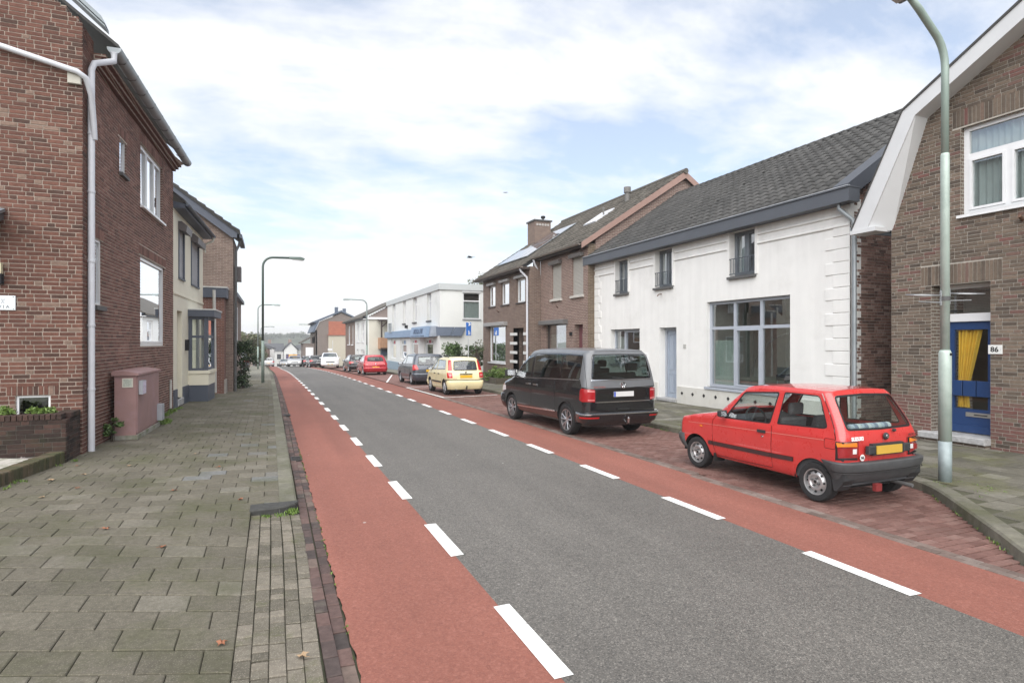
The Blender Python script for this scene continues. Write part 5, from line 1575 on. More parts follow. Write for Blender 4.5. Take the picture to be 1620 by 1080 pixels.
window(l2, FL, *op2[1], W2, .05, .07, .06, sash=[(0, 0)], sill=None, curtain=[(0, 1, 0, .5)], glass=glassmat('bright_glass', (0.8, 0.9, 0.88), 4.5))
window(l2, FL, *op2[2], W2, .03, .05, .05, sill=(.06, .06), sillmat=STONED)
window(l2, FL, *op2[3], W2, .03, .055, .06, sill=(.07, .08), sillmat=STONED)
m_ = MB()
for k, (za, zb, dd) in enumerate(((6.97, 7.03, .07), (7.03, 7.1, .14), (7.1, 7.16, .21))): m_.fbox(FL, 0, end2, za, zb, -.1, dd)
m_.build('corbel_course', CL, l2)
gutter(l2, FL.p(-.02, 7.3, .34), FL.p(end2 + .15, 7.3, .34), (1, -.045), .115, ZINC)
for k in range(10):
    m_ = MB(); u = .4 + k * .72
    m_.tube([FL.p(u, 7.3, .46), FL.p(u, 7.19, .4), FL.p(u, 7.18, .3), FL.p(u, 7.24, .22)], .008, 4); m_.build('gutter_bracket', STONED, l2)
m_ = MB(); P = [FL.p(.02, 7.32, .4), FL.p(end2 + .1, 7.32, .4), FL.p(end2 + .1, 10.2, -3.2), FL.p(.02, 10.2, -3.2)]
m_.prism(P, (0, 0, .06)); m_.build('roof_slope', TILEG, l2)
downpipe(l2, [FL.p(-.02, 7.2, .34), FL.p(-.02, 7.05, .34), FL.p(-.3, 6.85, .12), FL.p(-.38, 6.7, .1), FL.p(-.38, .12, .1)], .052, GREYPVC, (5.6, 4.6, 3.4, 2.3, 1.2))
m_ = MB(); m_.lathe([(0, .03), (.07, .025), (.075, 0)], FNs.p(.52, 2.58, 0), (1, 0, 0), 14); m_.build('wall_tie', ZINC, nl_)
m_ = MB(); P = [FL.p(end2, 7.0, -.3), FL.p(end2, 7.2, .3), FL.p(end2, 10.1, -3.2), FL.p(end2, 6, -3.2)]; m_.prism(P, (0, -.02, 0)); m_.build('far_gable', CL, l2)
m_ = MB(); m_.tube([FL.p(uu(18.85), .15, .03), FL.p(uu(18.85), .95, .03)], .03, 8); m_.build('vent_pipe', plain('pale_pipe', (0.5, 0.49, 0.46), .6), l2)

# ---- cream house with bay window
l3 = thing('cream_house', 'cream rendered house with roller shutters and dark grey bay window', 'house')
CREAM = plain('cream_render', (0.75, 0.71, 0.58), .85, var=.04, scale=1.5, dirt=(0.55, 0.52, 0.43), dirt_scale=.9, dirt_pos=(.58, .9))
SLATE = plain('slate_paint', lin((80, 86, 98)), .55, var=.05)
e3 = uu(24.74)
op3 = [(uu(20.09), uu(20.99), 3.95, 5.45), (uu(22.2), uu(23.75), 3.95, 5.45), (uu(19.9), uu(20.69), .3, 2.97), (uu(21.75), uu(23.25), 1.0, 2.9)]
plain_wall(l3, FL, end2 + .005, e3, -.2, 5.95, op3, CREAM, .3)
m_ = MB(); m_.fbox(FL, end2 + .005, uu(19.85), -.2, .62, 0, .03); m_.fbox(FL, uu(20.74), uu(21.7), -.2, .62, 0, .03); m_.fbox(FL, uu(23.3), e3, -.2, .62, 0, .03); m_.build('plinth', SLATE, l3)
m_ = MB(); m_.bbox(FL, end2 + .005, e3, 3.42, 3.5, 0, .03, .01); m_.build('string_course', CREAM, l3)
for a, b, c, e in op3[:2]:
    shutter(l3, FL, a + .04, b - .04, c + .03, e, -.03, plain('shutter_grey', lin((170, 172, 176)), .5))
    m_ = MB(); m_.fbox(FL, a, a + .04, c, e, -.08, .03); m_.fbox(FL, b - .04, b, c, e, -.08, .03); m_.fbox(FL, a, b, c - .02, c + .03, -.08, .05); m_.build('window_frame', SLATE, l3)
    m_ = MB(); m_.prism([FL.p(a - .03, e - .02, 0), FL.p(a - .03, e - .1, .22), FL.p(a - .03, e + .1, .24), FL.p(a - .03, e + .22, .1), FL.p(a - .03, e + .22, 0)], tuple(Vector(FL.p(b - a + .06, 0)) - Vector(FL.p(0, 0)))); m_.build('shutter_box', plain('taupe_box', lin((98, 92, 92)), .5), l3)
d = MB(); d.fbox(FL, uu(19.9), uu(20.69), .3, 2.97, -.32, -.26); d.build('door', plain('cream_door', (0.6, 0.56, 0.46), .5), l3)
m_ = MB(); m_.bbox(FL, uu(19.86), uu(20.73), .1, .3, -.32, .05, .01); m_.build('door_step', STONE, l3)
m_ = MB(); m_.fbox(FL, uu(21.15), uu(21.22), 1.75, 2.1, 0, .12); m_.build('door_lamp', DARK, l3)
# bay: sill box, frame with panes, canopy
ba, bb = uu(21.75), uu(23.3); bd_ = .58
m_ = MB(); m_.fbox(FL, ba, bb, -.2, .6, .0, bd_); m_.build('bay_plinth', SLATE, l3)
m_ = MB(); m_.fbox(FL, ba - .02, bb + .02, .6, .98, .0, bd_ + .02); m_.fbox(FL, ba - .05, bb + .05, .98, 1.08, 0, bd_ + .06); m_.build('bay_sill', CREAM, l3)
fm = MB()
for u in (ba, bb - .12): fm.fbox(FL, u, u + .12, 1.08, 2.85, bd_ - .12, bd_)
fm.fbox(FL, ba, ba + .1, 1.08, 2.85, 0, .1); fm.fbox(FL, bb - .1, bb, 1.08, 2.85, 0, .1)
fm.fbox(FL, ba + .12, bb - .12, 1.08, 1.16, bd_ - .1, bd_ - .01); fm.fbox(FL, ba + .12, bb - .12, 2.16, 2.24, bd_ - .1, bd_ - .01); fm.fbox(FL, ba + .12, bb - .12, 2.77, 2.85, bd_ - .1, bd_ - .01)
for z0_, z1_ in ((1.08, 1.16), (2.16, 2.24), (2.77, 2.85)): fm.fbox(FL, ba + .01, ba + .09, z0_, z1_, .1, bd_ - .12)
bay = fm.build('bay_frame', SLATE, l3)
for z0_, z1_ in ((1.16, 2.16), (2.24, 2.77)):
    g = MB(); g.add([FL.p(ba + .05, z0_, .1), FL.p(ba + .05, z0_, bd_ - .12), FL.p(ba + .05, z1_, bd_ - .12), FL.p(ba + .05, z1_, .1)], [(0, 1, 2, 3)]); g.build('pane', GLASS, bay)
    g = MB(); g.add([FL.p(ba + .12, z0_, bd_ - .05), FL.p(bb - .12, z0_, bd_ - .05), FL.p(bb - .12, z1_, bd_ - .05), FL.p(ba + .12, z1_, bd_ - .05)], [(0, 1, 2, 3)]); g.build('pane', GLASS, bay)
g = MB(); g.fbox(FL, ba + .02, bb - .02, 1.0, 2.85, -1.5, -1.4); g.fbox(FL, ba + .05, bb - .05, .98, 1.085, -.3, .1); g.build('room', ROOM, bay)
g = MB(); curtain_mesh(g, FL, ba + .14, ba + .55, 1.1, 2.8, bd_ - .2); g.build('curtain', NET, bay, smooth=True)
m_ = MB(); m_.fbox(FL, ba - .1, bb + .1, 2.86, 3.08, 0, bd_ + .2); m_.build('bay_canopy', SLATE, l3)
m_ = MB(); m_.fbox(FL, ba - .12, bb + .12, 3.08, 3.12, 0, bd_ + .23); m_.build('canopy_trim', plain('pale_trim', (0.6, 0.6, 0.58), .5), l3)
# eave and roof
m_ = MB(); m_.prism([FL.p(end2 + .01, 5.92, 0), FL.p(end2 + .01, 5.93, .3), FL.p(end2 + .01, 6.05, .3), FL.p(end2 + .01, 6.12, 0)], tuple(Vector(FL.p(e3 + .1, 0)) - Vector(FL.p(end2, 0)))); m_.build('eave', SLATE, l3)
m_ = MB(); P = [FL.p(end2 + .02, 6.07, .32), FL.p(e3 + .12, 6.07, .32), FL.p(e3 + .12, 8.7, -3.0), FL.p(end2 + .02, 8.7, -3.0)]; m_.prism(P, (0, 0, .08)); m_.build('roof_slope', TILEG, l3)
gutter(l3, FL.p(end2 + .02, 6.04, .37), FL.p(e3 + .13, 6.04, .37), (1, -.045), .06, SLATE)
downpipe(l3, [FL.p(e3 + .05, 5.98, .36), FL.p(e3 + .05, 5.85, .33), FL.p(e3 + .03, 5.7, .06), FL.p(e3 + .03, 5.4, .06)], .045, plain('cream_pipe', (0.62, 0.6, 0.52), .5))
downpipe(l3, [FL.p(e3 + .0, 4.0, .38), FL.p(e3 + .0, .1, .42)], .055, plain('pale_pipe', (0.5, 0.49, 0.46), .6))

# ---- brown house behind, gable towards us
l4 = thing('brick_house', 'brown brick house with its gable facing us beyond the cream house', 'house')
B4 = bricktex('brick_left_far', (0.2, 0.145, 0.12), (0.145, 0.1, 0.085), (0.27, 0.225, 0.19), .225, .066, .009)
F4 = Fr((0, 26.2), (1, 0), (0, -1))
def clip4(z):
    if z < 6.3: return (-8, -1.45)
    a = (z - 6.3) / .78
    return (-8 + a, -1.45 - a) if a < 3.2 else None
plain_wall(l4, F4, -8, -1.45, -.3, 8.8, [], B4, .3, 'gable_wall', clip=clip4)
plain_wall(l4, Fr((-1.45, 26.2), (0, 1), (1, 0)), .003, 2.6, -.4, 6.3, [(.6, 1.7, 3.8, 5.2), (.5, 2.0, .8, 2.4)], B4, .29, 'front_wall')
m_ = MB(); P = [(-1.2, 26.0, 6.25), (-1.25, 26.0, 6.45), (-4.75, 26.0, 8.95), (-4.75, 26.0, 8.65), (-1.5, 26.0, 6.25)]; m_.prism(P, (0, .06, 0)); m_.build('barge_board', SLATE, l4)
m_ = MB(); P = [(-1.18, 25.95, 6.38), (-4.75, 25.95, 8.97), (-4.75, 28.9, 8.97), (-1.18, 28.9, 6.38)]; m_.prism(P, (0, 0, .1)); m_.build('roof_slope', TILEG, l4)
k = 0
while k < 12:
    m_ = MB(); a = .02 + k * .38; dd_ = math.hypot(1, .716)
    x0, z0_ = -1.18 - a / dd_, 6.47 + a / dd_ * .72
    m_.prism([(x0, 25.92, z0_), (x0 - .36 / dd_, 25.92, z0_ + .34 / dd_ * .716), (x0 - .36 / dd_, 25.92, z0_ + .34 / dd_ * .716 + .05), (x0, 25.92, z0_ + .09)], (0, .3, 0)); m_.build('verge_tile', TILEG, l4); k += 1
m_ = MB(); m_.box(-1.3, -1.12, 26.0, 28.9, 6.25, 6.4); m_.build('gutter', SLATE, l4)
for a, b, c, e in ((.6, 1.7, 3.8, 5.2), (.5, 2.0, .8, 2.4)):
    window(l4, Fr((-1.45, 26.2), (0, 1), (1, 0)), a, b, c, e, PVC, .08, .07, .05, room=.6)
m_ = MB(); m_.box(-1.44, -1.2, 27.0, 27.6, 4.6, 5.2); m_.build('awning_box', plain('taupe_box', lin((98, 92, 92)), .5), l4)
downpipe(l4, [(-1.2, 26.4, 6.25), (-1.25, 26.4, 6.0), (-1.36, 26.4, 5.75), (-1.38, 26.4, .0)], .05, STONED, (4, 2.4))
ex = thing('brick_porch', 'low flat-roofed brick porch with grey fascia beside the bay window', 'porch')
m_ = MB(); m_.box(-2.9, -1.72, 25.2, 26.19, -.3, 3.75); m_.build('wall', bricktex('porch_brick', (0.2, 0.09, 0.07), (0.14, 0.065, 0.05), (0.27, 0.2, 0.17), .225, .066, .009), ex)
m_ = MB(); m_.box(-2.95, -1.62, 25.1, 26.18, 3.75, 4.12); m_.build('fascia', SLATE, ex)
m_ = MB(); m_.box(-2.96, -1.6, 25.08, 26.18, 4.12, 4.17); m_.build('trim', plain('pale_trim', (0.6, 0.6, 0.58), .5), ex)
m_ = MB(); m_.box(-1.719, -1.66, 25.22, 26.1, -.3, .55); m_.build('worn_base', plain('worn_stone', (0.33, 0.3, 0.27), .9, var=.3, scale=6, bmp=.5), ex)
l5 = thing('brick_house', 'narrow dark house end with a white window just past the brown brick house', 'house')
m_ = MB(); m_.box(-9, -1.95, 36, 44, -.5, 4.6); m_.build('wall', B4, l5)
m_ = MB(); m_.box(-9, -1.75, 35.8, 44.2, 4.6, 4.8); m_.build('eave', SLATE, l5)
window(l5, Fr((-1.95, 36), (0, 1), (1, 0)), 1, 2.6, 2.0, 4.1, PVC, -.06, .08, .05, room=None)

# ---- utility cabinet
cb = thing('utility_cabinet', 'faded pink street utility cabinet on a concrete base against the red brick wall', 'cabinet')
PINK = plain('faded_pink_paint', (0.31, 0.185, 0.175), .55, var=.12, scale=3, dirt=(0.36, 0.23, 0.25), dirt_scale=2.2, dirt_pos=(.5, .8))
FC = Fr((-2.45, 13.3), (.03, 1), (1, -.03))
m_ = MB(); m_.fbox(FC, .0, 2.0, .2, 1.36, -.36, 0); m_.build('body', PINK, cb)
for a, b in ((.02, .99), (1.0, 1.98)):
    m_ = MB(); m_.bbox(FC, a, b, .24, 1.35, 0.001, .018, .005); dr = m_.build('door', PINK, cb)
    if a > 1:
        h_ = MB(); h_.fbox(FC, 1.02, 1.06, .72, .84, .018, .04); h_.build('handle', STONED, dr)
m_ = MB(); m_.prism([FC.p(-.04, 1.36, -.4), FC.p(-.04, 1.36, .05), FC.p(-.04, 1.4, .05), FC.p(-.04, 1.45, -.2), FC.p(-.04, 1.45, -.4)], tuple(Vector(FC.p(2.08, 0)) - Vector(FC.p(0, 0)))); m_.build('lid', PINK, cb)
m_ = MB(); m_.fbox(FC, -.03, 2.03, .02, .2, -.38, .03); m_.build('base', plain('concrete_base', (0.3, 0.29, 0.25), .9, var=.2, scale=8, dirt=(0.12, 0.13, 0.06), dirt_scale=3), cb)
m_ = MB(); m_.fbox(FC, .12, .4, .98, 1.25, .019, .09); m_.build('meter_box', plain('grey_box', (0.35, 0.37, 0.4), .5), cb)
m_ = MB(); m_.fbox(FC, .13, .39, .99, 1.24, .091, .093); m_.build('sticker', plain('sticker_pale', (0.6, 0.55, 0.68), .5, var=.3, scale=20), cb)
m_ = MB(); m_.fbox(FC, 1.78, 2.02, .26, .62, .019, .12); m_.build('small_box', plain('grey_box', (0.35, 0.37, 0.4), .5), cb)
FCs = Fr(FC.p(0, 0, -.36)[:2], (1, -.03), (-.03, -1))
m_ = MB(); m_.fbox(FCs, .13, .31, 1.13, 1.31, .002, .012); m_.build('notice', plain('notice_white', (0.62, 0.6, 0.52), .6), cb)
m_ = MB(); m_.fbox(FCs, .15, .29, 1.15, 1.29, .0125, .014); m_.build('notice_print', plain('notice_print', (0.45, 0.48, 0.42), .6, var=.3, scale=40), cb)
# ================================================================ CARS
RUB = plain('tyre_rubber', (0.018, 0.018, 0.019), .85, var=.2, scale=20)
PLAS = plain('black_plastic', (0.03, 0.031, 0.033), .6, var=.15, scale=8)
PLASG = plain('grey_bumper_plastic', (0.06, 0.062, 0.065), .6, var=.2, scale=7)
SEAL = plain('rubber_seal', (0.012, 0.012, 0.013), .5, var=0)
CHROME = plain('bright_trim', (0.75, 0.76, 0.78), .18, 1.0, var=0)
ALLOY = plain('alloy', (0.55, 0.56, 0.58), .28, .9, var=.05)
STEELW = plain('painted_steel', (0.5, 0.5, 0.5), .4, .7, var=.12, scale=15)
CARGL = glassmat('car_glass', (0.86, 0.91, 0.89), 1.2)
CARGLD = glassmat('privacy_glass', (0.36, 0.43, 0.41), 1.2)
INT = plain('car_interior', (0.055, 0.056, 0.06), .85, var=.15)
TRED = plain('tail_red', (0.5, 0.012, 0.016), .15, var=0, coat=1.0)
TORG = plain('tail_orange', (0.75, 0.22, 0.02), .18, var=0, coat=1.0)
TWHT = plain('tail_white', (0.7, 0.68, 0.68), .15, var=0, coat=1.0)
PLY = plain('plate_yellow', (0.75, 0.44, 0.03), .45, var=.04)
PLW = plain('plate_white', (0.6, 0.6, 0.6), .45, var=.04)
PLB = plain('plate_blue', (0.03, 0.08, 0.45), .4, var=0)
UNDER = plain('underbody', (0.012, 0.012, 0.012), .9, var=0)

def lerp_tab(tab, x):
    if x <= tab[0][0]: return tab[0][1]
    for (a, b), (c, d) in zip(tab[:-1], tab[1:]):
        if x <= c: return b + (d - b) * (x - a) / (c - a)
    return tab[-1][1]
def smooth_tab(tab, x):
    """monotone-ish cubic through the table"""
    n = len(tab)
    if x <= tab[0][0]: return tab[0][1]
    if x >= tab[-1][0]: return tab[-1][1]
    for i in range(n - 1):
        x0, y0 = tab[i]; x1, y1 = tab[i + 1]
        if x <= x1:
            h = x1 - x0; t = (x - x0) / h
            def sl(k):
                if k == 0 or k == n - 1: return None
                a = (tab[k][1] - tab[k - 1][1]) / (tab[k][0] - tab[k - 1][0]); b = (tab[k + 1][1] - tab[k][1]) / (tab[k + 1][0] - tab[k][0])
                return 0.0 if a * b <= 0 else 2 * a * b / (a + b)
            d = (y1 - y0) / h
            m0 = sl(i); m1 = sl(i + 1)
            m0 = d if m0 is None else m0; m1 = d if m1 is None else m1
            return (2 * t**3 - 3 * t**2 + 1) * y0 + (t**3 - 2 * t**2 + t) * h * m0 + (-2 * t**3 + 3 * t**2) * y1 + (t**3 - t**2) * h * m1
    return tab[-1][1]
def pip(p, poly):
    x, y = p; c = False; n = len(poly); j = n - 1
    for i in range(n):
        xi, yi = poly[i]; xj, yj = poly[j]
        if (yi > y) != (yj > y) and x < (xj - xi) * (y - yi) / (yj - yi) + xi: c = not c
        j = i
    return c
def inset(poly, d):
    n = len(poly); area = sum(poly[i][0] * poly[(i + 1) % n][1] - poly[(i + 1) % n][0] * poly[i][1] for i in range(n))
    sg = 1 if area > 0 else -1; out = []
    for i in range(n):
        a, b, c = Vector(poly[i - 1]), Vector(poly[i]), Vector(poly[(i + 1) % n])
        e1 = (b - a).normalized(); e2 = (c - b).normalized()
        n1 = Vector((-e1.y, e1.x)) * sg; n2 = Vector((-e2.y, e2.x)) * sg
        m = (n1 + n2); k = max(.35, 1 + n1.dot(n2)); m = m / k
        out.append(tuple(b + m * d))
    return out
def rounded(poly, r, n=3):
    out = []; N_ = len(poly)
    for i in range(N_):
        a, b, c = Vector(poly[i - 1]), Vector(poly[i]), Vector(poly[(i + 1) % N_])
        rr = r[i] if isinstance(r, (list, tuple)) else r
        d1 = (a - b); d2 = (c - b); q = min(rr, d1.length * .45, d2.length * .45)
        p0 = b + d1.normalized() * q; p1 = b + d2.normalized() * q
        for k in range(n + 1):
            t = k / n; out.append(tuple(p0 * (1 - t)**2 + b * 2 * t * (1 - t) + p1 * t * t))
    return out
def ribbon(pts, w):
    """closed polygon round a polyline"""
    L_, R_ = [], []
    P = [Vector(p) for p in pts]
    for i, p in enumerate(P):
        a = P[max(0, i - 1)]; b = P[min(len(P) - 1, i + 1)]; d = (b - a).normalized(); n = Vector((-d.y, d.x)) * w / 2
        L_.append(tuple(p + n)); R_.append(tuple(p - n))
    return L_ + R_[::-1]

class Shell:
    """car body wrapped from rear centre (p=0) round the corner, along the side, to front centre; z up. Car: x forward, y left."""
    def __init__(s, w, xr, xf, zt, zb, axles, ra, r=.14, bow=.03, bowf=.08, crown=(.03, .03), edge=(.05, .035), ws=None, za=None):
        s.wt, s.xrt, s.xft, s.ztt = w, xr, xf, zt
        s.zb = zb; s.axles = axles; s.ra = ra; s.r = r; s.bow = bow; s.bowf = bowf; s.crown = crown; s.edge = edge; s.ws = ws
        s.za = za if za is not None else 0.28
        s.w0 = max(b for a, b in w); s.xr0 = min(b for a, b in xr); s.xf0 = max(b for a, b in xf)
        s.A = s.w0 - r; s.B = r * 1.5708; s.C = s.xf0 - s.xr0 - 2 * r
        s.P = 2 * s.A + 2 * s.B + s.C
    def W(s, x, z):
        w = smooth_tab(s.wt, z); h, e = s.edge
        t = 1 - (s.ztop(x) - z) / h
        if t > 0: w -= e * min(t, 1.0) ** 2
        return w
    def ztop(s, x): return lerp_tab(s.ztt, x)
    def ends(s, z):
        return smooth_tab(s.xrt, z), smooth_tab(s.xft, z)
    def xside(s, p, z):
        xr, xf = s.ends(z); t = (p - s.A - s.B) / s.C
        a = xr + s.r + s.bow; b = xf - s.r - s.bowf
        return a + (b - a) * t
    def map(s, p, z, off=0.0):
        xr, xf = s.ends(z); r = s.r
        A, B, C = s.A, s.B, s.C
        front = p > A + B + C
        if front: p_ = s.P - p
        else: p_ = p
        if p_ >= A + B:
            x = s.xside(p, z); y = s.W(x, z) + off
            return (x, y, z)
        xe = xf if front else xr
        sg = -1 if front else 1
        bw = s.bowf if front else s.bow
        xx = (xf - r - bw) if front else (xr + r + bw)
        w = s.W(xx, z)
        if p_ < A:
            y = (w - r) * p_ / A; x = xe; nx, ny = -sg, 0.0
        else:
            a = (p_ - A) / B * math.pi / 2
            y = (w - r) + r * math.sin(a); x = xe + sg * r * (1 - math.cos(a)); nx, ny = -sg * math.cos(a), math.sin(a)
        x += sg * bw * (y / w) ** 2
        return (x + nx * off, y + ny * off, z)
    def sp(s, x, z):
        xr, xf = s.ends(z); a = xr + s.r + s.bow; b = xf - s.r - s.bowf
        return (s.A + s.B + s.C * (x - a) / (b - a), z)
    def rp(s, y, z):
        xr, xf = s.ends(z); w = s.W(xr + s.r + s.bow, z); y = min(y, w)
        if y < w - s.r: return (s.A * y / (w - s.r), z)
        return (s.A + s.B * math.asin(min(1, (y - (w - s.r)) / s.r)) / (math.pi / 2), z)
    def fp(s, y, z):
        q = s.rp(y, z); return (s.P - q[0], z)

def build_shell(S, feats, grid=.055):
    """feats: list of (group, polygon, offset, sides) tested in order; returns {group: (left MB, right MB)}"""
    # outline
    zb = S.zb
    bot = []
    n = 70
    ps = [S.P * i / n for i in range(n + 1)]
    for p in ps:
        bot.append((p, lerp_tab(zb, p / S.P) if isinstance(zb, list) else zb))
    # wheel arches in side coordinates
    def zbv(p): return lerp_tab(zb, p / S.P) if isinstance(zb, list) else zb
    bl = []
    arcs = []
    for xa in S.axles:
        z0 = zbv(S.sp(xa, .3)[0])
        arc = []
        m = 16
        for i in range(m + 1):
            a = math.pi * (1 - i / m)
            x = xa - S.ra * math.cos(a) * -1 if False else xa + S.ra * math.cos(a)
            z = S.za + S.ra * math.sin(a)
            if z < z0: z = z0
            arc.append(S.sp(x, max(z, z0)))
        # add vertical ends down to the sill
        arcs.append(arc)
    # arc points run from rear (x small) to front, i.e. p increasing
    cuts = [(a[0][0], a[-1][0], a) for a in arcs]
    for p, z in bot:
        if any(c[0] - .004 < p < c[1] + .004 for c in cuts): continue
        bl.append((p, z))
    for c0, c1, a in cuts:
        pts_ = [(c0, zbv(c0))] + [q for q in a if q[1] > zbv(q[0]) + .005] + [(c1, zbv(c1))]
        i = next((k for k, q in enumerate(bl) if q[0] > c1), len(bl))
        bl[i:i] = pts_
    top = []
    nt_ = 110
    for i in range(nt_ + 1):
        p = S.P * (1 - i / nt_)
        z = .8
        for _ in range(6):
            if S.A + S.B <= p <= S.A + S.B + S.C: x = S.xside(p, z)
            elif p < S.A + S.B: x = S.ends(z)[0] + S.r
            else: x = S.ends(z)[1] - S.r
            z = S.ztop(x)
        top.append((p, z))
    outline = bl + top
    verts = []; edges = []
    def addpoly(poly):
        b = len(verts); verts.extend(poly); m = len(poly)
        edges.extend([(b + i, b + (i + 1) % m) for i in range(m)])
    addpoly(outline)
    for g, poly, off, sd in feats: addpoly([(min(max(q[0], 0.0), S.P), q[1]) for q in poly])
    zmax = max(q[1] for q in top)
    p = grid / 2
    while p < S.P:
        cor = S.A - .02 < p < S.A + S.B + .02 or S.A + S.B + S.C - .02 < p
        z = .15
        while z < zmax:
            if pip((p, z), outline): verts.append((p + R.uniform(-.004, .004), z + R.uniform(-.004, .004)))
            z += grid
        p += grid * (.5 if cor else 1.0)
    res = delaunay_2d_cdt([Vector(v) for v in verts], edges, [], 0, 1e-5)
    V, _, Fc = res[0], res[1], res[2]
    V = [(v.x, v.y) for v in V]
    groups = {}
    for f in Fc:
        cx = sum(V[i][0] for i in f) / 3; cz = sum(V[i][1] for i in f) / 3
        if not pip((cx, cz), outline): continue
        for side in (0, 1):
            g, off = 'body', 0.0
            for gg, poly, o_, sd in feats:
                if sd == 'L' and side == 1: continue
                if pip((cx, cz), poly): g, off = gg, o_; break
            groups.setdefault((g, side), []).append((f, off))
    out = {}
    for (g, side), fl in groups.items():
        mb = MB(); idx = {}
        vs_ = []; fs_ = []; mb.n = []
        for f, off in fl:
            t = []
            for i in f:
                if (i, off) not in idx:
                    x, y, z = S.map(V[i][0], V[i][1], off)
                    idx[(i, off)] = len(vs_); vs_.append((x, y if side == 0 else -y, z))
                    P_, Z_ = V[i]; h_ = .004
                    a0 = Vector(S.map(max(P_ - h_, 0), Z_)); a1 = Vector(S.map(min(P_ + h_, S.P), Z_)); b0 = Vector(S.map(P_, Z_ - h_)); b1 = Vector(S.map(P_, Z_ + h_))
                    nn = (b1 - b0).cross(a1 - a0)
                    nn = nn.normalized() if nn.length > 1e-12 else Vector((0, 1, 0))
                    mb.n.append((nn.x, nn.y if side == 0 else -nn.y, nn.z))
                t.append(idx[(i, off)])
            fs_.append(tuple(t[::-1]) if side == 0 else tuple(t))
        mb.add(vs_, fs_); out[(g, side)] = mb
    # top cap: bonnet, windscreen, roof
    capb, capg, capr = MB(), MB(), MB()
    M = 10; rings = []
    for (p, z) in top:
        x, y, zz = S.map(p, z); y = abs(y)
        k = min(1.0, (y / (S.W(x, z) + 1e-6)) ** 2) if y < 10 else 1
        roof = z > S.ztop(S.ws[1]) - .03
        cr = S.crown[1] if roof else S.crown[0]
        rg = []
        inws = S.ws and S.ws[1] < x < S.ws[0]
        for j in range(-M, M + 1):
            t = j / M
            bul = .07 * (1 - t * t) if inws else 0.0
            rg.append((x + bul, y * t, zz + cr * k * (1 - abs(t) ** 2.4)))
        rings.append((rg, x, inws))
    vb = [q for rg, _, _ in rings for q in rg]; w_ = 2 * M + 1
    fb, fg = [], []
    for i in range(len(rings) - 1):
        for j in range(2 * M):
            q = (i * w_ + j, i * w_ + j + 1, (i + 1) * w_ + j + 1, (i + 1) * w_ + j)
            (fg if rings[i][2] and rings[i + 1][2] and 1 <= j < 2 * M - 1 else fb).append(q)
    capb.add(vb, fb); capg.add(vb, fg)
    out['cap'] = capb; out['ws'] = capg
    return out

def wheel(parent, x, y, r, wd, side, style, local=True, rimr=None):
    """side -1: left. built about the car's frame"""
    rr = rimr or r * .66
    ax = Vector((0, side, 0)); c = Vector((x, y, r))
    t = MB()
    h = wd / 2
    t.lathe([(rr * .96, -h), (r * .93, -h * .98), (r * .985, -h * .8), (r, -h * .5), (r, h * .5), (r * .985, h * .8), (r * .95, h * .97), (r * .86, h * 1.02), (rr * 1.03, h * .92), (rr, h * .8), (rr * .97, h * .3)], c, ax, 40)
    w_ = t.build('wheel', RUB, parent, smooth=True); smooth_by_angle(w_, 40)
    m = MB()
    if style == 'steel':
        m.lathe([(rr * 1.01, h * .8), (rr * .985, h * .9), (rr * .93, h * .86), (rr * .9, h * .35), (rr * .8, h * .42), (rr * .62, h * .78), (rr * .5, h * .8), (rr * .42, h * .62), (rr * .2, h * .55), (rr * .17, h * .78), (0, h * .8)], c, ax, 40)
        rim = m.build('rim', STEELW, w_, smooth=True); smooth_by_angle(rim, 35)
        for k in range(8):
            a = 2 * math.pi * k / 8
            p = c + ax * (h * .63) + Vector((math.cos(a), 0, math.sin(a))) * rr * .72
            d = MB(); d.lathe([(0, .012), (rr * .085, .012), (rr * .085, -.01)], p, (ax + Vector((math.cos(a), 0, math.sin(a))) * .9).normalized(), 8); d.build('rim_hole', UNDER, w_)
        d = MB()
        for k in range(4):
            a = 2 * math.pi * k / 4 + .4
            p = c + ax * (h * .62) + Vector((math.cos(a), 0, math.sin(a))) * rr * .31
            d.lathe([(0, .03), (.012, .03), (.012, -.01)], p, ax, 6)
        d.build('wheel_nut', STONED, w_)
        d = MB(); d.lathe([(0, h * .82), (rr * .13, h * .82), (rr * .13, h * .5)], c, ax, 12); d.build('hub', UNDER, w_)
    else:
        m.lathe([(rr * 1.01, h * .8), (rr * .99, h * .93), (rr * .93, h * .9), (rr * .9, h * .5), (rr * .9, -h * .3)], c, ax, 40)
        nsp = {'alloy5': 5, 'alloy10': 10, 'cap': 7}.get(style, 5)
        for k in range(nsp):
            a0 = 2 * math.pi * k / nsp + .3
            for da in ((-.13, .13) if style == 'alloy5' else (0,)):
                a = a0 + da; b_ = a0 + da * 1.9
                p0 = c + ax * (h * .62) + Vector((math.cos(a), 0, math.sin(a))) * rr * .16
                p1 = c + ax * (h * .84) + Vector((math.cos(b_), 0, math.sin(b_))) * rr * .94
                m.tube([p0, (p0 + p1) / 2 + ax * .012, p1], [rr * .085, rr * .06, rr * .07], 6)
        m.lathe([(0, h * .74), (rr * .2, h * .72), (rr * .24, h * .5)], c, ax, 20)
        rim = m.build('rim', ALLOY, w_, smooth=True); smooth_by_angle(rim, 40)
        d = MB(); d.lathe([(rr * .9, -h * .25), (0, -h * .2)], c, ax, 24); d.build('brake_disc', UNDER, w_)
    return w_

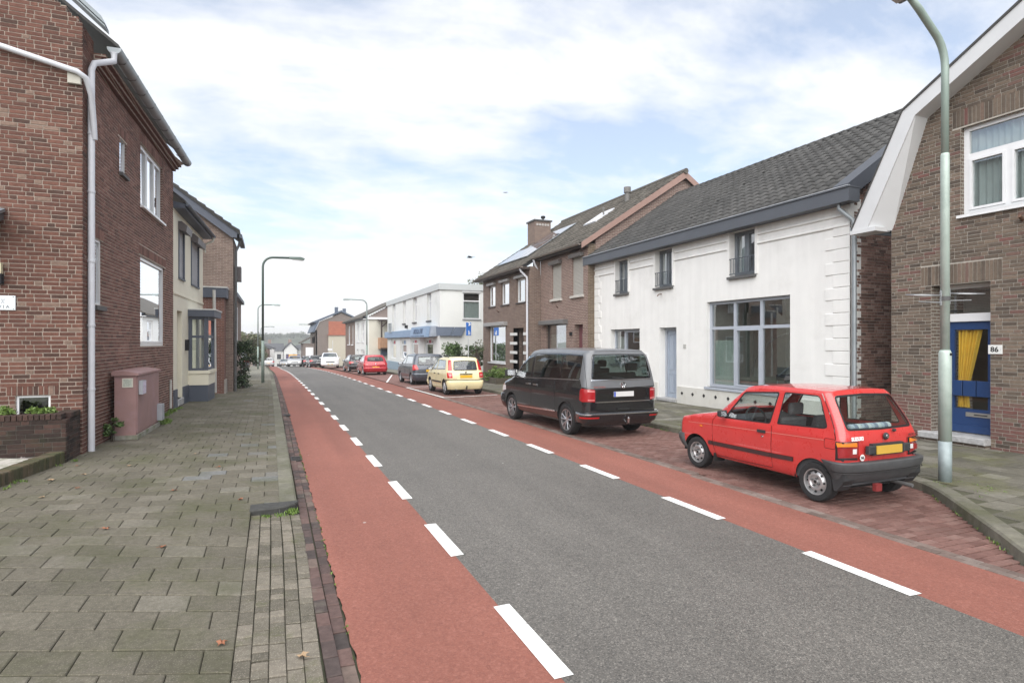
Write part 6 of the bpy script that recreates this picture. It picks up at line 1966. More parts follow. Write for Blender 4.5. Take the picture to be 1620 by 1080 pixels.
def make_car(spec, label, group, loc, yaw=0.0, scale=1.0, name='parked_car', cat='car'):
    S = Shell(**spec['shell'])
    root = thing(name, label, cat, group)
    feats = spec['feats'](S)
    out = build_shell(S, feats, spec.get('grid', .055))
    mats = spec['mats']
    made = {}
    for key, mb in out.items():
        if key in ('cap', 'ws') or not mb.f: continue
        g, side = key
        if g in ('body', 'seam') or g.startswith('c_'):     # both halves are one part
            q = made.setdefault(g, MB()); q.add(mb.v, mb.f); q.n = getattr(q, 'n', []) + mb.n
        else:
            o = mb.build(spec.get('names', {}).get(g, g), mats[g], root, smooth=True)
            o.data.normals_split_custom_set_from_vertices(mb.n)
    cp = out['cap'].build('roof_and_bonnet', mats.get('c_roof', mats['body']), root, smooth=True)
    bm = bmesh.new(); bm.from_mesh(cp.data); bmesh.ops.remove_doubles(bm, verts=bm.verts, dist=.0008); bmesh.ops.recalc_face_normals(bm, faces=bm.faces)
    for e in bm.edges:
        if len(e.link_faces) == 2 and e.calc_face_angle(0) > math.radians(30): e.smooth = False
    bm.to_mesh(cp.data); bm.free()
    if out['ws'].f: out['ws'].build('windscreen', mats.get('ws', CARGL), root, smooth=True)
    for g, mb in made.items():
        nm = spec.get('names', {}).get(g, g[2:] if g.startswith('c_') else g)
        o = mb.build(nm, mats[g], root, smooth=True)
        if g in ('seam', 'c_seal'): o['kind'] = 'stuff'
        if getattr(mb, 'n', None): o.data.normals_split_custom_set_from_vertices(mb.n)
    r = spec['tyre']; wd = spec.get('tw', .17)
    hw_ = spec['track']
    for xa in S.axles:
        for sd in (-1, 1): wheel(root, xa, sd * (hw_ - wd / 2), r, wd, sd, spec['rim'], rimr=spec.get('rimr'))
    # dark wheel wells and floor
    ub = MB()
    zf = spec.get('floor', .22)
    x0, x1 = S.xr0 + .15, S.xf0 - .2
    ub.box(x0, x1, -hw_ + .19, hw_ - .19, zf - .04, zf + .05)
    for xa in S.axles:
        for sd in (-1, 1):
            ya = sd * (hw_ - .012) ; yb = sd * (hw_ - .26)
            m = 14; v = []; f = []
            for i in range(m + 1):
                a = math.pi * i / m
                x = xa + (S.ra + .012) * math.cos(a); z = max(S.za + (S.ra + .012) * math.sin(a), zf)
                v += [(x, ya, z), (x, yb, z)]
            for i in range(m): f.append((2 * i, 2 * i + 1, 2 * i + 3, 2 * i + 2))
            v += [(xa - S.ra, yb, zf), (xa + S.ra, yb, zf)]
            f.append(tuple(range(1, 2 * m + 2, 2)))
            ub.add(v, f)
    ub.build('underbody', UNDER, root)
    if spec.get('extra'): spec['extra'](S, root)
    root.location = loc
    root.rotation_euler = (math.atan(-2 * DR * loc[1]) if loc[1] > 0 else 0, 0, yaw)
    # car x forward -> street +Y
    root.rotation_euler = (0, math.atan(2 * DR * loc[1]) * (1 if abs(yaw) < 1 else -1), math.pi / 2 + yaw)
    root.scale = (scale, scale, scale)
    return root

def rect(a, b, c, d): return [(a, c), (b, c), (b, d), (a, d)]
def fix_y(v): return v
def bar(S, p0, p1, prof, taper=.12, both=True, n=46, p1b=None):
    """moulding wrapped round the shell: prof = [(offset, z)] open section, tapering into the body at p1"""
    out = MB()
    for sd in ((1, -1) if both else (1,)):
        v = []; k = len(prof)
        for i in range(n + 1):
            zh, zl = max(q[1] for q in prof), min(q[1] for q in prof)
            for off, z in prof:
                pe = p1 if p1b is None else p1b + (p1 - p1b) * (z - zl) / (zh - zl)
                p = p0 + (pe - p0) * i / n
                tp = min(1.0, (abs(pe - p) / taper)) ** .5 if taper else 1.0
                x, y, zz = S.map(p, z, off * tp); v.append((x, sd * y, zz))
        f = []
        for i in range(n):
            for j in range(k - 1): f.append((i * k + j, i * k + j + 1, (i + 1) * k + j + 1, (i + 1) * k + j))
        out.add(v, f if sd > 0 else [q[::-1] for q in f])
    return out
def seat(root, x, y, z, w=.46, h=.58, mat=None, head=True, name='seat'):
    m = MB()
    m.prism([(x, y - w / 2, z), (x + .46, y - w / 2, z + .04), (x + .46, y - w / 2, z + .16), (x + .04, y - w / 2, z + .16)], (0, w, 0))
    m.prism([(x + .05, y - w / 2, z + .1), (x - .12, y - w / 2 + .04, z + h), (x - .22, y - w / 2 + .04, z + h), (x - .1, y - w / 2, z + .05)], (0, w, 0))
    if head: m.prism([(x - .13, y - .12, z + h + .03), (x - .15, y - .12, z + h + .2), (x - .23, y - .12, z + h + .2), (x - .22, y - .12, z + h + .03)], (0, .24, 0))
    o = m.build(name, mat or INT, root)
    bv = o.modifiers.new('bevel', 'BEVEL'); bv.width = .035; bv.segments = 2
    return o
def cabin(root, x0, x1, w, z0, z1, mat=None):
    m = MB(); m.box(x0, x1, -w, w, z0, z0 + .03); m.box(x0, x1, -w - .02, -w, z0, z1); m.box(x0, x1, w, w + .02, z0, z1)
    return m.build('cabin_trim', mat or INT, root)
def steering(root, x, y, z, r=.18):
    m = MB(); pts = []
    for i in range(21):
        a = 2 * math.pi * i / 20; pts.append((x + .12 * math.sin(a) * .5, y + r * math.cos(a), z + r * math.sin(a) * .85))
    m.tube(pts, .016, 6, caps=False); m.tube([(x, y - r, z), (x, y + r, z)], .015, 5); m.tube([(x, y, z), (x + .3, y, z - .15)], .03, 6)
    return m.build('steering_wheel', INT, root)
def mirror(root, x, y, z, mat, sd=1, s=1.0):
    m = MB(); m.prism([(x, y, z), (x + .1 * s, y, z + .01), (x + .1 * s, y, z + .12 * s), (x, y, z + .13 * s)], (-.03, sd * .2 * s, 0))
    o = m.build('mirror', mat, root); b = o.modifiers.new('bevel', 'BEVEL'); b.width = .02 * s; b.segments = 2
    g = MB(); g.add([(x - .016, y + sd * .03 * s, z + .02 * s), (x - .029, y + sd * .18 * s, z + .02 * s), (x - .029, y + sd * .18 * s, z + .11 * s), (x - .016, y + sd * .03 * s, z + .11 * s)], [(0, 1, 2, 3)]); g.build('mirror_glass', CHROME, o)
    return o
def rear_text(root, body, size, x, y, z, mat, lean=0.0, **k):
    # readable from behind the car: reader's right is the car's right (-y)
    M = Matrix(((0, math.sin(lean), -math.cos(lean), x), (-1, 0, 0, y), (0, math.cos(lean), math.sin(lean), z), (0, 0, 0, 1)))
    return text('lettering', body, size, M, mat, root, .002, **k)
def plate(root, x, y, z, mat, w=.52, h=.11, blue=True):
    m = MB(); m.box(x - .012, x, y - w / 2, y + w / 2, z - h / 2, z + h / 2); o = m.build('licence_plate', mat, root)
    if blue:
        m = MB(); m.box(x - .014, x - .0121, y + w / 2 - .045, y + w / 2 - .003, z - h / 2 + .003, z + h / 2 - .003); m.build('plate_band', PLB, o)
    return o

# ---------------------------------------------------------------- small red three-door
REDP = paint('red_paint', (0.53, 0.04, 0.037), .3, 1.0)
REDP.node_tree.nodes['Principled BSDF'].inputs['Coat Roughness'].default_value = 0.03
def feats_suz(S):
    sp, rp, fp = S.sp, S.rp, S.fp
    F_ = []
    dw = rounded([sp(2.115, .865), sp(1.775, 1.285), sp(1.15, 1.33), sp(1.235, .885)], [.03, .05, .04, .03])
    qw = rounded([sp(1.12, .897), sp(1.07, 1.335), sp(.52, 1.33), sp(.345, .95), sp(.39, .93)], [.03, .04, .06, .05, .02])
    for w_, i_ in ((dw, .02), (qw, .016)):
        F_.append(('side_window', inset(w_, i_), -.008, 'B')); F_.append(('c_seal', w_, .002, 'B'))
    rg = [rp(-.05, .92), rp(.59, .93), rp(.52, 1.335), rp(-.05, 1.352)]
    rgr = [rg[0]] + rounded([rp(-.05, .92), rp(.59, .93), rp(.52, 1.335), rp(-.05, 1.352)], .06)[4:12] + [rg[3]]
    F_.append(('c_rear_window', inset(rgr, .024), -.006, 'B')); F_.append(('c_seal', rgr, .003, 'B'))
    # tail lights
    F_.append(('reversing_light', [rp(.485, .655), rp(.55, .655), rp(.55, .715), rp(.485, .715)], .012, 'B'))
    F_.append(('indicator', [rp(.475, .738), rp(.70, .738), rp(.70, .79), rp(.475, .79)], .012, 'B'))
    F_.append(('tail_light', [rp(.475, .605), rp(.70, .605), rp(.70, .738), rp(.475, .738)], .012, 'B'))
    F_.append(('c_seal', [rp(.46, .575), rp(.712, .575), rp(.712, .80), rp(.46, .80)], .004, 'B'))
    # gaps
    gap = .009
    F_.append(('seam', ribbon([sp(2.27, .90), sp(2.335, .80), sp(2.335, .42), sp(2.30, .30), sp(2.26, .272)], gap), -.012, 'B'))
    F_.append(('seam', ribbon([sp(2.26, .272), sp(1.8, .276), sp(1.2, .292)], gap), -.012, 'B'))
    F_.append(('seam', ribbon([sp(1.19, .295), sp(1.195, .6), sp(1.20, .87)], gap), -.012, 'B'))
    F_.append(('seam', ribbon([rp(.61, 1.36), rp(.655, 1.1), rp(.69, .95), rp(.70, .82)], .012), -.012, 'B'))
    F_.append(('seam', ribbon([rp(.445, .80), rp(.445, .575)], gap), -.012, 'B'))
    fl = rounded([sp(.21, .70), sp(.37, .70), sp(.37, .825), sp(.21, .825)], .03)
    F_.append(('fuel_flap', inset(fl, .006), 0.0, 'L')); F_.append(('seam', fl, -.008, 'L'))
    F_.append(('c_trim_strip', ribbon([sp(2.43, .452), sp(2.0, .455), sp(1.2, .465), sp(.83, .475)], .058), .014, 'B'))
    F_.append(('c_highlight', ribbon([sp(2.9, .715), sp(2.3, .738), sp(1.2, .772), sp(.2, .802)], .008), .004, 'B'))  # pale ribbon along the side crease: its highlight put into the colour
    F_.append(('door', [sp(2.33, .86), sp(2.33, .42), sp(2.295, .30), sp(2.25, .28), sp(1.198, .3), sp(1.2, .87)], 0.0, 'B'))
    F_.append(('side_light', rounded([sp(2.62, .70), sp(2.56, .70), sp(2.56, .675), sp(2.62, .675)], .01), .006, 'B'))
    F_.append(('headlight', [fp(.35, .55), fp(.69, .55), fp(.69, .70), fp(.35, .70)], .005, 'B'))
    return F_
def extra_suz(S, root):
    # bumpers
    m = bar(S, 0, S.sp(.42, .45)[0], [(0, .556), (.088, .556), (.102, .545), (.108, .5), (.096, .445), (.066, .428), (.06, .36), (.03, .305), (-.03, .295)], .5, p1b=S.sp(.24, .3)[0])
    o = m.build('rear_bumper', PLASG, root, smooth=True); smooth_by_angle(o, 30)
    m = bar(S, 0, S.sp(.36, .45)[0], [(.0955, .435), (.104, .43), (.0955, .424)], .4, p1b=S.sp(.33, .4)[0]); m.build('bumper_rib', PLAS, o)
    m = bar(S, S.P, S.sp(3.0, .45)[0], [(0, .52), (.05, .52), (.08, .49), (.08, .42), (.05, .33), (0, .26)], .3)
    o = m.build('front_bumper', PLASG, root, smooth=True); smooth_by_angle(o, 30)
    # mud flaps / valance
    m = MB(); m.prism([(.24, .5, .2), (.2, .5, .2), (.1, .5, .34), (.1, .5, .5), (.3, .5, .5)], (0, .195, 0)); m.prism([(.24, -.695, .2), (.2, -.695, .2), (.1, -.695, .34), (.1, -.695, .5), (.3, -.695, .5)], (0, .195, 0)); m.build('bumper_corner', PLAS, root)
    m = MB(); m.box(2.3, 2.33, .5, .69, .17, .3); m.box(2.3, 2.33, -.69, -.5, .17, .3); m.build('front_flap', UNDER, root)
    m = MB(); m.box(-.0, .05, .17, .27, .2, .29); m.build('rear_fog_light', plain('dull_red', (0.2, 0.03, 0.03), .4), root)
    m = MB(); m.tube([(.3, -.35, .23), (-.02, -.36, .22)], .025, 8); m.build('exhaust', STONED, root)
    pl = plate(root, .045, -.02, .69, plain('plate_ochre', (0.55, 0.34, 0.05), .5, var=.05), .46, .1, False)
    for sd in (-1, 1):
        m = MB(); m.bbox(Fr((0.075, -.02), (0, 1), (-1, 0)), sd * .315 - .062, sd * .315 + .062, .645, .745, 0, .05, .01); m.build('plate_lamp_housing', PLAS, root)
    m = MB(); m.box(.05, .1, -.3, .26, .625, .765); m.build('plate_recess', PLAS, root)
    m = MB(); m.lathe([(0, .03), (.022, .028), (.03, 0)], (.085, -.02, .845), (-1, 0, 0), 12); m.build('boot_lock', CHROME, root)
    m = MB(); m.lathe([(0, .03), (.04, .02), (.045, 0)], (.088, -.02, .845), (-1, 0, 0), 12); m.build('lock_surround', PLAS, root)
    rear_text(root, 'SUZUKI', .06, .072, .5, .838, plain('badge_white', (0.8, 0.8, 0.8), .3, var=0), .1, bold=.003)
    rear_text(root, 'ALTO GL', .045, .075, -.52, .84, plain('badge_dark', (0.12, 0.03, 0.03), .4, var=0), .1, bold=.001)
    m = MB(); m.lathe([(0, .004), (.04, .003), (.04, 0)], (.082, .405, .605), (-1, 0, 0), 20); st = m.build('country_sticker', plain('sticker_white', (0.7, 0.7, 0.68), .5, var=.05), root)
    rear_text(root, 'NL', .045, .0765, .405, .605, BLACKP, 0, bold=.001)
    m = MB(); m.lathe([(0, .03), (.018, .028), (.022, 0)], (.10, -.18, .905), (-1, 0, .3), 10); m.build('wiper_spindle', PLAS, root)
    m = MB(); m.box(1.29, 1.43, .706, .722, .75, .79); m.build('door_handle', PLAS, root)
    m = MB(); m.lathe([(0, .01), (.014, .008), (.016, 0)], (1.345, .706, .70), (0, 1, 0), 10); m.build('door_lock', CHROME, root)
    mirror(root, 2.06, .665, .885, PLAS, 1, .8); mirror(root, 2.06, -.665, .885, PLAS, -1, .8)
    cabin(root, .15, 2.35, .63, .26, .86)
    m = MB(); m.prism([(2.28, -.62, .6), (1.95, -.62, .66), (1.93, -.62, .84), (2.2, -.62, .9)], (0, 1.24, 0)); m.build('dashboard', INT, root)
    steering(root, 1.83, .33, .88)
    SEATG = plain('seat_grey', (0.13, 0.13, 0.14), .9, var=.2, scale=20)
    for y in (.33, -.33): seat(root, 1.3, y, .38, .46, .6, SEATG)
    seat(root, .72, 0, .42, 1.15, .45, None, False, 'rear_bench')
    m = MB(); m.box(.16, .5, -.6, .6, .875, .89); m.build('parcel_shelf', plain('shelf_grey', (0.22, 0.24, 0.25), .8), root)
    # rolled chequered blanket on the shelf
    bl = thing('blanket_roll', 'rolled blue-grey chequered blanket on the rear shelf of the red hatchback', 'blanket')
    for k in range(12):
        mm = MB(); y0 = .42 - k * .06
        mm.lathe([(0, 0), (.045, .001), (.05, .015), (.05, .05), (.045, .06), (0, .061)], (.25, y0, .94), (0, -1, 0), 14)
        mm.build('blanket_fold', plain('blanket_%d' % (k % 3), [(0.3, 0.36, 0.42), (0.16, 0.2, 0.27), (0.42, 0.48, 0.5)][k % 3], .9, var=.15, scale=30), bl, smooth=True)
    S.blanket = bl
suz = dict(shell=dict(w=[(.18, .60), (.30, .675), (.45, .70), (.62, .706), (.80, .70), (.88, .684), (1.20, .615), (1.33, .585), (1.40, .56)],
                      xr=[(.2, .16), (.5, .10), (.75, .095), (.84, .105), (.92, .13), (1.30, .345), (1.40, .42)],
                      xf=[(.2, 3.08), (.45, 3.17), (.68, 3.16), (.8, 3.12)],
                      zt=[(0, 1.375), (.45, 1.383), (.7, 1.395), (1.3, 1.40), (1.66, 1.375), (1.76, 1.345), (2.22, .955), (2.28, .93), (2.8, .845), (3.02, .79), (3.2, .74)],
                      zb=[(0, .36), (.172, .36), (.19, .24), (1, .24)], axles=(.52, 2.72), ra=.298, za=.245, r=.09, bow=.02, bowf=.04, crown=(.025, .022), edge=(.035, .022), ws=(2.21, 1.77)),
           feats=feats_suz, tyre=.245, tw=.15, track=.69, rim='steel', rimr=.166, floor=.24, extra=extra_suz, grid=.05,
           mats=dict(body=REDP, door=REDP, fuel_flap=REDP, seam=SEAL, c_seal=SEAL, side_window=CARGL, c_rear_window=CARGL, reversing_light=TWHT, indicator=TORG, tail_light=plain('tail_dark_red', (0.26, 0.01, 0.014), .15, var=0, coat=1.0), c_trim_strip=plain('trim_maroon', (0.05, 0.022, 0.022), .6), c_highlight=plain('highlight_paint', (0.62, 0.2, 0.17), .4, var=0), side_light=TORG, headlight=TWHT),
           names=dict(c_rear_window='rear_window', seam='panel_gaps', c_seal='window_seals', c_trim_strip='trim_strip', c_highlight='crease_highlight'))
red = make_car(suz, 'small red three-door hatchback with yellow plate and black bumpers, nearest parked car', 'cars parked on the right side', (7.03, 4.818, 0))
for o in bpy.data.objects:
    if o.name.startswith('blanket_roll'):
        o.location = red.location; o.rotation_euler = red.rotation_euler

# ---------------------------------------------------------------- dark van
VLOW = paint('black_paint_van', (0.012, 0.012, 0.014), .18, 1.0)
VLOW.node_tree.nodes['Principled BSDF'].inputs['Coat Roughness'].default_value = 0.04
VUP = paint('grey_paint_van', (0.13, 0.137, 0.147), .38, .6, .0)
def feats_van(S):
    sp, rp, fp = S.sp, S.rp, S.fp
    F_ = []
    wins = [[sp(3.60, 1.205), sp(3.16, 1.745), sp(2.78, 1.80), sp(2.80, 1.235)], [sp(2.70, 1.24), sp(2.67, 1.805), sp(1.30, 1.825), sp(1.27, 1.285)], [sp(1.22, 1.288), sp(1.245, 1.825), sp(.42, 1.80), sp(.41, 1.31)]]
    for w_ in wins: F_.append(('side_window', rounded(w_, .05), -.004, 'B'))
    F_.append(('c_pillar', rounded([sp(3.70, 1.19), sp(3.18, 1.775), sp(2.7, 1.835), sp(1.3, 1.85), sp(.39, 1.825), sp(.375, 1.285), sp(1.3, 1.262), sp(2.75, 1.215)], .05), 0.001, 'B'))
    rg = [rp(-.05, 1.285)] + rounded([rp(-.05, 1.285), rp(.79, 1.295), rp(.70, 1.835), rp(-.05, 1.845)], .07)[4:12] + [rp(-.05, 1.845)]
    F_.append(('c_rear_window', inset(rg, .02), -.003, 'B')); F_.append(('c_pillar', rg, .002, 'B'))
    # lights
    F_.append(('light_band', [rp(.735, 1.02), rp(.88, 1.03), rp(.88, 1.06), rp(.735, 1.05)], .012, 'B'))
    F_.append(('light_band', [rp(.735, .835), rp(.88, .84), rp(.88, .862), rp(.735, .86)], .012, 'B'))
    F_.append(('tail_light', rounded([rp(.72, .81), rp(.951, .81), sp(.33, .81 + .03), sp(.31, 1.05), rp(.951, 1.10), rp(.72, 1.075)], .02), .010, 'B'))
    F_.append(('c_chrome', ribbon([rp(-.05, .80), rp(.3, .80), rp(.72, .80)], .022), .012, 'B'))
    F_.append(('c_gloss', [rp(-.05, .845), rp(.70, .845), rp(.62, 1.075), rp(-.05, 1.08)], -.012, 'B'))
    F_.append(('c_chrome', ribbon([sp(3.62, 1.178), sp(2.78, 1.207), sp(1.3, 1.25), sp(.40, 1.275)], .022), .006, 'B'))
    F_.append(('c_chrome', ribbon([rp(-.05, 1.268), rp(.8, 1.275)], .014), .005, 'B'))
    F_.append(('c_chrome', ribbon([sp(3.62, .43), sp(2.6, .455), sp(1.47, .49)], .032), .012, 'B'))
    g = .010
    for l in ([sp(2.76, .36), sp(2.75, .8), sp(2.74, 1.20)], [sp(1.46, .44), sp(1.47, .9), sp(1.49, 1.24)], [sp(3.66, .42), sp(3.72, .9), sp(3.7, 1.16)], [sp(1.47, .95), sp(.9, .965), sp(.3, .975)]):
        F_.append(('seam', ribbon(l, g), -.012, 'B'))
    F_.append(('seam', ribbon([rp(.82, 1.86), rp(.885, 1.3), rp(.89, 1.10)], g), -.012, 'B'))
    F_.append(('seam', ribbon([rp(-.05, .585), rp(.86, .585)], g), -.012, 'B'))
    F_.append(('c_arch_trim', ribbon([S.sp(.96 + .425 * math.cos(a), .345 + .425 * math.sin(a)) for a in [math.pi * (1 - i / 14) for i in range(15)]], .03), .008, 'B'))
    F_.append(('front_door', [sp(3.65, .45), sp(3.71, .9), sp(3.69, 1.165), sp(2.78, 1.195), sp(2.76, .37)], 0, 'B'))
    F_.append(('sliding_door', [sp(2.74, .37), sp(2.735, 1.2), sp(1.5, 1.235), sp(1.475, .45)], 0, 'B'))
    F_.append(('c_upper', [rp(-.05, 1.10), rp(.952, 1.12), sp(.35, 1.285), sp(1.3, 1.262), sp(2.75, 1.215), sp(3.75, 1.185), sp(3.75, 2.2), rp(-.05, 2.2)], 0, 'B'))
    F_.append(('headlight', [fp(.45, .74), fp(.93, .74), sp(4.35, .80), sp(4.35, .92), fp(.93, .93), fp(.45, .88)], .005, 'B'))
    return F_
def extra_van(S, root):
    m = bar(S, 0, S.sp(.52, .4)[0], [(0, .575), (.05, .572), (.075, .55), (.08, .50), (.06, .42), (.055, .36), (0, .30)], .3)
    o = m.build('rear_bumper', VLOW, root, smooth=True); smooth_by_angle(o, 35)
    m = bar(S, 0, S.sp(.46, .4)[0], [(.076, .553), (.085, .548), (.085, .532), (.08, .528)], .2); m.build('bumper_chrome', CHROME, o)
    for sd in (1, -1):
        m = MB(); v = []
        for i in range(7):
            p = S.rp(.66, .48)[0] + (S.rp(.945, .48)[0] - S.rp(.66, .48)[0]) * i / 6
            for z, of in ((.49, .083), (.455, .074)):
                x, y, zz = S.map(p, z, of); v.append((x, sd * y, zz))
        m.add(v, [(2 * i, 2 * i + 1, 2 * i + 3, 2 * i + 2) for i in range(6)]); m.build('reflector', TRED, o)
    m = bar(S, S.P, S.sp(4.4, .4)[0], [(0, .7), (.05, .68), (.06, .5), (.04, .35), (0, .28)], .3); m.build('front_bumper', VLOW, root, smooth=True)
    plate(root, .045, -.0, .965, PLW, .52, .11)
    m = MB(); m.lathe([(.062, .0), (.062, .014), (.074, .014), (.076, 0)], (.072, 0, 1.155), (-1, 0, .15), 28); em = m.build('emblem', CHROME, root)
    m = MB(); X = .063
    def stroke(y0, z0, y1, z1): m.tube([(X + (1.155 - z0) * -.1, y0, z0), (X + (1.155 - z1) * -.1, y1, z1)], .0065, 5)
    zc = 1.155
    for sd in (1, -1):
        stroke(sd * .03, zc + .055, 0, zc + .008); stroke(sd * .056, zc + .03, sd * .026, zc - .052); stroke(sd * .026, zc - .052, 0, zc - .008)
    m.build('emblem_letters', CHROME, em)
    m = MB(); m.lathe([(0, .004), (.064, .004)], (.074, 0, 1.155), (-1, 0, .15), 24); m.build('emblem_ground', plain('emblem_dark', (0.06, 0.065, 0.075), .3), em)
    rear_text(root, 'MULTIVAN', .055, .052, .62, 1.125, plain('badge_red', (0.45, 0.1, 0.09), .3, .5, var=0), .12, spacing=1.15)
    m = MB(); m.box(.03, .09, -.16, .16, .615, .655); m.build('tailgate_handle', UNDER, root)
    m = MB(); m.tube([(.3, -.05, .33), (.0, -.05, .33), (-.06, -.05, .35), (-.07, -.05, .43)], .022, 8); m.lathe([(0, .03), (.024, .02), (.026, 0), (.018, -.02)], (-.07, -.05, .44), (0, 0, 1), 10); m.build('tow_hook', CHROME, root)
    for x in (2.93, 2.5):
        m = MB(); m.box(x - .1, x + .1, .951, .975, 1.03, 1.065); o = m.build('door_handle', CHROME if x < 3 else CHROME, root)
        m = MB(); m.box(x - .1, x + .1, -.975, -.951, 1.03, 1.065); m.build('door_handle', CHROME, root)
    mirror(root, 3.72, .92, 1.2, PLAS, 1, 1.5); mirror(root, 3.72, -.92, 1.2, PLAS, -1, 1.5)
    cabin(root, .2, 3.7, .86, .4, 1.17)
    for x in (2.75, 1.75):
        for y in (.42, -.42): seat(root, x, y, .75, .5, .72)
    seat(root, .78, 0, .75, 1.5, .66, None, False, 'rear_bench')
    for y in (.5, -.5):
        m = MB(); m.prism([(.5, y - .13, 1.45), (.48, y - .13, 1.62), (.4, y - .13, 1.62), (.42, y - .13, 1.45)], (0, .26, 0)); m.build('headrest', INT, root)
    steering(root, 3.3, .42, 1.2, .19)
    m = MB(); m.prism([(4.0, -.85, .8), (3.5, -.85, .85), (3.45, -.85, 1.12), (3.9, -.85, 1.2)], (0, 1.7, 0)); m.build('dashboard', INT, root)
    m = MB(); m.tube([(.075, -.02, 1.305), (.06, .28, 1.33)], .012, 5); m.build('rear_wiper', PLAS, root)
    m = MB(); m.box(.28, .33, -.25, .25, 1.862, 1.885); m.build('brake_light', TRED, root)
van = dict(shell=dict(w=[(.22, .84), (.35, .925), (.55, .95), (.95, .953), (1.15, .946), (1.25, .932), (1.75, .845), (1.86, .81), (1.95, .78)],
                      xr=[(.2, .12), (.55, .06), (1.0, .06), (1.25, .085), (1.75, .19), (1.9, .27)],
                      xf=[(.25, 4.76), (.5, 4.87), (.8, 4.83), (1.0, 4.7), (1.1, 4.6)],
                      zt=[(0, 1.895), (.4, 1.915), (1.5, 1.935), (2.6, 1.93), (2.98, 1.885), (3.85, 1.24), (4.1, 1.13), (4.5, 1.03), (4.85, .92)],
                      zb=.27, axles=(.96, 4.0), ra=.41, za=.345, r=.16, bow=.03, bowf=.12, crown=(.04, .035), edge=(.09, .06), ws=(3.82, 3.0)),
           feats=feats_van, tyre=.34, tw=.23, track=.945, rim='alloy5', rimr=.245, floor=.3, extra=extra_van, grid=.07,
           mats=dict(body=VLOW, c_upper=VUP, c_roof=VUP, front_door=VLOW, sliding_door=VLOW, seam=SEAL, c_pillar=plain('gloss_black', (0.01, 0.01, 0.011), .1, var=0, coat=1), side_window=CARGLD, c_rear_window=CARGLD, tail_light=plain('tail_deep_red', (0.32, 0.01, 0.014), .15, var=0, coat=1.0), light_band=plain('light_rose', (0.6, 0.2, 0.2), .15, var=0, coat=1), c_chrome=CHROME, c_gloss=plain('gloss_black', (0.01, 0.01, 0.011), .1), c_arch_trim=VLOW, headlight=TWHT),
           names=dict(c_upper='upper_body', c_roof='roof', seam='panel_gaps', c_pillar='pillar_trim', c_rear_window='rear_window', c_chrome='chrome_strips', c_gloss='plate_panel', c_arch_trim='arch_trim', light_band='light_band'))
yv = math.radians(1.6)
make_car(van, 'dark grey and black passenger van with chrome strips parked in front of the white house', 'cars parked on the right side', (6.92 + .96 * math.sin(yv), 10.52, zroad(12)), yv, .97, name='parked_van', cat='van')

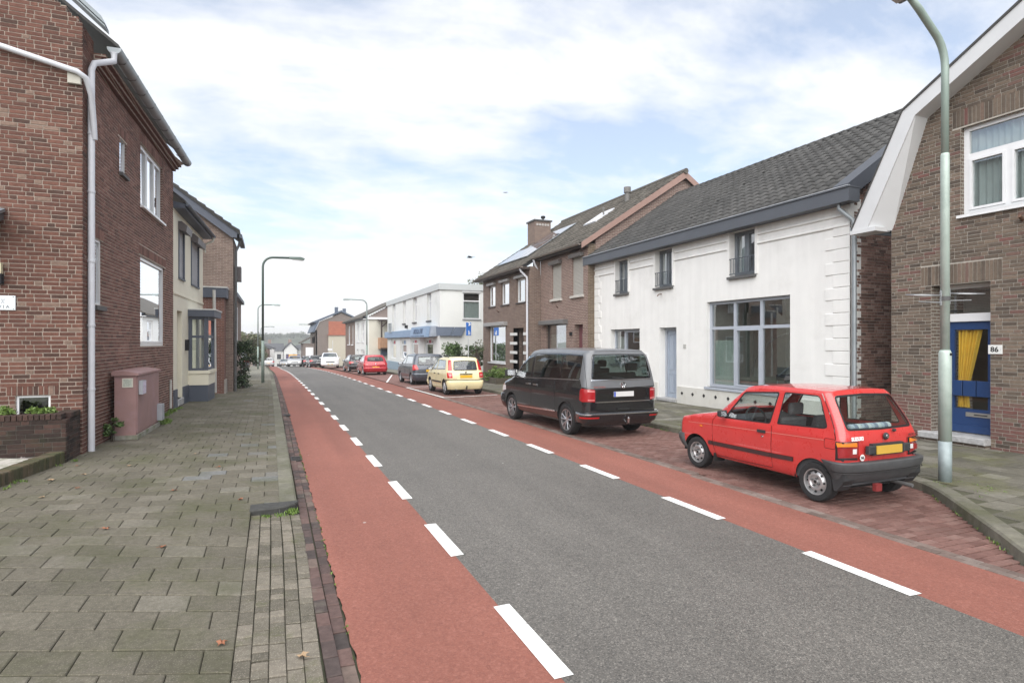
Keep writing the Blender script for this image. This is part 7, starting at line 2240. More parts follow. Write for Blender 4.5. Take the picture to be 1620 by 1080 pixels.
# ---------------------------------------------------------------- generic hatchbacks for the cars further away
def hatch_spec(L, Wd, H, wb, ro, body, style='a', glass=None, bumper=None, rim='cap', rails=False, plate_mat=PLY, front=False, rake=.32, hood=.62):
    hwid = Wd / 2; k = H / 1.5
    belt = .92 * k; roof = H - .03
    ax = (ro, ro + wb)
    xa = L - .98 * hood / .62         # windscreen foot
    xt = xa - .85 * k                # windscreen top
    shell = dict(w=[(.18, hwid * .9), (.32, hwid * .965), (.55 * k, hwid), (.8 * k, hwid * .995), (belt, hwid * .97), (roof * .9, hwid * .83), (roof, hwid * .76), (H, hwid * .74)],
                 xr=[(.2, .1), (.45, .03), (.75 * k, .04), (belt, .1), (roof * .93, .1 + rake), (H, .2 + rake)],
                 xf=[(.2, L - .12), (.45, L - .01), (.62 * k, L - .05), (.75 * k, L - .15)],
                 zt=[(0, roof - .03), (.35, roof - .015), (xt * .55, roof), (xt - .12, roof - .02), (xt, roof - .06), (xa, .98 * k), (xa + .12, .94 * k), (L - .3, .8 * k), (L, .68 * k)],
                 zb=.23, axles=ax, ra=.345 * k if H < 1.6 else .36, za=.3, r=.16, bow=.05, bowf=.14, crown=(.04, .03), ws=(xa - .04, xt + .02), edge=(.06, .04))
    def feats(S):
        sp, rp, fp = S.sp, S.rp, S.fp; F_ = []
        zb_ = belt + .03; zt_ = roof - .12
        xm = (xa + ro + .2) / 2
        w1 = [sp(xa - .18, zb_), sp(xt + .02, zt_), sp(xm + .08, zt_ + .03), sp(xm + .05, zb_ + .015)]
        w2 = [sp(xm - .03, zb_ + .02), sp(xm + .0, zt_ + .03), sp(.62 + rake * .6, zt_ + .01), sp(.42 + rake * .3, zb_ + .06)]
        for w_ in (w1, w2):
            q = rounded(w_, .05); F_.append(('side_window', inset(q, .02), -.006, 'B')); F_.append(('c_seal', q, .002, 'B'))
        if style == 'panda':
            rw = [rp(-.05, .98), rp(.50, .98), rp(.46, 1.36), rp(-.05, 1.38)]
            F_.append(('upper_tail_light', [rp(.56, .985), rp(.70, .985), rp(.62, 1.40), rp(.53, 1.40)], .012, 'B'))
            F_.append(('lower_light', [rp(.60, .76), rp(.70, .76), rp(.70, .83), rp(.60, .83)], .014, 'B'))
            F_.append(('tail_light', [rp(.56, .69), rp(.745, .69), rp(.745, .90), rp(.56, .90)], .012, 'B'))
            F_.append(('c_trim', ribbon([rp(-.05, .59), rp(.5, .59), sp(.3, .59), sp(.42, .585)], .045), .015, 'B'))
            F_.append(('c_trim', ribbon([sp(ro + .42, .5), sp(ax[1] - .42, .5)], .06), .015, 'B'))
        elif style == 'mpv':
            rw = [rp(-.05, 1.0), rp(.66, 1.02), rp(.56, 1.44), rp(-.05, 1.46)]
            F_.append(('tail_light', [rp(.62, .80), rp(hwid * .99, .76), sp(.38, .86), sp(.36, 1.12), rp(hwid * .97, 1.05), rp(.72, 1.03)], .012, 'B'))
            F_.append(('seam', ribbon([rp(-.05, .62), rp(.62, .62), rp(.62, .8)], .012), -.01, 'B'))
        else:
            rw = [rp(-.05, belt + .08), rp(hwid * .70, belt + .1), rp(hwid * .60, roof - .14), rp(-.05, roof - .11)]
            F_.append(('lower_light', [rp(hwid * .66, .78 * k), rp(hwid * .76, .78 * k), rp(hwid * .76, .84 * k), rp(hwid * .66, .83 * k)], .014, 'B'))
            F_.append(('tail_light', [rp(hwid * .58, .80 * k), rp(hwid * .98, .70 * k), sp(.42, .80 * k), sp(.40, .92 * k), rp(hwid * .98, .93 * k), rp(hwid * .62, .88 * k)], .012, 'B'))
            F_.append(('c_trim', [rp(-.05, .2), rp(hwid, .2), sp(ro - .36, .2), sp(ro - .36, .38), rp(hwid * .98, .42), rp(-.05, .44)], .006, 'B'))
        q = [rw[0]] + rounded(rw, .06)[4:12] + [rw[3]]
        F_.append(('c_rear_window', inset(q, .03), -.004, 'B')); F_.append(('c_seal', q, .002, 'B'))
        for l in ([sp(xm, .33), sp(xm + .02, belt)], [sp(xa - .05, .36), sp(xa - .08, belt)], [sp(ro + .36, .5), sp(ro + .2, belt)]):
            F_.append(('seam', ribbon(l, .012), -.012, 'B'))
        F_.append(('front_door', [sp(xa - .06, .36), sp(xa - .09, belt - .01), sp(xm + .02, belt - .01), sp(xm + .01, .34)], 0, 'B'))
        F_.append(('headlight', [fp(hwid * .45, .60 * k), fp(hwid * .97, .62 * k), sp(L - .52, .72 * k), sp(L - .5, .78 * k), fp(hwid * .97, .76 * k), fp(hwid * .5, .70 * k)], .008, 'B'))
        F_.append(('c_grille', [fp(-.05, .36), fp(hwid * .5, .36), fp(hwid * .48, .62 * k), fp(-.05, .62 * k)], .004, 'B'))
        return F_
    def extra(S, root):
        for x in (xm_ := (xa + ro + .2) / 2 + .12, (xa + ro + .2) / 2 - .5):
            for sd in (1, -1):
                m = MB(); m.box(x, x + .16, sd * (hwid + .012) - .012, sd * (hwid + .012) + .012, .80 * k, .835 * k); m.build('door_handle', PLAS if style == 'panda' else body, root)
        mirror(root, xa - .25, hwid * .95, belt, body if style != 'panda' else PLAS, 1, 1.0); mirror(root, xa - .25, -hwid * .95, belt, body if style != 'panda' else PLAS, -1, 1.0)
        zp = {'panda': .745, 'mpv': .74}.get(style, .58 * k)
        plate(root, .035, 0, zp, plate_mat, .5, .11, plate_mat is not PLY)
        if front: plate(root, L + .005, 0, .42, plate_mat, .5, .11, False)
        m = bar(S, 0, S.sp(ro - .36, .4)[0], [(0, .58 * k), (.025, .57 * k), (.035, .52 * k), (.03, .4), (.02, .3), (0, .23)], .2)
        m.build('rear_bumper', bumper or body, root, smooth=True)
        m = bar(S, S.P, S.sp(L - .5, .4)[0], [(0, .5 * k), (.02, .48 * k), (.03, .4), (.02, .3), (0, .23)], .2); m.build('front_bumper', bumper or body, root, smooth=True)
        cabin(root, .25, xa, hwid * .9, .3, belt)
        for y in (.36, -.36): seat(root, (xa + ro) / 2 + .25, y, .42 * k, .46, .6 * k)
        seat(root, ro + .55, 0, .45 * k, Wd * .75, .5 * k, None, False, 'rear_bench')
        for y in (.36, -.36):
            m = MB(); m.box(ro + .3, ro + .38, y - .12, y + .12, .98 * k, 1.14 * k); m.build('headrest', INT, root)
        m = MB(); m.tube([(.14, 0, belt + .1), (.2, -.36, belt + .28)] if style == 'panda' else [(.15, 0, belt + .09), (.16, -.34, belt + .13)], .012, 5); m.build('rear_wiper', PLAS, root)
        if rails:
            for sd in (1, -1):
                m = MB(); yy = sd * hwid * .72
                m.tube([(.62, yy, H - .03), (.68, yy, H + .035), (1.2, yy, H + .05), (1.9, yy, H + .035), (1.96, yy, H - .03)], .016, 6); m.build('roof_rail', PLAS, root)
        if style == 'panda':
            m = MB(); m.box(.02, .06, -.26, .26, .83, .86); m.build('tailgate_trim', PLAS, root)
            m = MB(); m.lathe([(0, .008), (.04, .006), (.045, 0)], (.075, 0, .915), (-1, 0, 0), 16); m.build('emblem', CHROME, root)
            m = MB(); m.tube([(.3, .4, .25), (.0, .42, .22)], .03, 8); m.build('exhaust', STONED, root)
            m = MB(); m.tube([(.25, 0, .27), (-.04, 0, .27), (-.06, 0, .38)], .025, 6); m.build('tow_hook', PLAS, root)
            rear_text(root, 'PANDA', .05, .02, .48, .66, plain('badge_red2', (0.4, 0.12, 0.08), .4, var=0))
        else:
            m = MB(); m.lathe([(0, .01), (.045, .008), (.05, 0)], (.06, 0, .84 * k), (-1, 0, .1), 16); m.build('emblem', CHROME, root)
    mats = dict(body=body, front_door=body, seam=SEAL, c_seal=SEAL, side_window=glass or CARGL, c_rear_window=glass or CARGL, tail_light=TRED, upper_tail_light=TRED, lower_light=plain('light_rose', (0.6, 0.2, 0.2), .15), c_trim=PLAS, headlight=TWHT, c_grille=PLAS)
    return dict(shell=shell, feats=feats, extra=extra, mats=mats, tyre=.3 if H < 1.6 else .32, tw=.19, track=hwid - .02, rim=rim, rimr=.2, floor=.24, grid=.09,
                names=dict(c_rear_window='rear_window', seam='panel_gaps', c_seal='window_seals', c_trim='trim', c_grille='grille', upper_tail_light='tail_light', lower_light='reversing_light'))
G_ = 'cars parked on the right side'
YEL = paint('pale_yellow_paint', (0.8, 0.71, 0.42), .35, .5)
GRY = paint('slate_paint_car', (0.07, 0.08, 0.1), .3, .8, .4)
MRED = paint('deep_red_paint', (0.42, 0.012, 0.025), .25, 1.0, .2)
BLK = paint('black_paint_car', (0.015, 0.016, 0.018), .2, 1.0)
WHT = paint('white_paint_car', (0.72, 0.73, 0.74), .3, .8)
SILV = paint('silver_paint_car', (0.42, 0.43, 0.44), .3, .8, .4)
make_car(hatch_spec(3.54, 1.56, 1.52, 2.25, .55, YEL, 'panda', rails=True, rake=.16, hood=.5), 'pale yellow boxy hatchback with roof rails and tall red tail lights', G_, (7.17, 22.1, zroad(22.3)))
make_car(hatch_spec(4.26, 1.8, 1.6, 2.65, .75, GRY, 'mpv', rake=.28, rim='alloy5'), 'dark slate grey family car with pink-red tail lights ahead of the yellow hatchback', G_, (7.48, 28.85, zroad(29.5)))
make_car(hatch_spec(3.92, 1.7, 1.47, 2.5, .7, MRED, 'a', CARGLD, rim='alloy10', rake=.42), 'glossy red hatchback seen from behind near the flat-roofed shop', G_, (6.88, 42.1, zroad(43)))
make_car(hatch_spec(4.1, 1.74, 1.47, 2.55, .75, BLK, 'a', CARGL, rim='alloy10', rake=.4, plate_mat=PLW), 'black hatchback just ahead of the glossy red hatchback', G_, (6.85, 50.0, zroad(51)), math.radians(2))
make_car(hatch_spec(4.6, 1.85, 1.66, 2.8, .9, WHT, 'a', CARGLD, rim='alloy5', rake=.4, front=True, plate_mat=PLY), 'white crossover facing us beyond the black hatchback', G_, (6.0, 68.5, zroad(66)), math.pi - math.radians(4))
make_car(hatch_spec(4.1, 1.74, 1.5, 2.55, .75, BLK, 'a', CARGLD, rake=.4, plate_mat=PLW), 'dark hatchback partly hidden behind the white crossover', G_, (5.0, 72.0, zroad(73)), math.radians(4))
make_car(hatch_spec(4.2, 1.76, 1.48, 2.6, .8, BLK, 'a', CARGLD, rake=.4, plate_mat=PLW), 'dark car farthest along the row on the right', G_, (4.65, 79.5, zroad(81)), math.radians(6))
make_car(hatch_spec(4.3, 1.76, 1.46, 2.6, .8, SILV, 'a', CARGLD, front=True, plate_mat=PLW), 'silver car facing us on the road where it dips', 'cars on the road', (3.0, 84, zroad(82)), math.pi - math.radians(4))
make_car(hatch_spec(4.2, 1.76, 1.6, 2.6, .8, BLK, 'a', CARGLD, plate_mat=PLW), 'dark car parked on the left beyond the climbing shrub', 'cars parked on the left side', (-2.75, 56, zroad(57) + .1), math.radians(1))
make_car(hatch_spec(4.3, 1.76, 1.46, 2.6, .8, SILV, 'a', CARGLD), 'pale silver car on the left far beyond the lamp post', 'cars parked on the left side', (-.5, 96, zroad(98)), math.radians(3))
make_car(hatch_spec(4.3, 1.76, 1.5, 2.6, .8, SILV, 'a', CARGLD, front=True), 'far pale car below the yellow sign', 'cars on the road', (2.6, 128, zroad(127)), math.pi - math.radians(6))
# ================================================================ STREET FURNITURE
POLEG = plain('pale_green_pole', lin((174, 188, 180)), .45, .1, var=.1, scale=5, dirt=lin((150, 166, 158)), dirt_scale=3, dirt_pos=(.5, .8))
POLED = plain('green_arm', lin((146, 162, 154)), .45, .1, var=.08)
POLEB = plain('grey_pole_base', lin((140, 152, 154)), .5, .1, var=.2, scale=8)
LAMPG = plain('lamp_head', lin((120, 124, 126)), .45, .3, var=.05)
LAMPL = plain('lamp_lens', (0.5, 0.5, 0.48), .2, var=0)
lp = thing('street_lamp', 'tall pale green street lamp with two wire hoops beside the red hatchback', 'street lamp', 'street lamps')
X, Y, Zg = 8.49, 5.078, .115
m = MB(); m.tube([(X, Y, Zg - .05), (X, Y, .66)], .079, 16); m.build('pole_base', POLEB, lp, smooth=True)
m = MB(); m.tube([(X, Y, .66), (X, Y, 1.86), (X, Y, 1.9)], [.078, .076, .06], 16); m.build('lower_pole', POLEG, lp, smooth=True)
m = MB(); m.tube([(X, Y, 1.9), (X, Y, 4.55), (X, Y, 4.58)], [.056, .053, .047], 16); m.build('middle_pole', POLEG, lp, smooth=True)
pts = [(X, Y, 4.58), (X, Y, 5.75)] + [(X - .45 * (1 - math.cos(a)), Y, 5.75 + .5 * math.sin(a)) for a in (.2, .4, .6, .8, .95)]
e = pts[-1]; pts += [(e[0] - .35, Y, e[2] + .27), (e[0] - .6, Y, e[2] + .43)]
m = MB(); m.tube(pts, [.046] * (len(pts) - 1) + [.04], 14); m.build('arm', POLED, lp, smooth=True)
e = pts[-1]
m = MB(); m.prism([(e[0] + .06, Y - .09, e[2] - .08), (e[0] - .5, Y - .12, e[2] + .02), (e[0] - .55, Y - .1, e[2] + .1), (e[0] - .3, Y - .08, e[2] + .2), (e[0] + .05, Y - .05, e[2] + .08)], (0, .22, 0)); hd = m.build('lamp_head', LAMPG, lp)
bv = hd.modifiers.new('bevel', 'BEVEL'); bv.width = .025; bv.segments = 2
m = MB(); m.prism([(e[0] - .02, Y - .07, e[2] - .072), (e[0] - .42, Y - .08, e[2] + .0), (e[0] - .4, Y - .08, e[2] - .03), (e[0] - .05, Y - .07, e[2] - .1)], (0, .17, 0)); m.build('lens', LAMPL, hd)
# hoops for hanging baskets
for sd in (-1, 1):
    m = MB(); z = 2.66 + .01 * sd
    cy_ = -sd * .29
    # hoops lie to both sides along the street-across direction seen by the camera
    ux, uy = .92, -.38
    hp = []
    for i in range(25):
        a = 2 * math.pi * i / 24
        hp.append((X + sd * ux * .3 + .21 * math.cos(a) * ux + .16 * math.sin(a) * uy * -1, Y + sd * uy * .3 + .21 * math.cos(a) * uy + .16 * math.sin(a) * ux, z + .02 * math.sin(a)))
    m.tube(hp, .008, 5, caps=False)
    m.tube([(X + sd * ux * .05, Y + sd * uy * .05, z - .1), (X + sd * ux * .36, Y + sd * uy * .36, z - .09)], .008, 5)
    m.tube([(X + sd * ux * .06, Y + sd * uy * .06, z - .14), (X + sd * ux * .06, Y + sd * uy * .06, z + .06)], .014, 6)
    m.build('basket_hoop', plain('galvanised', (0.3, 0.31, 0.32), .4, .7, var=.1), lp)
m = MB(); m.lathe([(.06, -.03), (.061, .03)], (X, Y, 2.6), (0, 0, 1), 14); m.build('hoop_clamp', STONED, lp)
m = MB(); m.box(X - .02, X + .02, Y - .082, Y - .05, 1.83, 1.86); m.build('hatch_lock', DARK, lp)

def lamp(label, x, y, zg, h, arm, sgn, r=.06, dark=False):
    t = thing('street_lamp', label, 'street lamp', 'street lamps')
    P_ = plain('dark_green_pole', lin((82, 96, 90)), .5, .2, var=.1) if dark else plain('grey_green_pole', lin((140, 150, 148)), .5, .2, var=.1)
    m = MB(); m.tube([(x, y, zg - .1), (x, y, zg + 2.2)], r * 1.35, 10); m.build('lower_pole', plain('lamp_lower', lin((128, 142, 134)), .5, .2, var=.15), t, smooth=True)
    pts = [(x, y, zg + 2.2), (x, y, zg + h - .5)] + [(x + sgn * .5 * (1 - math.cos(a)), y, zg + h - .5 + .5 * math.sin(a)) for a in (.3, .6, .9, 1.2, 1.5)]
    e = pts[-1]; pts.append((x + sgn * (arm - .55), y, e[2] + .02))
    m = MB(); m.tube(pts, r, 10); m.build('arm', P_, t, smooth=True)
    e = pts[-1]
    m = MB(); m.prism([(e[0] - sgn * .12, y - .1, e[2] - .05), (e[0] + sgn * .62, y - .12, e[2] - .09), (e[0] + sgn * .66, y - .12, e[2] + .0), (e[0] + sgn * .45, y - .1, e[2] + .07), (e[0] - sgn * .12, y - .06, e[2] + .06)], (0, .22, 0)); hd = m.build('lamp_head', P_, t)
    m = MB(); m.prism([(e[0] + sgn * .05, y - .1, e[2] - .07), (e[0] + sgn * .58, y - .1, e[2] - .1), (e[0] + sgn * .58, y - .1, e[2] - .125), (e[0] + sgn * .05, y - .1, e[2] - .1)], (0, .18, 0)); m.build('lens', LAMPL, hd)
lamp('dark street lamp with long horizontal arm on the left pavement', -.43, 32.9, zroad(32.9) + .1, 6.55, 1.95, 1, .06, True)
lamp('second street lamp on the left, half hidden behind the dark lamp', -1.25, 62, zroad(62) + .1, 6.3, 1.95, 1, .06)
lamp('thin third street lamp far away on the left', -1.6, 100, zroad(100), 6.3, 1.9, 1, .06)
lamp('street lamp on the right in front of the balcony house', 8.0, 54.0, zroad(54) + .1, 6.3, 2.0, -1, .06)
lamp('street lamp on the right before the grey-brown gabled house', 6.3, 104, zroad(104), 7.0, 2.0, -1, .07)

# parking sign
ps = thing('parking_sign', 'blue parking sign on a pale pole between the shrubs', 'sign')
m = MB(); m.tube([(10.36, 31.6, zroad(31) + .0), (10.36, 31.6, 3.2)], .035, 8); m.build('pole', plain('pale_pole', (0.6, 0.62, 0.62), .4, .3), ps)
FPk = Fr((10.36, 31.55), (1, 0), (-.25, -1))
m = MB(); m.fbox(FPk, -.15, .15, 2.42, 3.15, .0, .02); sp_ = m.build('sign_plate', plain('sign_blue', (0.03, 0.16, 0.55), .4, var=0), ps)
m = MB(); m.fbox(FPk, -.165, .165, 2.4, 3.17, -.012, -.001); m.build('sign_border', PVC, sp_)
text('letter', 'P', .42, face_matrix(FPk, 0.0, 2.97, .022), PVC, sp_, .001, bold=.01)
m = MB(); m.fbox(FPk, -.02, .03, 2.46, 2.7, .021, .023); m.fbox(FPk, .05, .09, 2.46, 2.62, .021, .023); m.build('symbol', PVC, sp_)
ws_ = thing('street_name_sign', 'small white street name sign on a thin pole before the brown house front', 'sign')
m = MB(); m.tube([(7.15, 77, zroad(77)), (7.15, 77, 2.3)], .04, 6); m.build('pole', plain('pale_pole', (0.6, 0.62, 0.62), .4), ws_)
m = MB(); m.box(6.55, 7.1, 76.96, 77.0, 1.0, 1.28); m.build('plate', PVC, ws_)
ys_ = thing('billboard', 'orange-yellow sign board far down the street', 'billboard')
m = MB(); m.box(3.5, 5.3, 139.9, 140.1, -2.1, -.65); m.build('board', plain('board_yellow', (0.85, 0.42, 0.03), .5, var=.1), ys_)
for x in (3.8, 5.0):
    m = MB(); m.box(x - .06, x + .06, 139.95, 140.05, zroad(140), -2.1); m.build('post', STONED, ys_)
m = MB(); m.box(3.0, 3.48, 139.9, 140.1, -1.9, -.75); m.box(5.32, 5.9, 139.9, 140.1, -2.0, -.7); m.build('side_panel', plain('board_plum', (0.12, 0.09, 0.2), .5), ys_)

# crows
def bird(label, p, s, roll):
    t = thing('crow', label, 'bird', 'crows over the roofs', p, roll)
    m = MB(); m.lathe([(0, -.2), (.03, -.17), (.055, -.05), (.05, .05), (.035, .13), (.02, .19), (0, .22)], (0, 0, 0), (1, 0, 0), 10)
    m.v = [(x * s, y * s, z * s) for x, y, z in m.v]; m.build('body', BLACKP, t, smooth=True)
    for sd in (1, -1):
        w = MB(); P_ = [(.06, 0, 0), (.1, sd * .2, .07), (.02, sd * .42, .02), (-.06, sd * .38, .02), (-.08, sd * .15, .05), (-.1, 0, 0)]
        w.prism([(a * s, b * s, c * s) for a, b, c in P_], (0, 0, .012)); w.build('wing', BLACKP, t)
    w = MB(); w.prism([(-.15 * s, .02 * s, 0), (-.15 * s, -.02 * s, 0), (-.33 * s, -.07 * s, 0), (-.33 * s, .07 * s, 0)], (0, 0, .01)); w.build('tail', BLACKP, t)
bird('black crow flying left of the solar panel roof', (11.9, 36.0, 7.55), 1.0, 2.6)
bird('tiny bird high in the sky above the chimney', (16, 40.0, 13.1), .45, 1.0)

# ================================================================ PLANTS
def leafmat(name, c0, c1, tr=.25):
    if name in MATS: return MATS[name]
    m, t, b = _nodes(name)
    a = t.nodes.new('ShaderNodeAttribute'); a.attribute_name = 'tone'
    c = rampnode(t, a.outputs['Fac'], [(0, c0), (1, c1)])
    t.links.new(c, b.inputs['Base Color'])
    b.inputs['Roughness'].default_value = .55
    b.inputs['Transmission Weight'].default_value = 0.0
    b.inputs['Subsurface Weight'].default_value = 0.0
    MATS[name] = m
    return m
def foliage(mb, blobs, n, size, rnd, flat=.0):
    """leaf-sized faces spread through clumps: blobs = (x,y,z,rx,ry,rz)"""
    tot = sum(b[3] * b[4] * b[5] for b in blobs)
    for b in blobs:
        k = int(n * b[3] * b[4] * b[5] / tot) + 1
        bt = rnd.uniform(-.18, .18)
        for _ in range(k):
            d = Vector((rnd.gauss(0, 1), rnd.gauss(0, 1), rnd.gauss(0, 1))).normalized() * (rnd.random() ** .45)
            c = Vector((b[0] + d.x * b[3], b[1] + d.y * b[4], b[2] + d.z * b[5]))
            s = size * rnd.uniform(.6, 1.3)
            u = Vector((rnd.gauss(0, 1), rnd.gauss(0, 1), rnd.gauss(0, .6))).normalized(); w = u.cross(Vector((rnd.gauss(0, 1), rnd.gauss(0, 1), rnd.gauss(0, 1)))).normalized()
            mb.add([c - u * s, c + w * s * .45, c + u * s, c - w * s * .45], [(0, 1, 2, 3)], min(1, max(0, .5 + bt + rnd.uniform(-.35, .35))))
LEAF_D = leafmat('leaf_dark', (0.012, 0.028, 0.01), (0.05, 0.09, 0.03))
LEAF_M = leafmat('leaf_mid', (0.03, 0.06, 0.014), (0.1, 0.17, 0.04))
LEAF_B = leafmat('leaf_bright', (0.06, 0.11, 0.02), (0.17, 0.26, 0.05))
LEAF_O = leafmat('leaf_olive', (0.06, 0.07, 0.035), (0.16, 0.17, 0.09))
BARK = plain('bark', (0.07, 0.055, 0.042), .95, var=.3, scale=12, bmp=.4)
rp_ = random.Random(5)
def shrub(name, label, cat, base, h, rad, nb, nleaf, size, mat, group=None, stems=5, trunk=.03, spread=1.0, zlo=.3):
    t = thing(name, label, cat, group)
    bl = []
    m = MB()
    for k in range(stems):
        a = rp_.uniform(0, 6.28); q = rp_.uniform(.2, .8) * rad
        tip = Vector((base[0] + q * math.cos(a), base[1] + q * math.sin(a), base[2] + h * rp_.uniform(.6, .95)))
        mid = Vector((base[0] + q * .4 * math.cos(a + .4), base[1] + q * .4 * math.sin(a + .4), base[2] + h * .45))
        m.tube([Vector(base) + Vector((.03 * math.cos(a), .03 * math.sin(a), -.05)), mid, tip], [trunk, trunk * .7, trunk * .25], 6)
        for _ in range(2):
            b2 = mid.lerp(tip, rp_.random()); tip2 = b2 + Vector((rp_.uniform(-1, 1), rp_.uniform(-1, 1), rp_.uniform(.2, 1))) * rad * .6
            m.tube([b2, tip2], [trunk * .5, trunk * .15], 5)
    m.build('trunk', BARK, t)
    for k in range(nb):
        a = rp_.uniform(0, 6.28); q = rad * math.sqrt(rp_.random()) * .8 * spread
        z = base[2] + h * rp_.uniform(zlo, .95)
        r_ = rad * rp_.uniform(.22, .42)
        bl.append((base[0] + q * math.cos(a), base[1] + q * math.sin(a), z, r_, r_, r_ * .8))
    if zlo < .1:
        for k in range(10): bl.append((base[0] + rp_.uniform(-.8, .8) * rad, base[1] + rp_.uniform(-.8, .8) * rad, base[2] + rp_.uniform(.05, .5), rad * .4, rad * .4, .25))
    m = MB(); foliage(m, bl, nleaf, size, rp_); m.build('foliage', mat, t)
    return t
shrub('climbing_shrub', 'dark green shrub climbing beside the brown house end on the left', 'shrub', (-1.2, 28.6, zroad(28) + .1), 2.2, .62, 34, 3600, .06, LEAF_D, zlo=.06)
shrub('shrub', 'dark green shrub left of the parking sign', 'shrub', (10.1, 32.6, zroad(32)), 2.2, 1.0, 22, 2600, .075, LEAF_M, 'shrubs by the parking sign')
shrub('shrub', 'dark shrub right of the parking sign', 'shrub', (10.75, 31.9, zroad(32)), 2.0, .8, 16, 1500, .07, LEAF_M, 'shrubs by the parking sign')
shrub('small_tree', 'sparse small tree with bare twisting branches before the brown brick house', 'tree', (10.35, 29.6, zroad(29)), 2.3, .75, 10, 260, .06, LEAF_O, None, 8, .035)
shrub('hedge_plant', 'low light green plants in front of the brown brick house', 'plant', (10.4, 27.0, zroad(27) + .1), .75, .7, 14, 900, .06, LEAF_B, None, 4, .012)
bedw = thing('garden_edge', 'low brown garden edging in front of the brown brick house', 'edging')
m = MB(); m.box(10.0, 10.12, 26.2, 30.6, zroad(28) + .05, zroad(28) + .42); m.box(10.12, 11.0, 26.2, 26.32, zroad(28) + .05, zroad(28) + .42); m.build('edging', plain('edging_brown', (0.09, 0.075, 0.055), .9, var=.3, scale=6), bedw)
m = MB(); foliage(m, [(10.5, 27.2 + i * .55, zroad(28) + .4, .4, .35, .18) for i in range(7)], 2200, .06, rp_); m.build('bed_plants', LEAF_M, bedw)
shrub('garden_tree', 'tree crown behind the flat-roofed shop showing above the brick roof end', 'tree', (16.4, 46.2, -.4), 8.5, 1.3, 18, 800, .12, LEAF_O, None, 8, .07, zlo=.7)
shrub('street_tree', 'olive green round tree on the left far down the street', 'tree', (-2.4, 72, zroad(72)), 4.2, 1.7, 40, 5200, .12, LEAF_O, None, 5, .1)
shrub('street_tree', 'second pale green tree behind the left lamp posts', 'tree', (-1.9, 86, zroad(86)), 3.4, 1.5, 30, 3000, .13, LEAF_O, None, 5, .1)
# planter plants
for k, (x, lab) in enumerate(((-4.25, 'bright green plant at the left end of the brick planter'), (-3.78, 'bright green bushy plant below the cellar window'), (-3.36, 'bright green bushy plant at the right end of the planter'))):
    t = thing('planter_plant', lab, 'plant', 'plants in the brick planter')
    m = MB(); foliage(m, [(x + rp_.uniform(-.12, .12), 11.3 + rp_.uniform(-.08, .08), .9 + rp_.uniform(-.02, .06), .11, .1, .07) for _ in range(6)], 650, .028, rp_); m.build('foliage', LEAF_B, t)
    m = MB()
    for i in range(7): m.tube([(x + rp_.uniform(-.06, .06), 11.3, .8), (x + rp_.uniform(-.15, .15), 11.28, .93)], .004, 4)
    m.build('stems', BARK, t)
shrub('weed_clump', 'dark green weed clump between the drainpipe and the pink cabinet', 'weed', (-2.78, 13.05, .15), .42, .17, 9, 500, .035, LEAF_M, None, 4, .006)
# weeds and moss tufts along walls and kerbs: uncountable
m = MB()
def tuft(x, y, z, n, r, hgt):
    for _ in range(n):
        a = rp_.uniform(0, 6.28); q = rp_.random() * r
        b = Vector((x + q * math.cos(a), y + q * math.sin(a), z)); d = Vector((rp_.uniform(-.6, .6), rp_.uniform(-.6, .6), 1)) * hgt * rp_.uniform(.5, 1.2)
        w = Vector((math.cos(a + 1), math.sin(a + 1), 0)) * hgt * .16
        m.add([b - w, b + w, b + d * .6 + w * .8, b + d, b + d * .6 - w * .8], [(0, 1, 2, 3, 4)], rp_.random())
for i in range(46):
    s = 15.6 + rp_.random() * 3.8; tuft(-2.95 + .045 * (s - 12.6) + rp_.uniform(.02, .22), s, zpave_l(-2.8, s), 14, .08, .055)
for i in range(10): tuft(-2.42 + rp_.uniform(0, .15), 15.7 + rp_.uniform(-.2, .7), zpave_l(-2.4, 15.7), 22, .1, .07)
for i in range(30):
    s = 6.5 + rp_.random() * 4.6; lx = -2.97 - (11.0 - s) * .156; tuft(lx + rp_.uniform(.02, .16), s, zpave_l(lx, s), 10, .06, .04)
for i in range(12): tuft(rp_.uniform(-.1, .28), 7.2 + rp_.uniform(-.06, .02), zdrive(.1), 10, .04, .035)
for i in range(9): tuft(.22 + rp_.uniform(-.04, .05), 7.26 + rp_.uniform(-.03, .02), .02, 16, .04, .05)
for i in range(55):
    s = 2.6 + rp_.random() * 9; tuft(.487 + bend(s) + rp_.uniform(-.01, .008), s, -.005, 4, .012, .022)
for i in range(20):
    s = rp_.uniform(11.0, 16.0); tuft(kerb_lat(s) - rp_.uniform(.0, .08), s, zroad(s) - .005, 8, .05, .04)
for i in range(16):
    s = rp_.uniform(3.0, 5.6); tuft(kerb_lat(s) - rp_.uniform(.0, .05), s, -.003, 6, .04, .03)
for i in range(14): tuft(8.2 + rp_.uniform(-.3, .5), 4.6 + rp_.uniform(-.5, .5), .118, 8, .05, .018)
for i in range(10): tuft(-.2 + rp_.uniform(-.02, .25), 3.2 + rp_.uniform(-.15, .15), zdrive(0) + .0, 14, .05, .03)
o = m.build('weeds', LEAF_B); tag(o, 'small green weeds growing along the wall feet, kerbs and paving joints', 'weeds', kind='stuff')
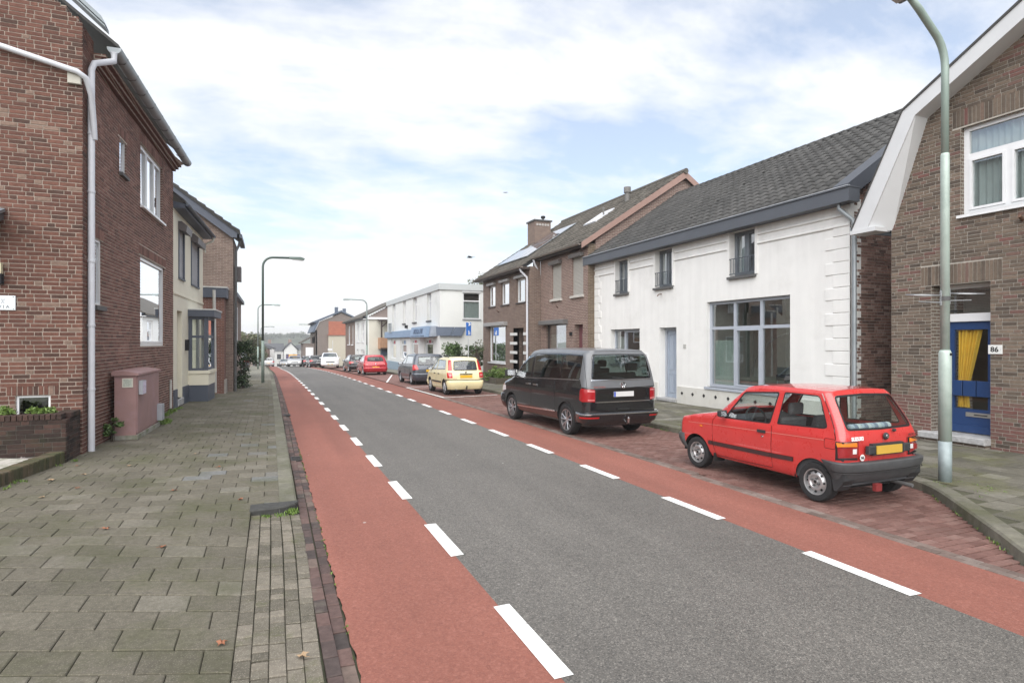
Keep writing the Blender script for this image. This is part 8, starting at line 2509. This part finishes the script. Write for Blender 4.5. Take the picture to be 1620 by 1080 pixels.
# fallen leaves, each one lying on the pavement
LEAFS = [(-1.55, 7.0), (-1.9, 5.0), (-.95, 6.3), (-2.55, 8.6), (-2.3, 9.0), (-2.75, 9.6), (-.35, 7.75), (-2.45, 9.9), (-1.15, 8.5), (-2.0, 10.4), (-.3, 4.2), (.18, 3.9), (-2.72, 10.6), (-1.2, 11.2), (-.75, 9.9)]
LP = ['nearest the low garden wall', 'near the front slabs', 'in the middle of the slabs']
LLAB = ['rust leaf alone in the middle of the slabs, level with the dark kerb end', 'tan leaf nearest the lower left corner of the pavement', 'rust leaf on the slabs just left of the driveway setts', 'tan leaf below the end of the low garden wall', 'rust leaf beside the tan one below the garden wall',
        'tan leaf hugging the low garden wall', 'rust leaf on the slab just before the dark kerb end', 'tan leaf two slabs out from the garden wall', 'rust leaf halfway between kerb and garden wall', 'tan leaf in front of the drainpipe',
        'rust leaf at the edge of slabs and setts', 'pale tan leaf on the setts nearest us', 'rust leaf under the planter corner', 'tan leaf in front of the pink cabinet', 'rust leaf among the bluish slabs near the kerb']
FALL = [plain('leaf_rust', (0.25, 0.1, 0.05), .7, var=.2, scale=40), plain('leaf_tan', (0.32, 0.22, 0.13), .7, var=.2, scale=40)]
for i, (x, y) in enumerate(LEAFS):
    t = MB(); a0 = rp_.uniform(0, 6.28); s = rp_.uniform(.028, .05); z = (zpave_l(x, y) if x < -.22 else zdrive(x)) + .008
    pts = []
    for k in range(10):
        a = a0 + 2 * math.pi * k / 10; q = s * (1.0 if k % 2 == 0 else .5)
        pts.append((x + q * math.cos(a), y + q * math.sin(a), z + rp_.uniform(0, .022)))
    t.add([(x, y, z + .004)] + pts, [(0, 1 + k, 1 + (k + 1) % 10) for k in range(10)])
    # small thickness through a stalk
    t.tube([(x, y, z + .004), (x + s * 1.3 * math.cos(a0 + .3), y + s * 1.3 * math.sin(a0 + .3), z + .01)], .002, 4)
    o = t.build('fallen_leaf', FALL[i % 2]); tag(o, LLAB[i], 'leaf', 'fallen leaves on the left pavement')
# litter specks on the road
# ================================================================ FAR END OF THE STREET
FW1 = plain('far_white', (0.66, 0.66, 0.64), .9, var=.08, scale=.3)
FBR = plain('far_brick', (0.24, 0.17, 0.145), .9, var=.15, scale=.5)
FBR2 = plain('far_brick_grey', (0.27, 0.22, 0.2), .9, var=.15, scale=.5)
FRF = plain('far_roof', (0.085, 0.088, 0.095), .85, var=.15, scale=.5)
FWIN = plain('far_window', (0.05, 0.055, 0.06), .2, var=0)
def far_house(label, x0, x1, y0, y1, zb, ze, zr, wall, along='y', nwin=3, group='houses at the far end of the street'):
    t = thing('far_house', label, 'house', group)
    m = MB(); m.box(x0, x1, y0, y1, zb, ze)
    if along == 'y':      # ridge along the street, gable to us
        xm = (x0 + x1) / 2
        m.prism([(x0, y0, ze), (x1, y0, ze), (xm, y0, zr)], (0, y1 - y0, 0))
    m.build('wall', wall, t)
    m = MB()
    if along == 'y':
        xm = (x0 + x1) / 2
        m.prism([(x0 - .3, y0 - .2, ze - .1), (xm, y0 - .2, zr), (xm, y0 - .2, zr + .25), (x0 - .4, y0 - .2, ze + .15)], (0, y1 - y0 + .4, 0)); m.prism([(x1 + .3, y0 - .2, ze - .1), (xm, y0 - .2, zr), (xm, y0 - .2, zr + .25), (x1 + .4, y0 - .2, ze + .15)], (0, y1 - y0 + .4, 0))
    else:
        ym = (y0 + y1) / 2
        m.prism([(x0 - .2, y0 - .3, ze - .1), (x0 - .2, ym, zr), (x0 - .2, y1 + .3, ze - .1)], (x1 - x0 + .4, 0, 0))
    r = m.build('roof', FRF, t)
    for k in range(nwin):
        for lv in (0, 1):
            zz = zb + 1.0 + lv * 2.6
            if zz + 1.3 > ze: continue
            a = x0 + (x1 - x0) * (k + .3) / nwin; b = x0 + (x1 - x0) * (k + .72) / nwin
            m = MB(); m.box(a, b, y0 - .03, y0 - .002, zz, zz + 1.35); w_ = m.build('window', FWIN, t)
            m = MB(); m.box(a - .1, b + .1, y0 - .06, y0 - .031, zz - .12, zz - .02); m.build('sill', FW1, w_)
        # windows along the street side (facing +x for left houses)
    n = max(2, int((y1 - y0) / 3.2))
    xf_ = x1 if x1 < 1 else x0
    for k in range(n):
        for lv in (0, 1):
            zz = zb + 1.0 + lv * 2.6
            if zz + 1.3 > ze: continue
            a = y0 + (y1 - y0) * (k + .3) / n; b = y0 + (y1 - y0) * (k + .7) / n
            m = MB()
            if x1 < 1: m.box(x1 + .002, x1 + .03, a, b, zz, zz + 1.4)
            else: m.box(x0 - .03, x0 - .002, a, b, zz, zz + 1.4)
            m.build('window', FWIN, t)
    m = MB(); m.box((x0 + x1) / 2 - .4, (x0 + x1) / 2 + .4, (y0 + y1) / 2, (y0 + y1) / 2 + .8, zr - .8, zr + 1.0); m.build('chimney', FBR, t)
    return t

far_house('brown brick terraced house first in the far row on the left', -9, -1.1, 106, 121, -3.2, .9, 2.9, FBR2)
far_house('pale brick terraced house second in the far row on the left', -9, -.4, 123, 138, -4.0, .7, 2.6, FBR)
far_house('white plastered house third in the far row on the left', -9, .5, 141, 156, -5.0, .6, 2.3, FW1)
far_house('white gabled house straight ahead where the street dips', 3.0, 6.3, 166, 180, -6, .1, 1.9, FW1, 'y', 2)
far_house('long house with dark roof behind the yellow sign', -4.0, 2.9, 168, 182, -6, -.1, 1.85, FW1, 'x', 3)
far_house('white house far right of the white gabled house', 6.6, 15, 172, 184, -6, .2, 1.4, FW1, 'x', 3)
far_house('brick house in the valley on the right', 9, 18, 130, 150, -4.5, .5, 2.8, FBR2)
# wooded hill
m = MB(); rh = random.Random(9)
nx, ny = 150, 16; v = []
lump = [(rh.uniform(-420, 520), rh.uniform(560, 720), rh.uniform(5, 12), rh.uniform(1.5, 4.0)) for _ in range(420)]
for j in range(ny + 1):
    for i in range(nx + 1):
        x = -420 + 940 * i / nx; y = 480 + 300 * j / ny
        t = j / ny
        base = -16 + (18.5 + 4.5 * math.sin(x * .011 + 2.2) + 3.0 * math.sin(x * .031 + .4) - max(0, x) * .02) * (math.sin(min(t * 1.35, 1.0) * math.pi / 2) if t < .74 else 1.0)
        b = 0
        for lx, ly, lr, lh in lump:
            d2 = (x - lx) ** 2 + (y - ly) ** 2
            if d2 < lr * lr * 2.2: b = max(b, lh * math.exp(-d2 / (lr * lr)))
        v.append((x, y, base + b * (1 if t > .1 else 0) + rh.uniform(-.35, .35)))
w = nx + 1
m.add(v, [(j * w + i, j * w + i + 1, (j + 1) * w + i + 1, (j + 1) * w + i) for j in range(ny) for i in range(nx)])
m.build('hill', plain('wooded_hill', (0.06, 0.075, 0.04), .95, var=.4, scale=.12))['kind'] = 'structure'
fm = MB(); bl = []
for k in range(520):
    x = rh.uniform(-130, 150); y = rh.uniform(600, 690)
    z = -16 + (18.5 + 4.5 * math.sin(x * .011 + 2.2) + 3.0 * math.sin(x * .031 + .4) - max(0, x) * .02)
    r_ = rh.uniform(2.2, 4.2); bl.append((x, y, z + rh.uniform(.5, 2.2), r_, r_, r_ * .9))
foliage(fm, bl, 26000, .8, rh)
tag(fm.build('far_wood', leafmat('far_leaf', (0.04, 0.055, 0.025), (0.1, 0.12, 0.06))), 'hazy wood on the hill beyond the end of the street', 'wood', kind='stuff')
# mid-distance greenery below the hill
fm = MB(); bl = [(rh.uniform(-14, 22), rh.uniform(190, 230), rh.uniform(-7, -1.5), 2.5, 2.5, 2.0) for _ in range(40)]
foliage(fm, bl, 6000, .5, rh); tag(fm.build('valley_trees', LEAF_O), 'mass of trees in the valley behind the far white houses', 'trees', kind='stuff')

# ================================================================ HAZE
hz = MB(); hz.box(-720, 720, -100, 920, -17.5, 19.0)
o = hz.build('haze', [])
mh = bpy.data.materials.new('haze'); mh.use_nodes = True
th = mh.node_tree; th.nodes.clear()
oh = th.nodes.new('ShaderNodeOutputMaterial'); pv = th.nodes.new('ShaderNodeVolumePrincipled')
pv.inputs['Density'].default_value = 0.0008
pv.inputs['Color'].default_value = (0.97, 0.98, 1.0, 1)
pv.inputs['Anisotropy'].default_value = 0.2
th.links.new(pv.outputs[0], oh.inputs['Volume'])
o.data.materials.clear(); o.data.materials.append(mh)
o['kind'] = 'stuff'; o['label'] = 'pale haze in the air down the street'; o['category'] = 'haze'
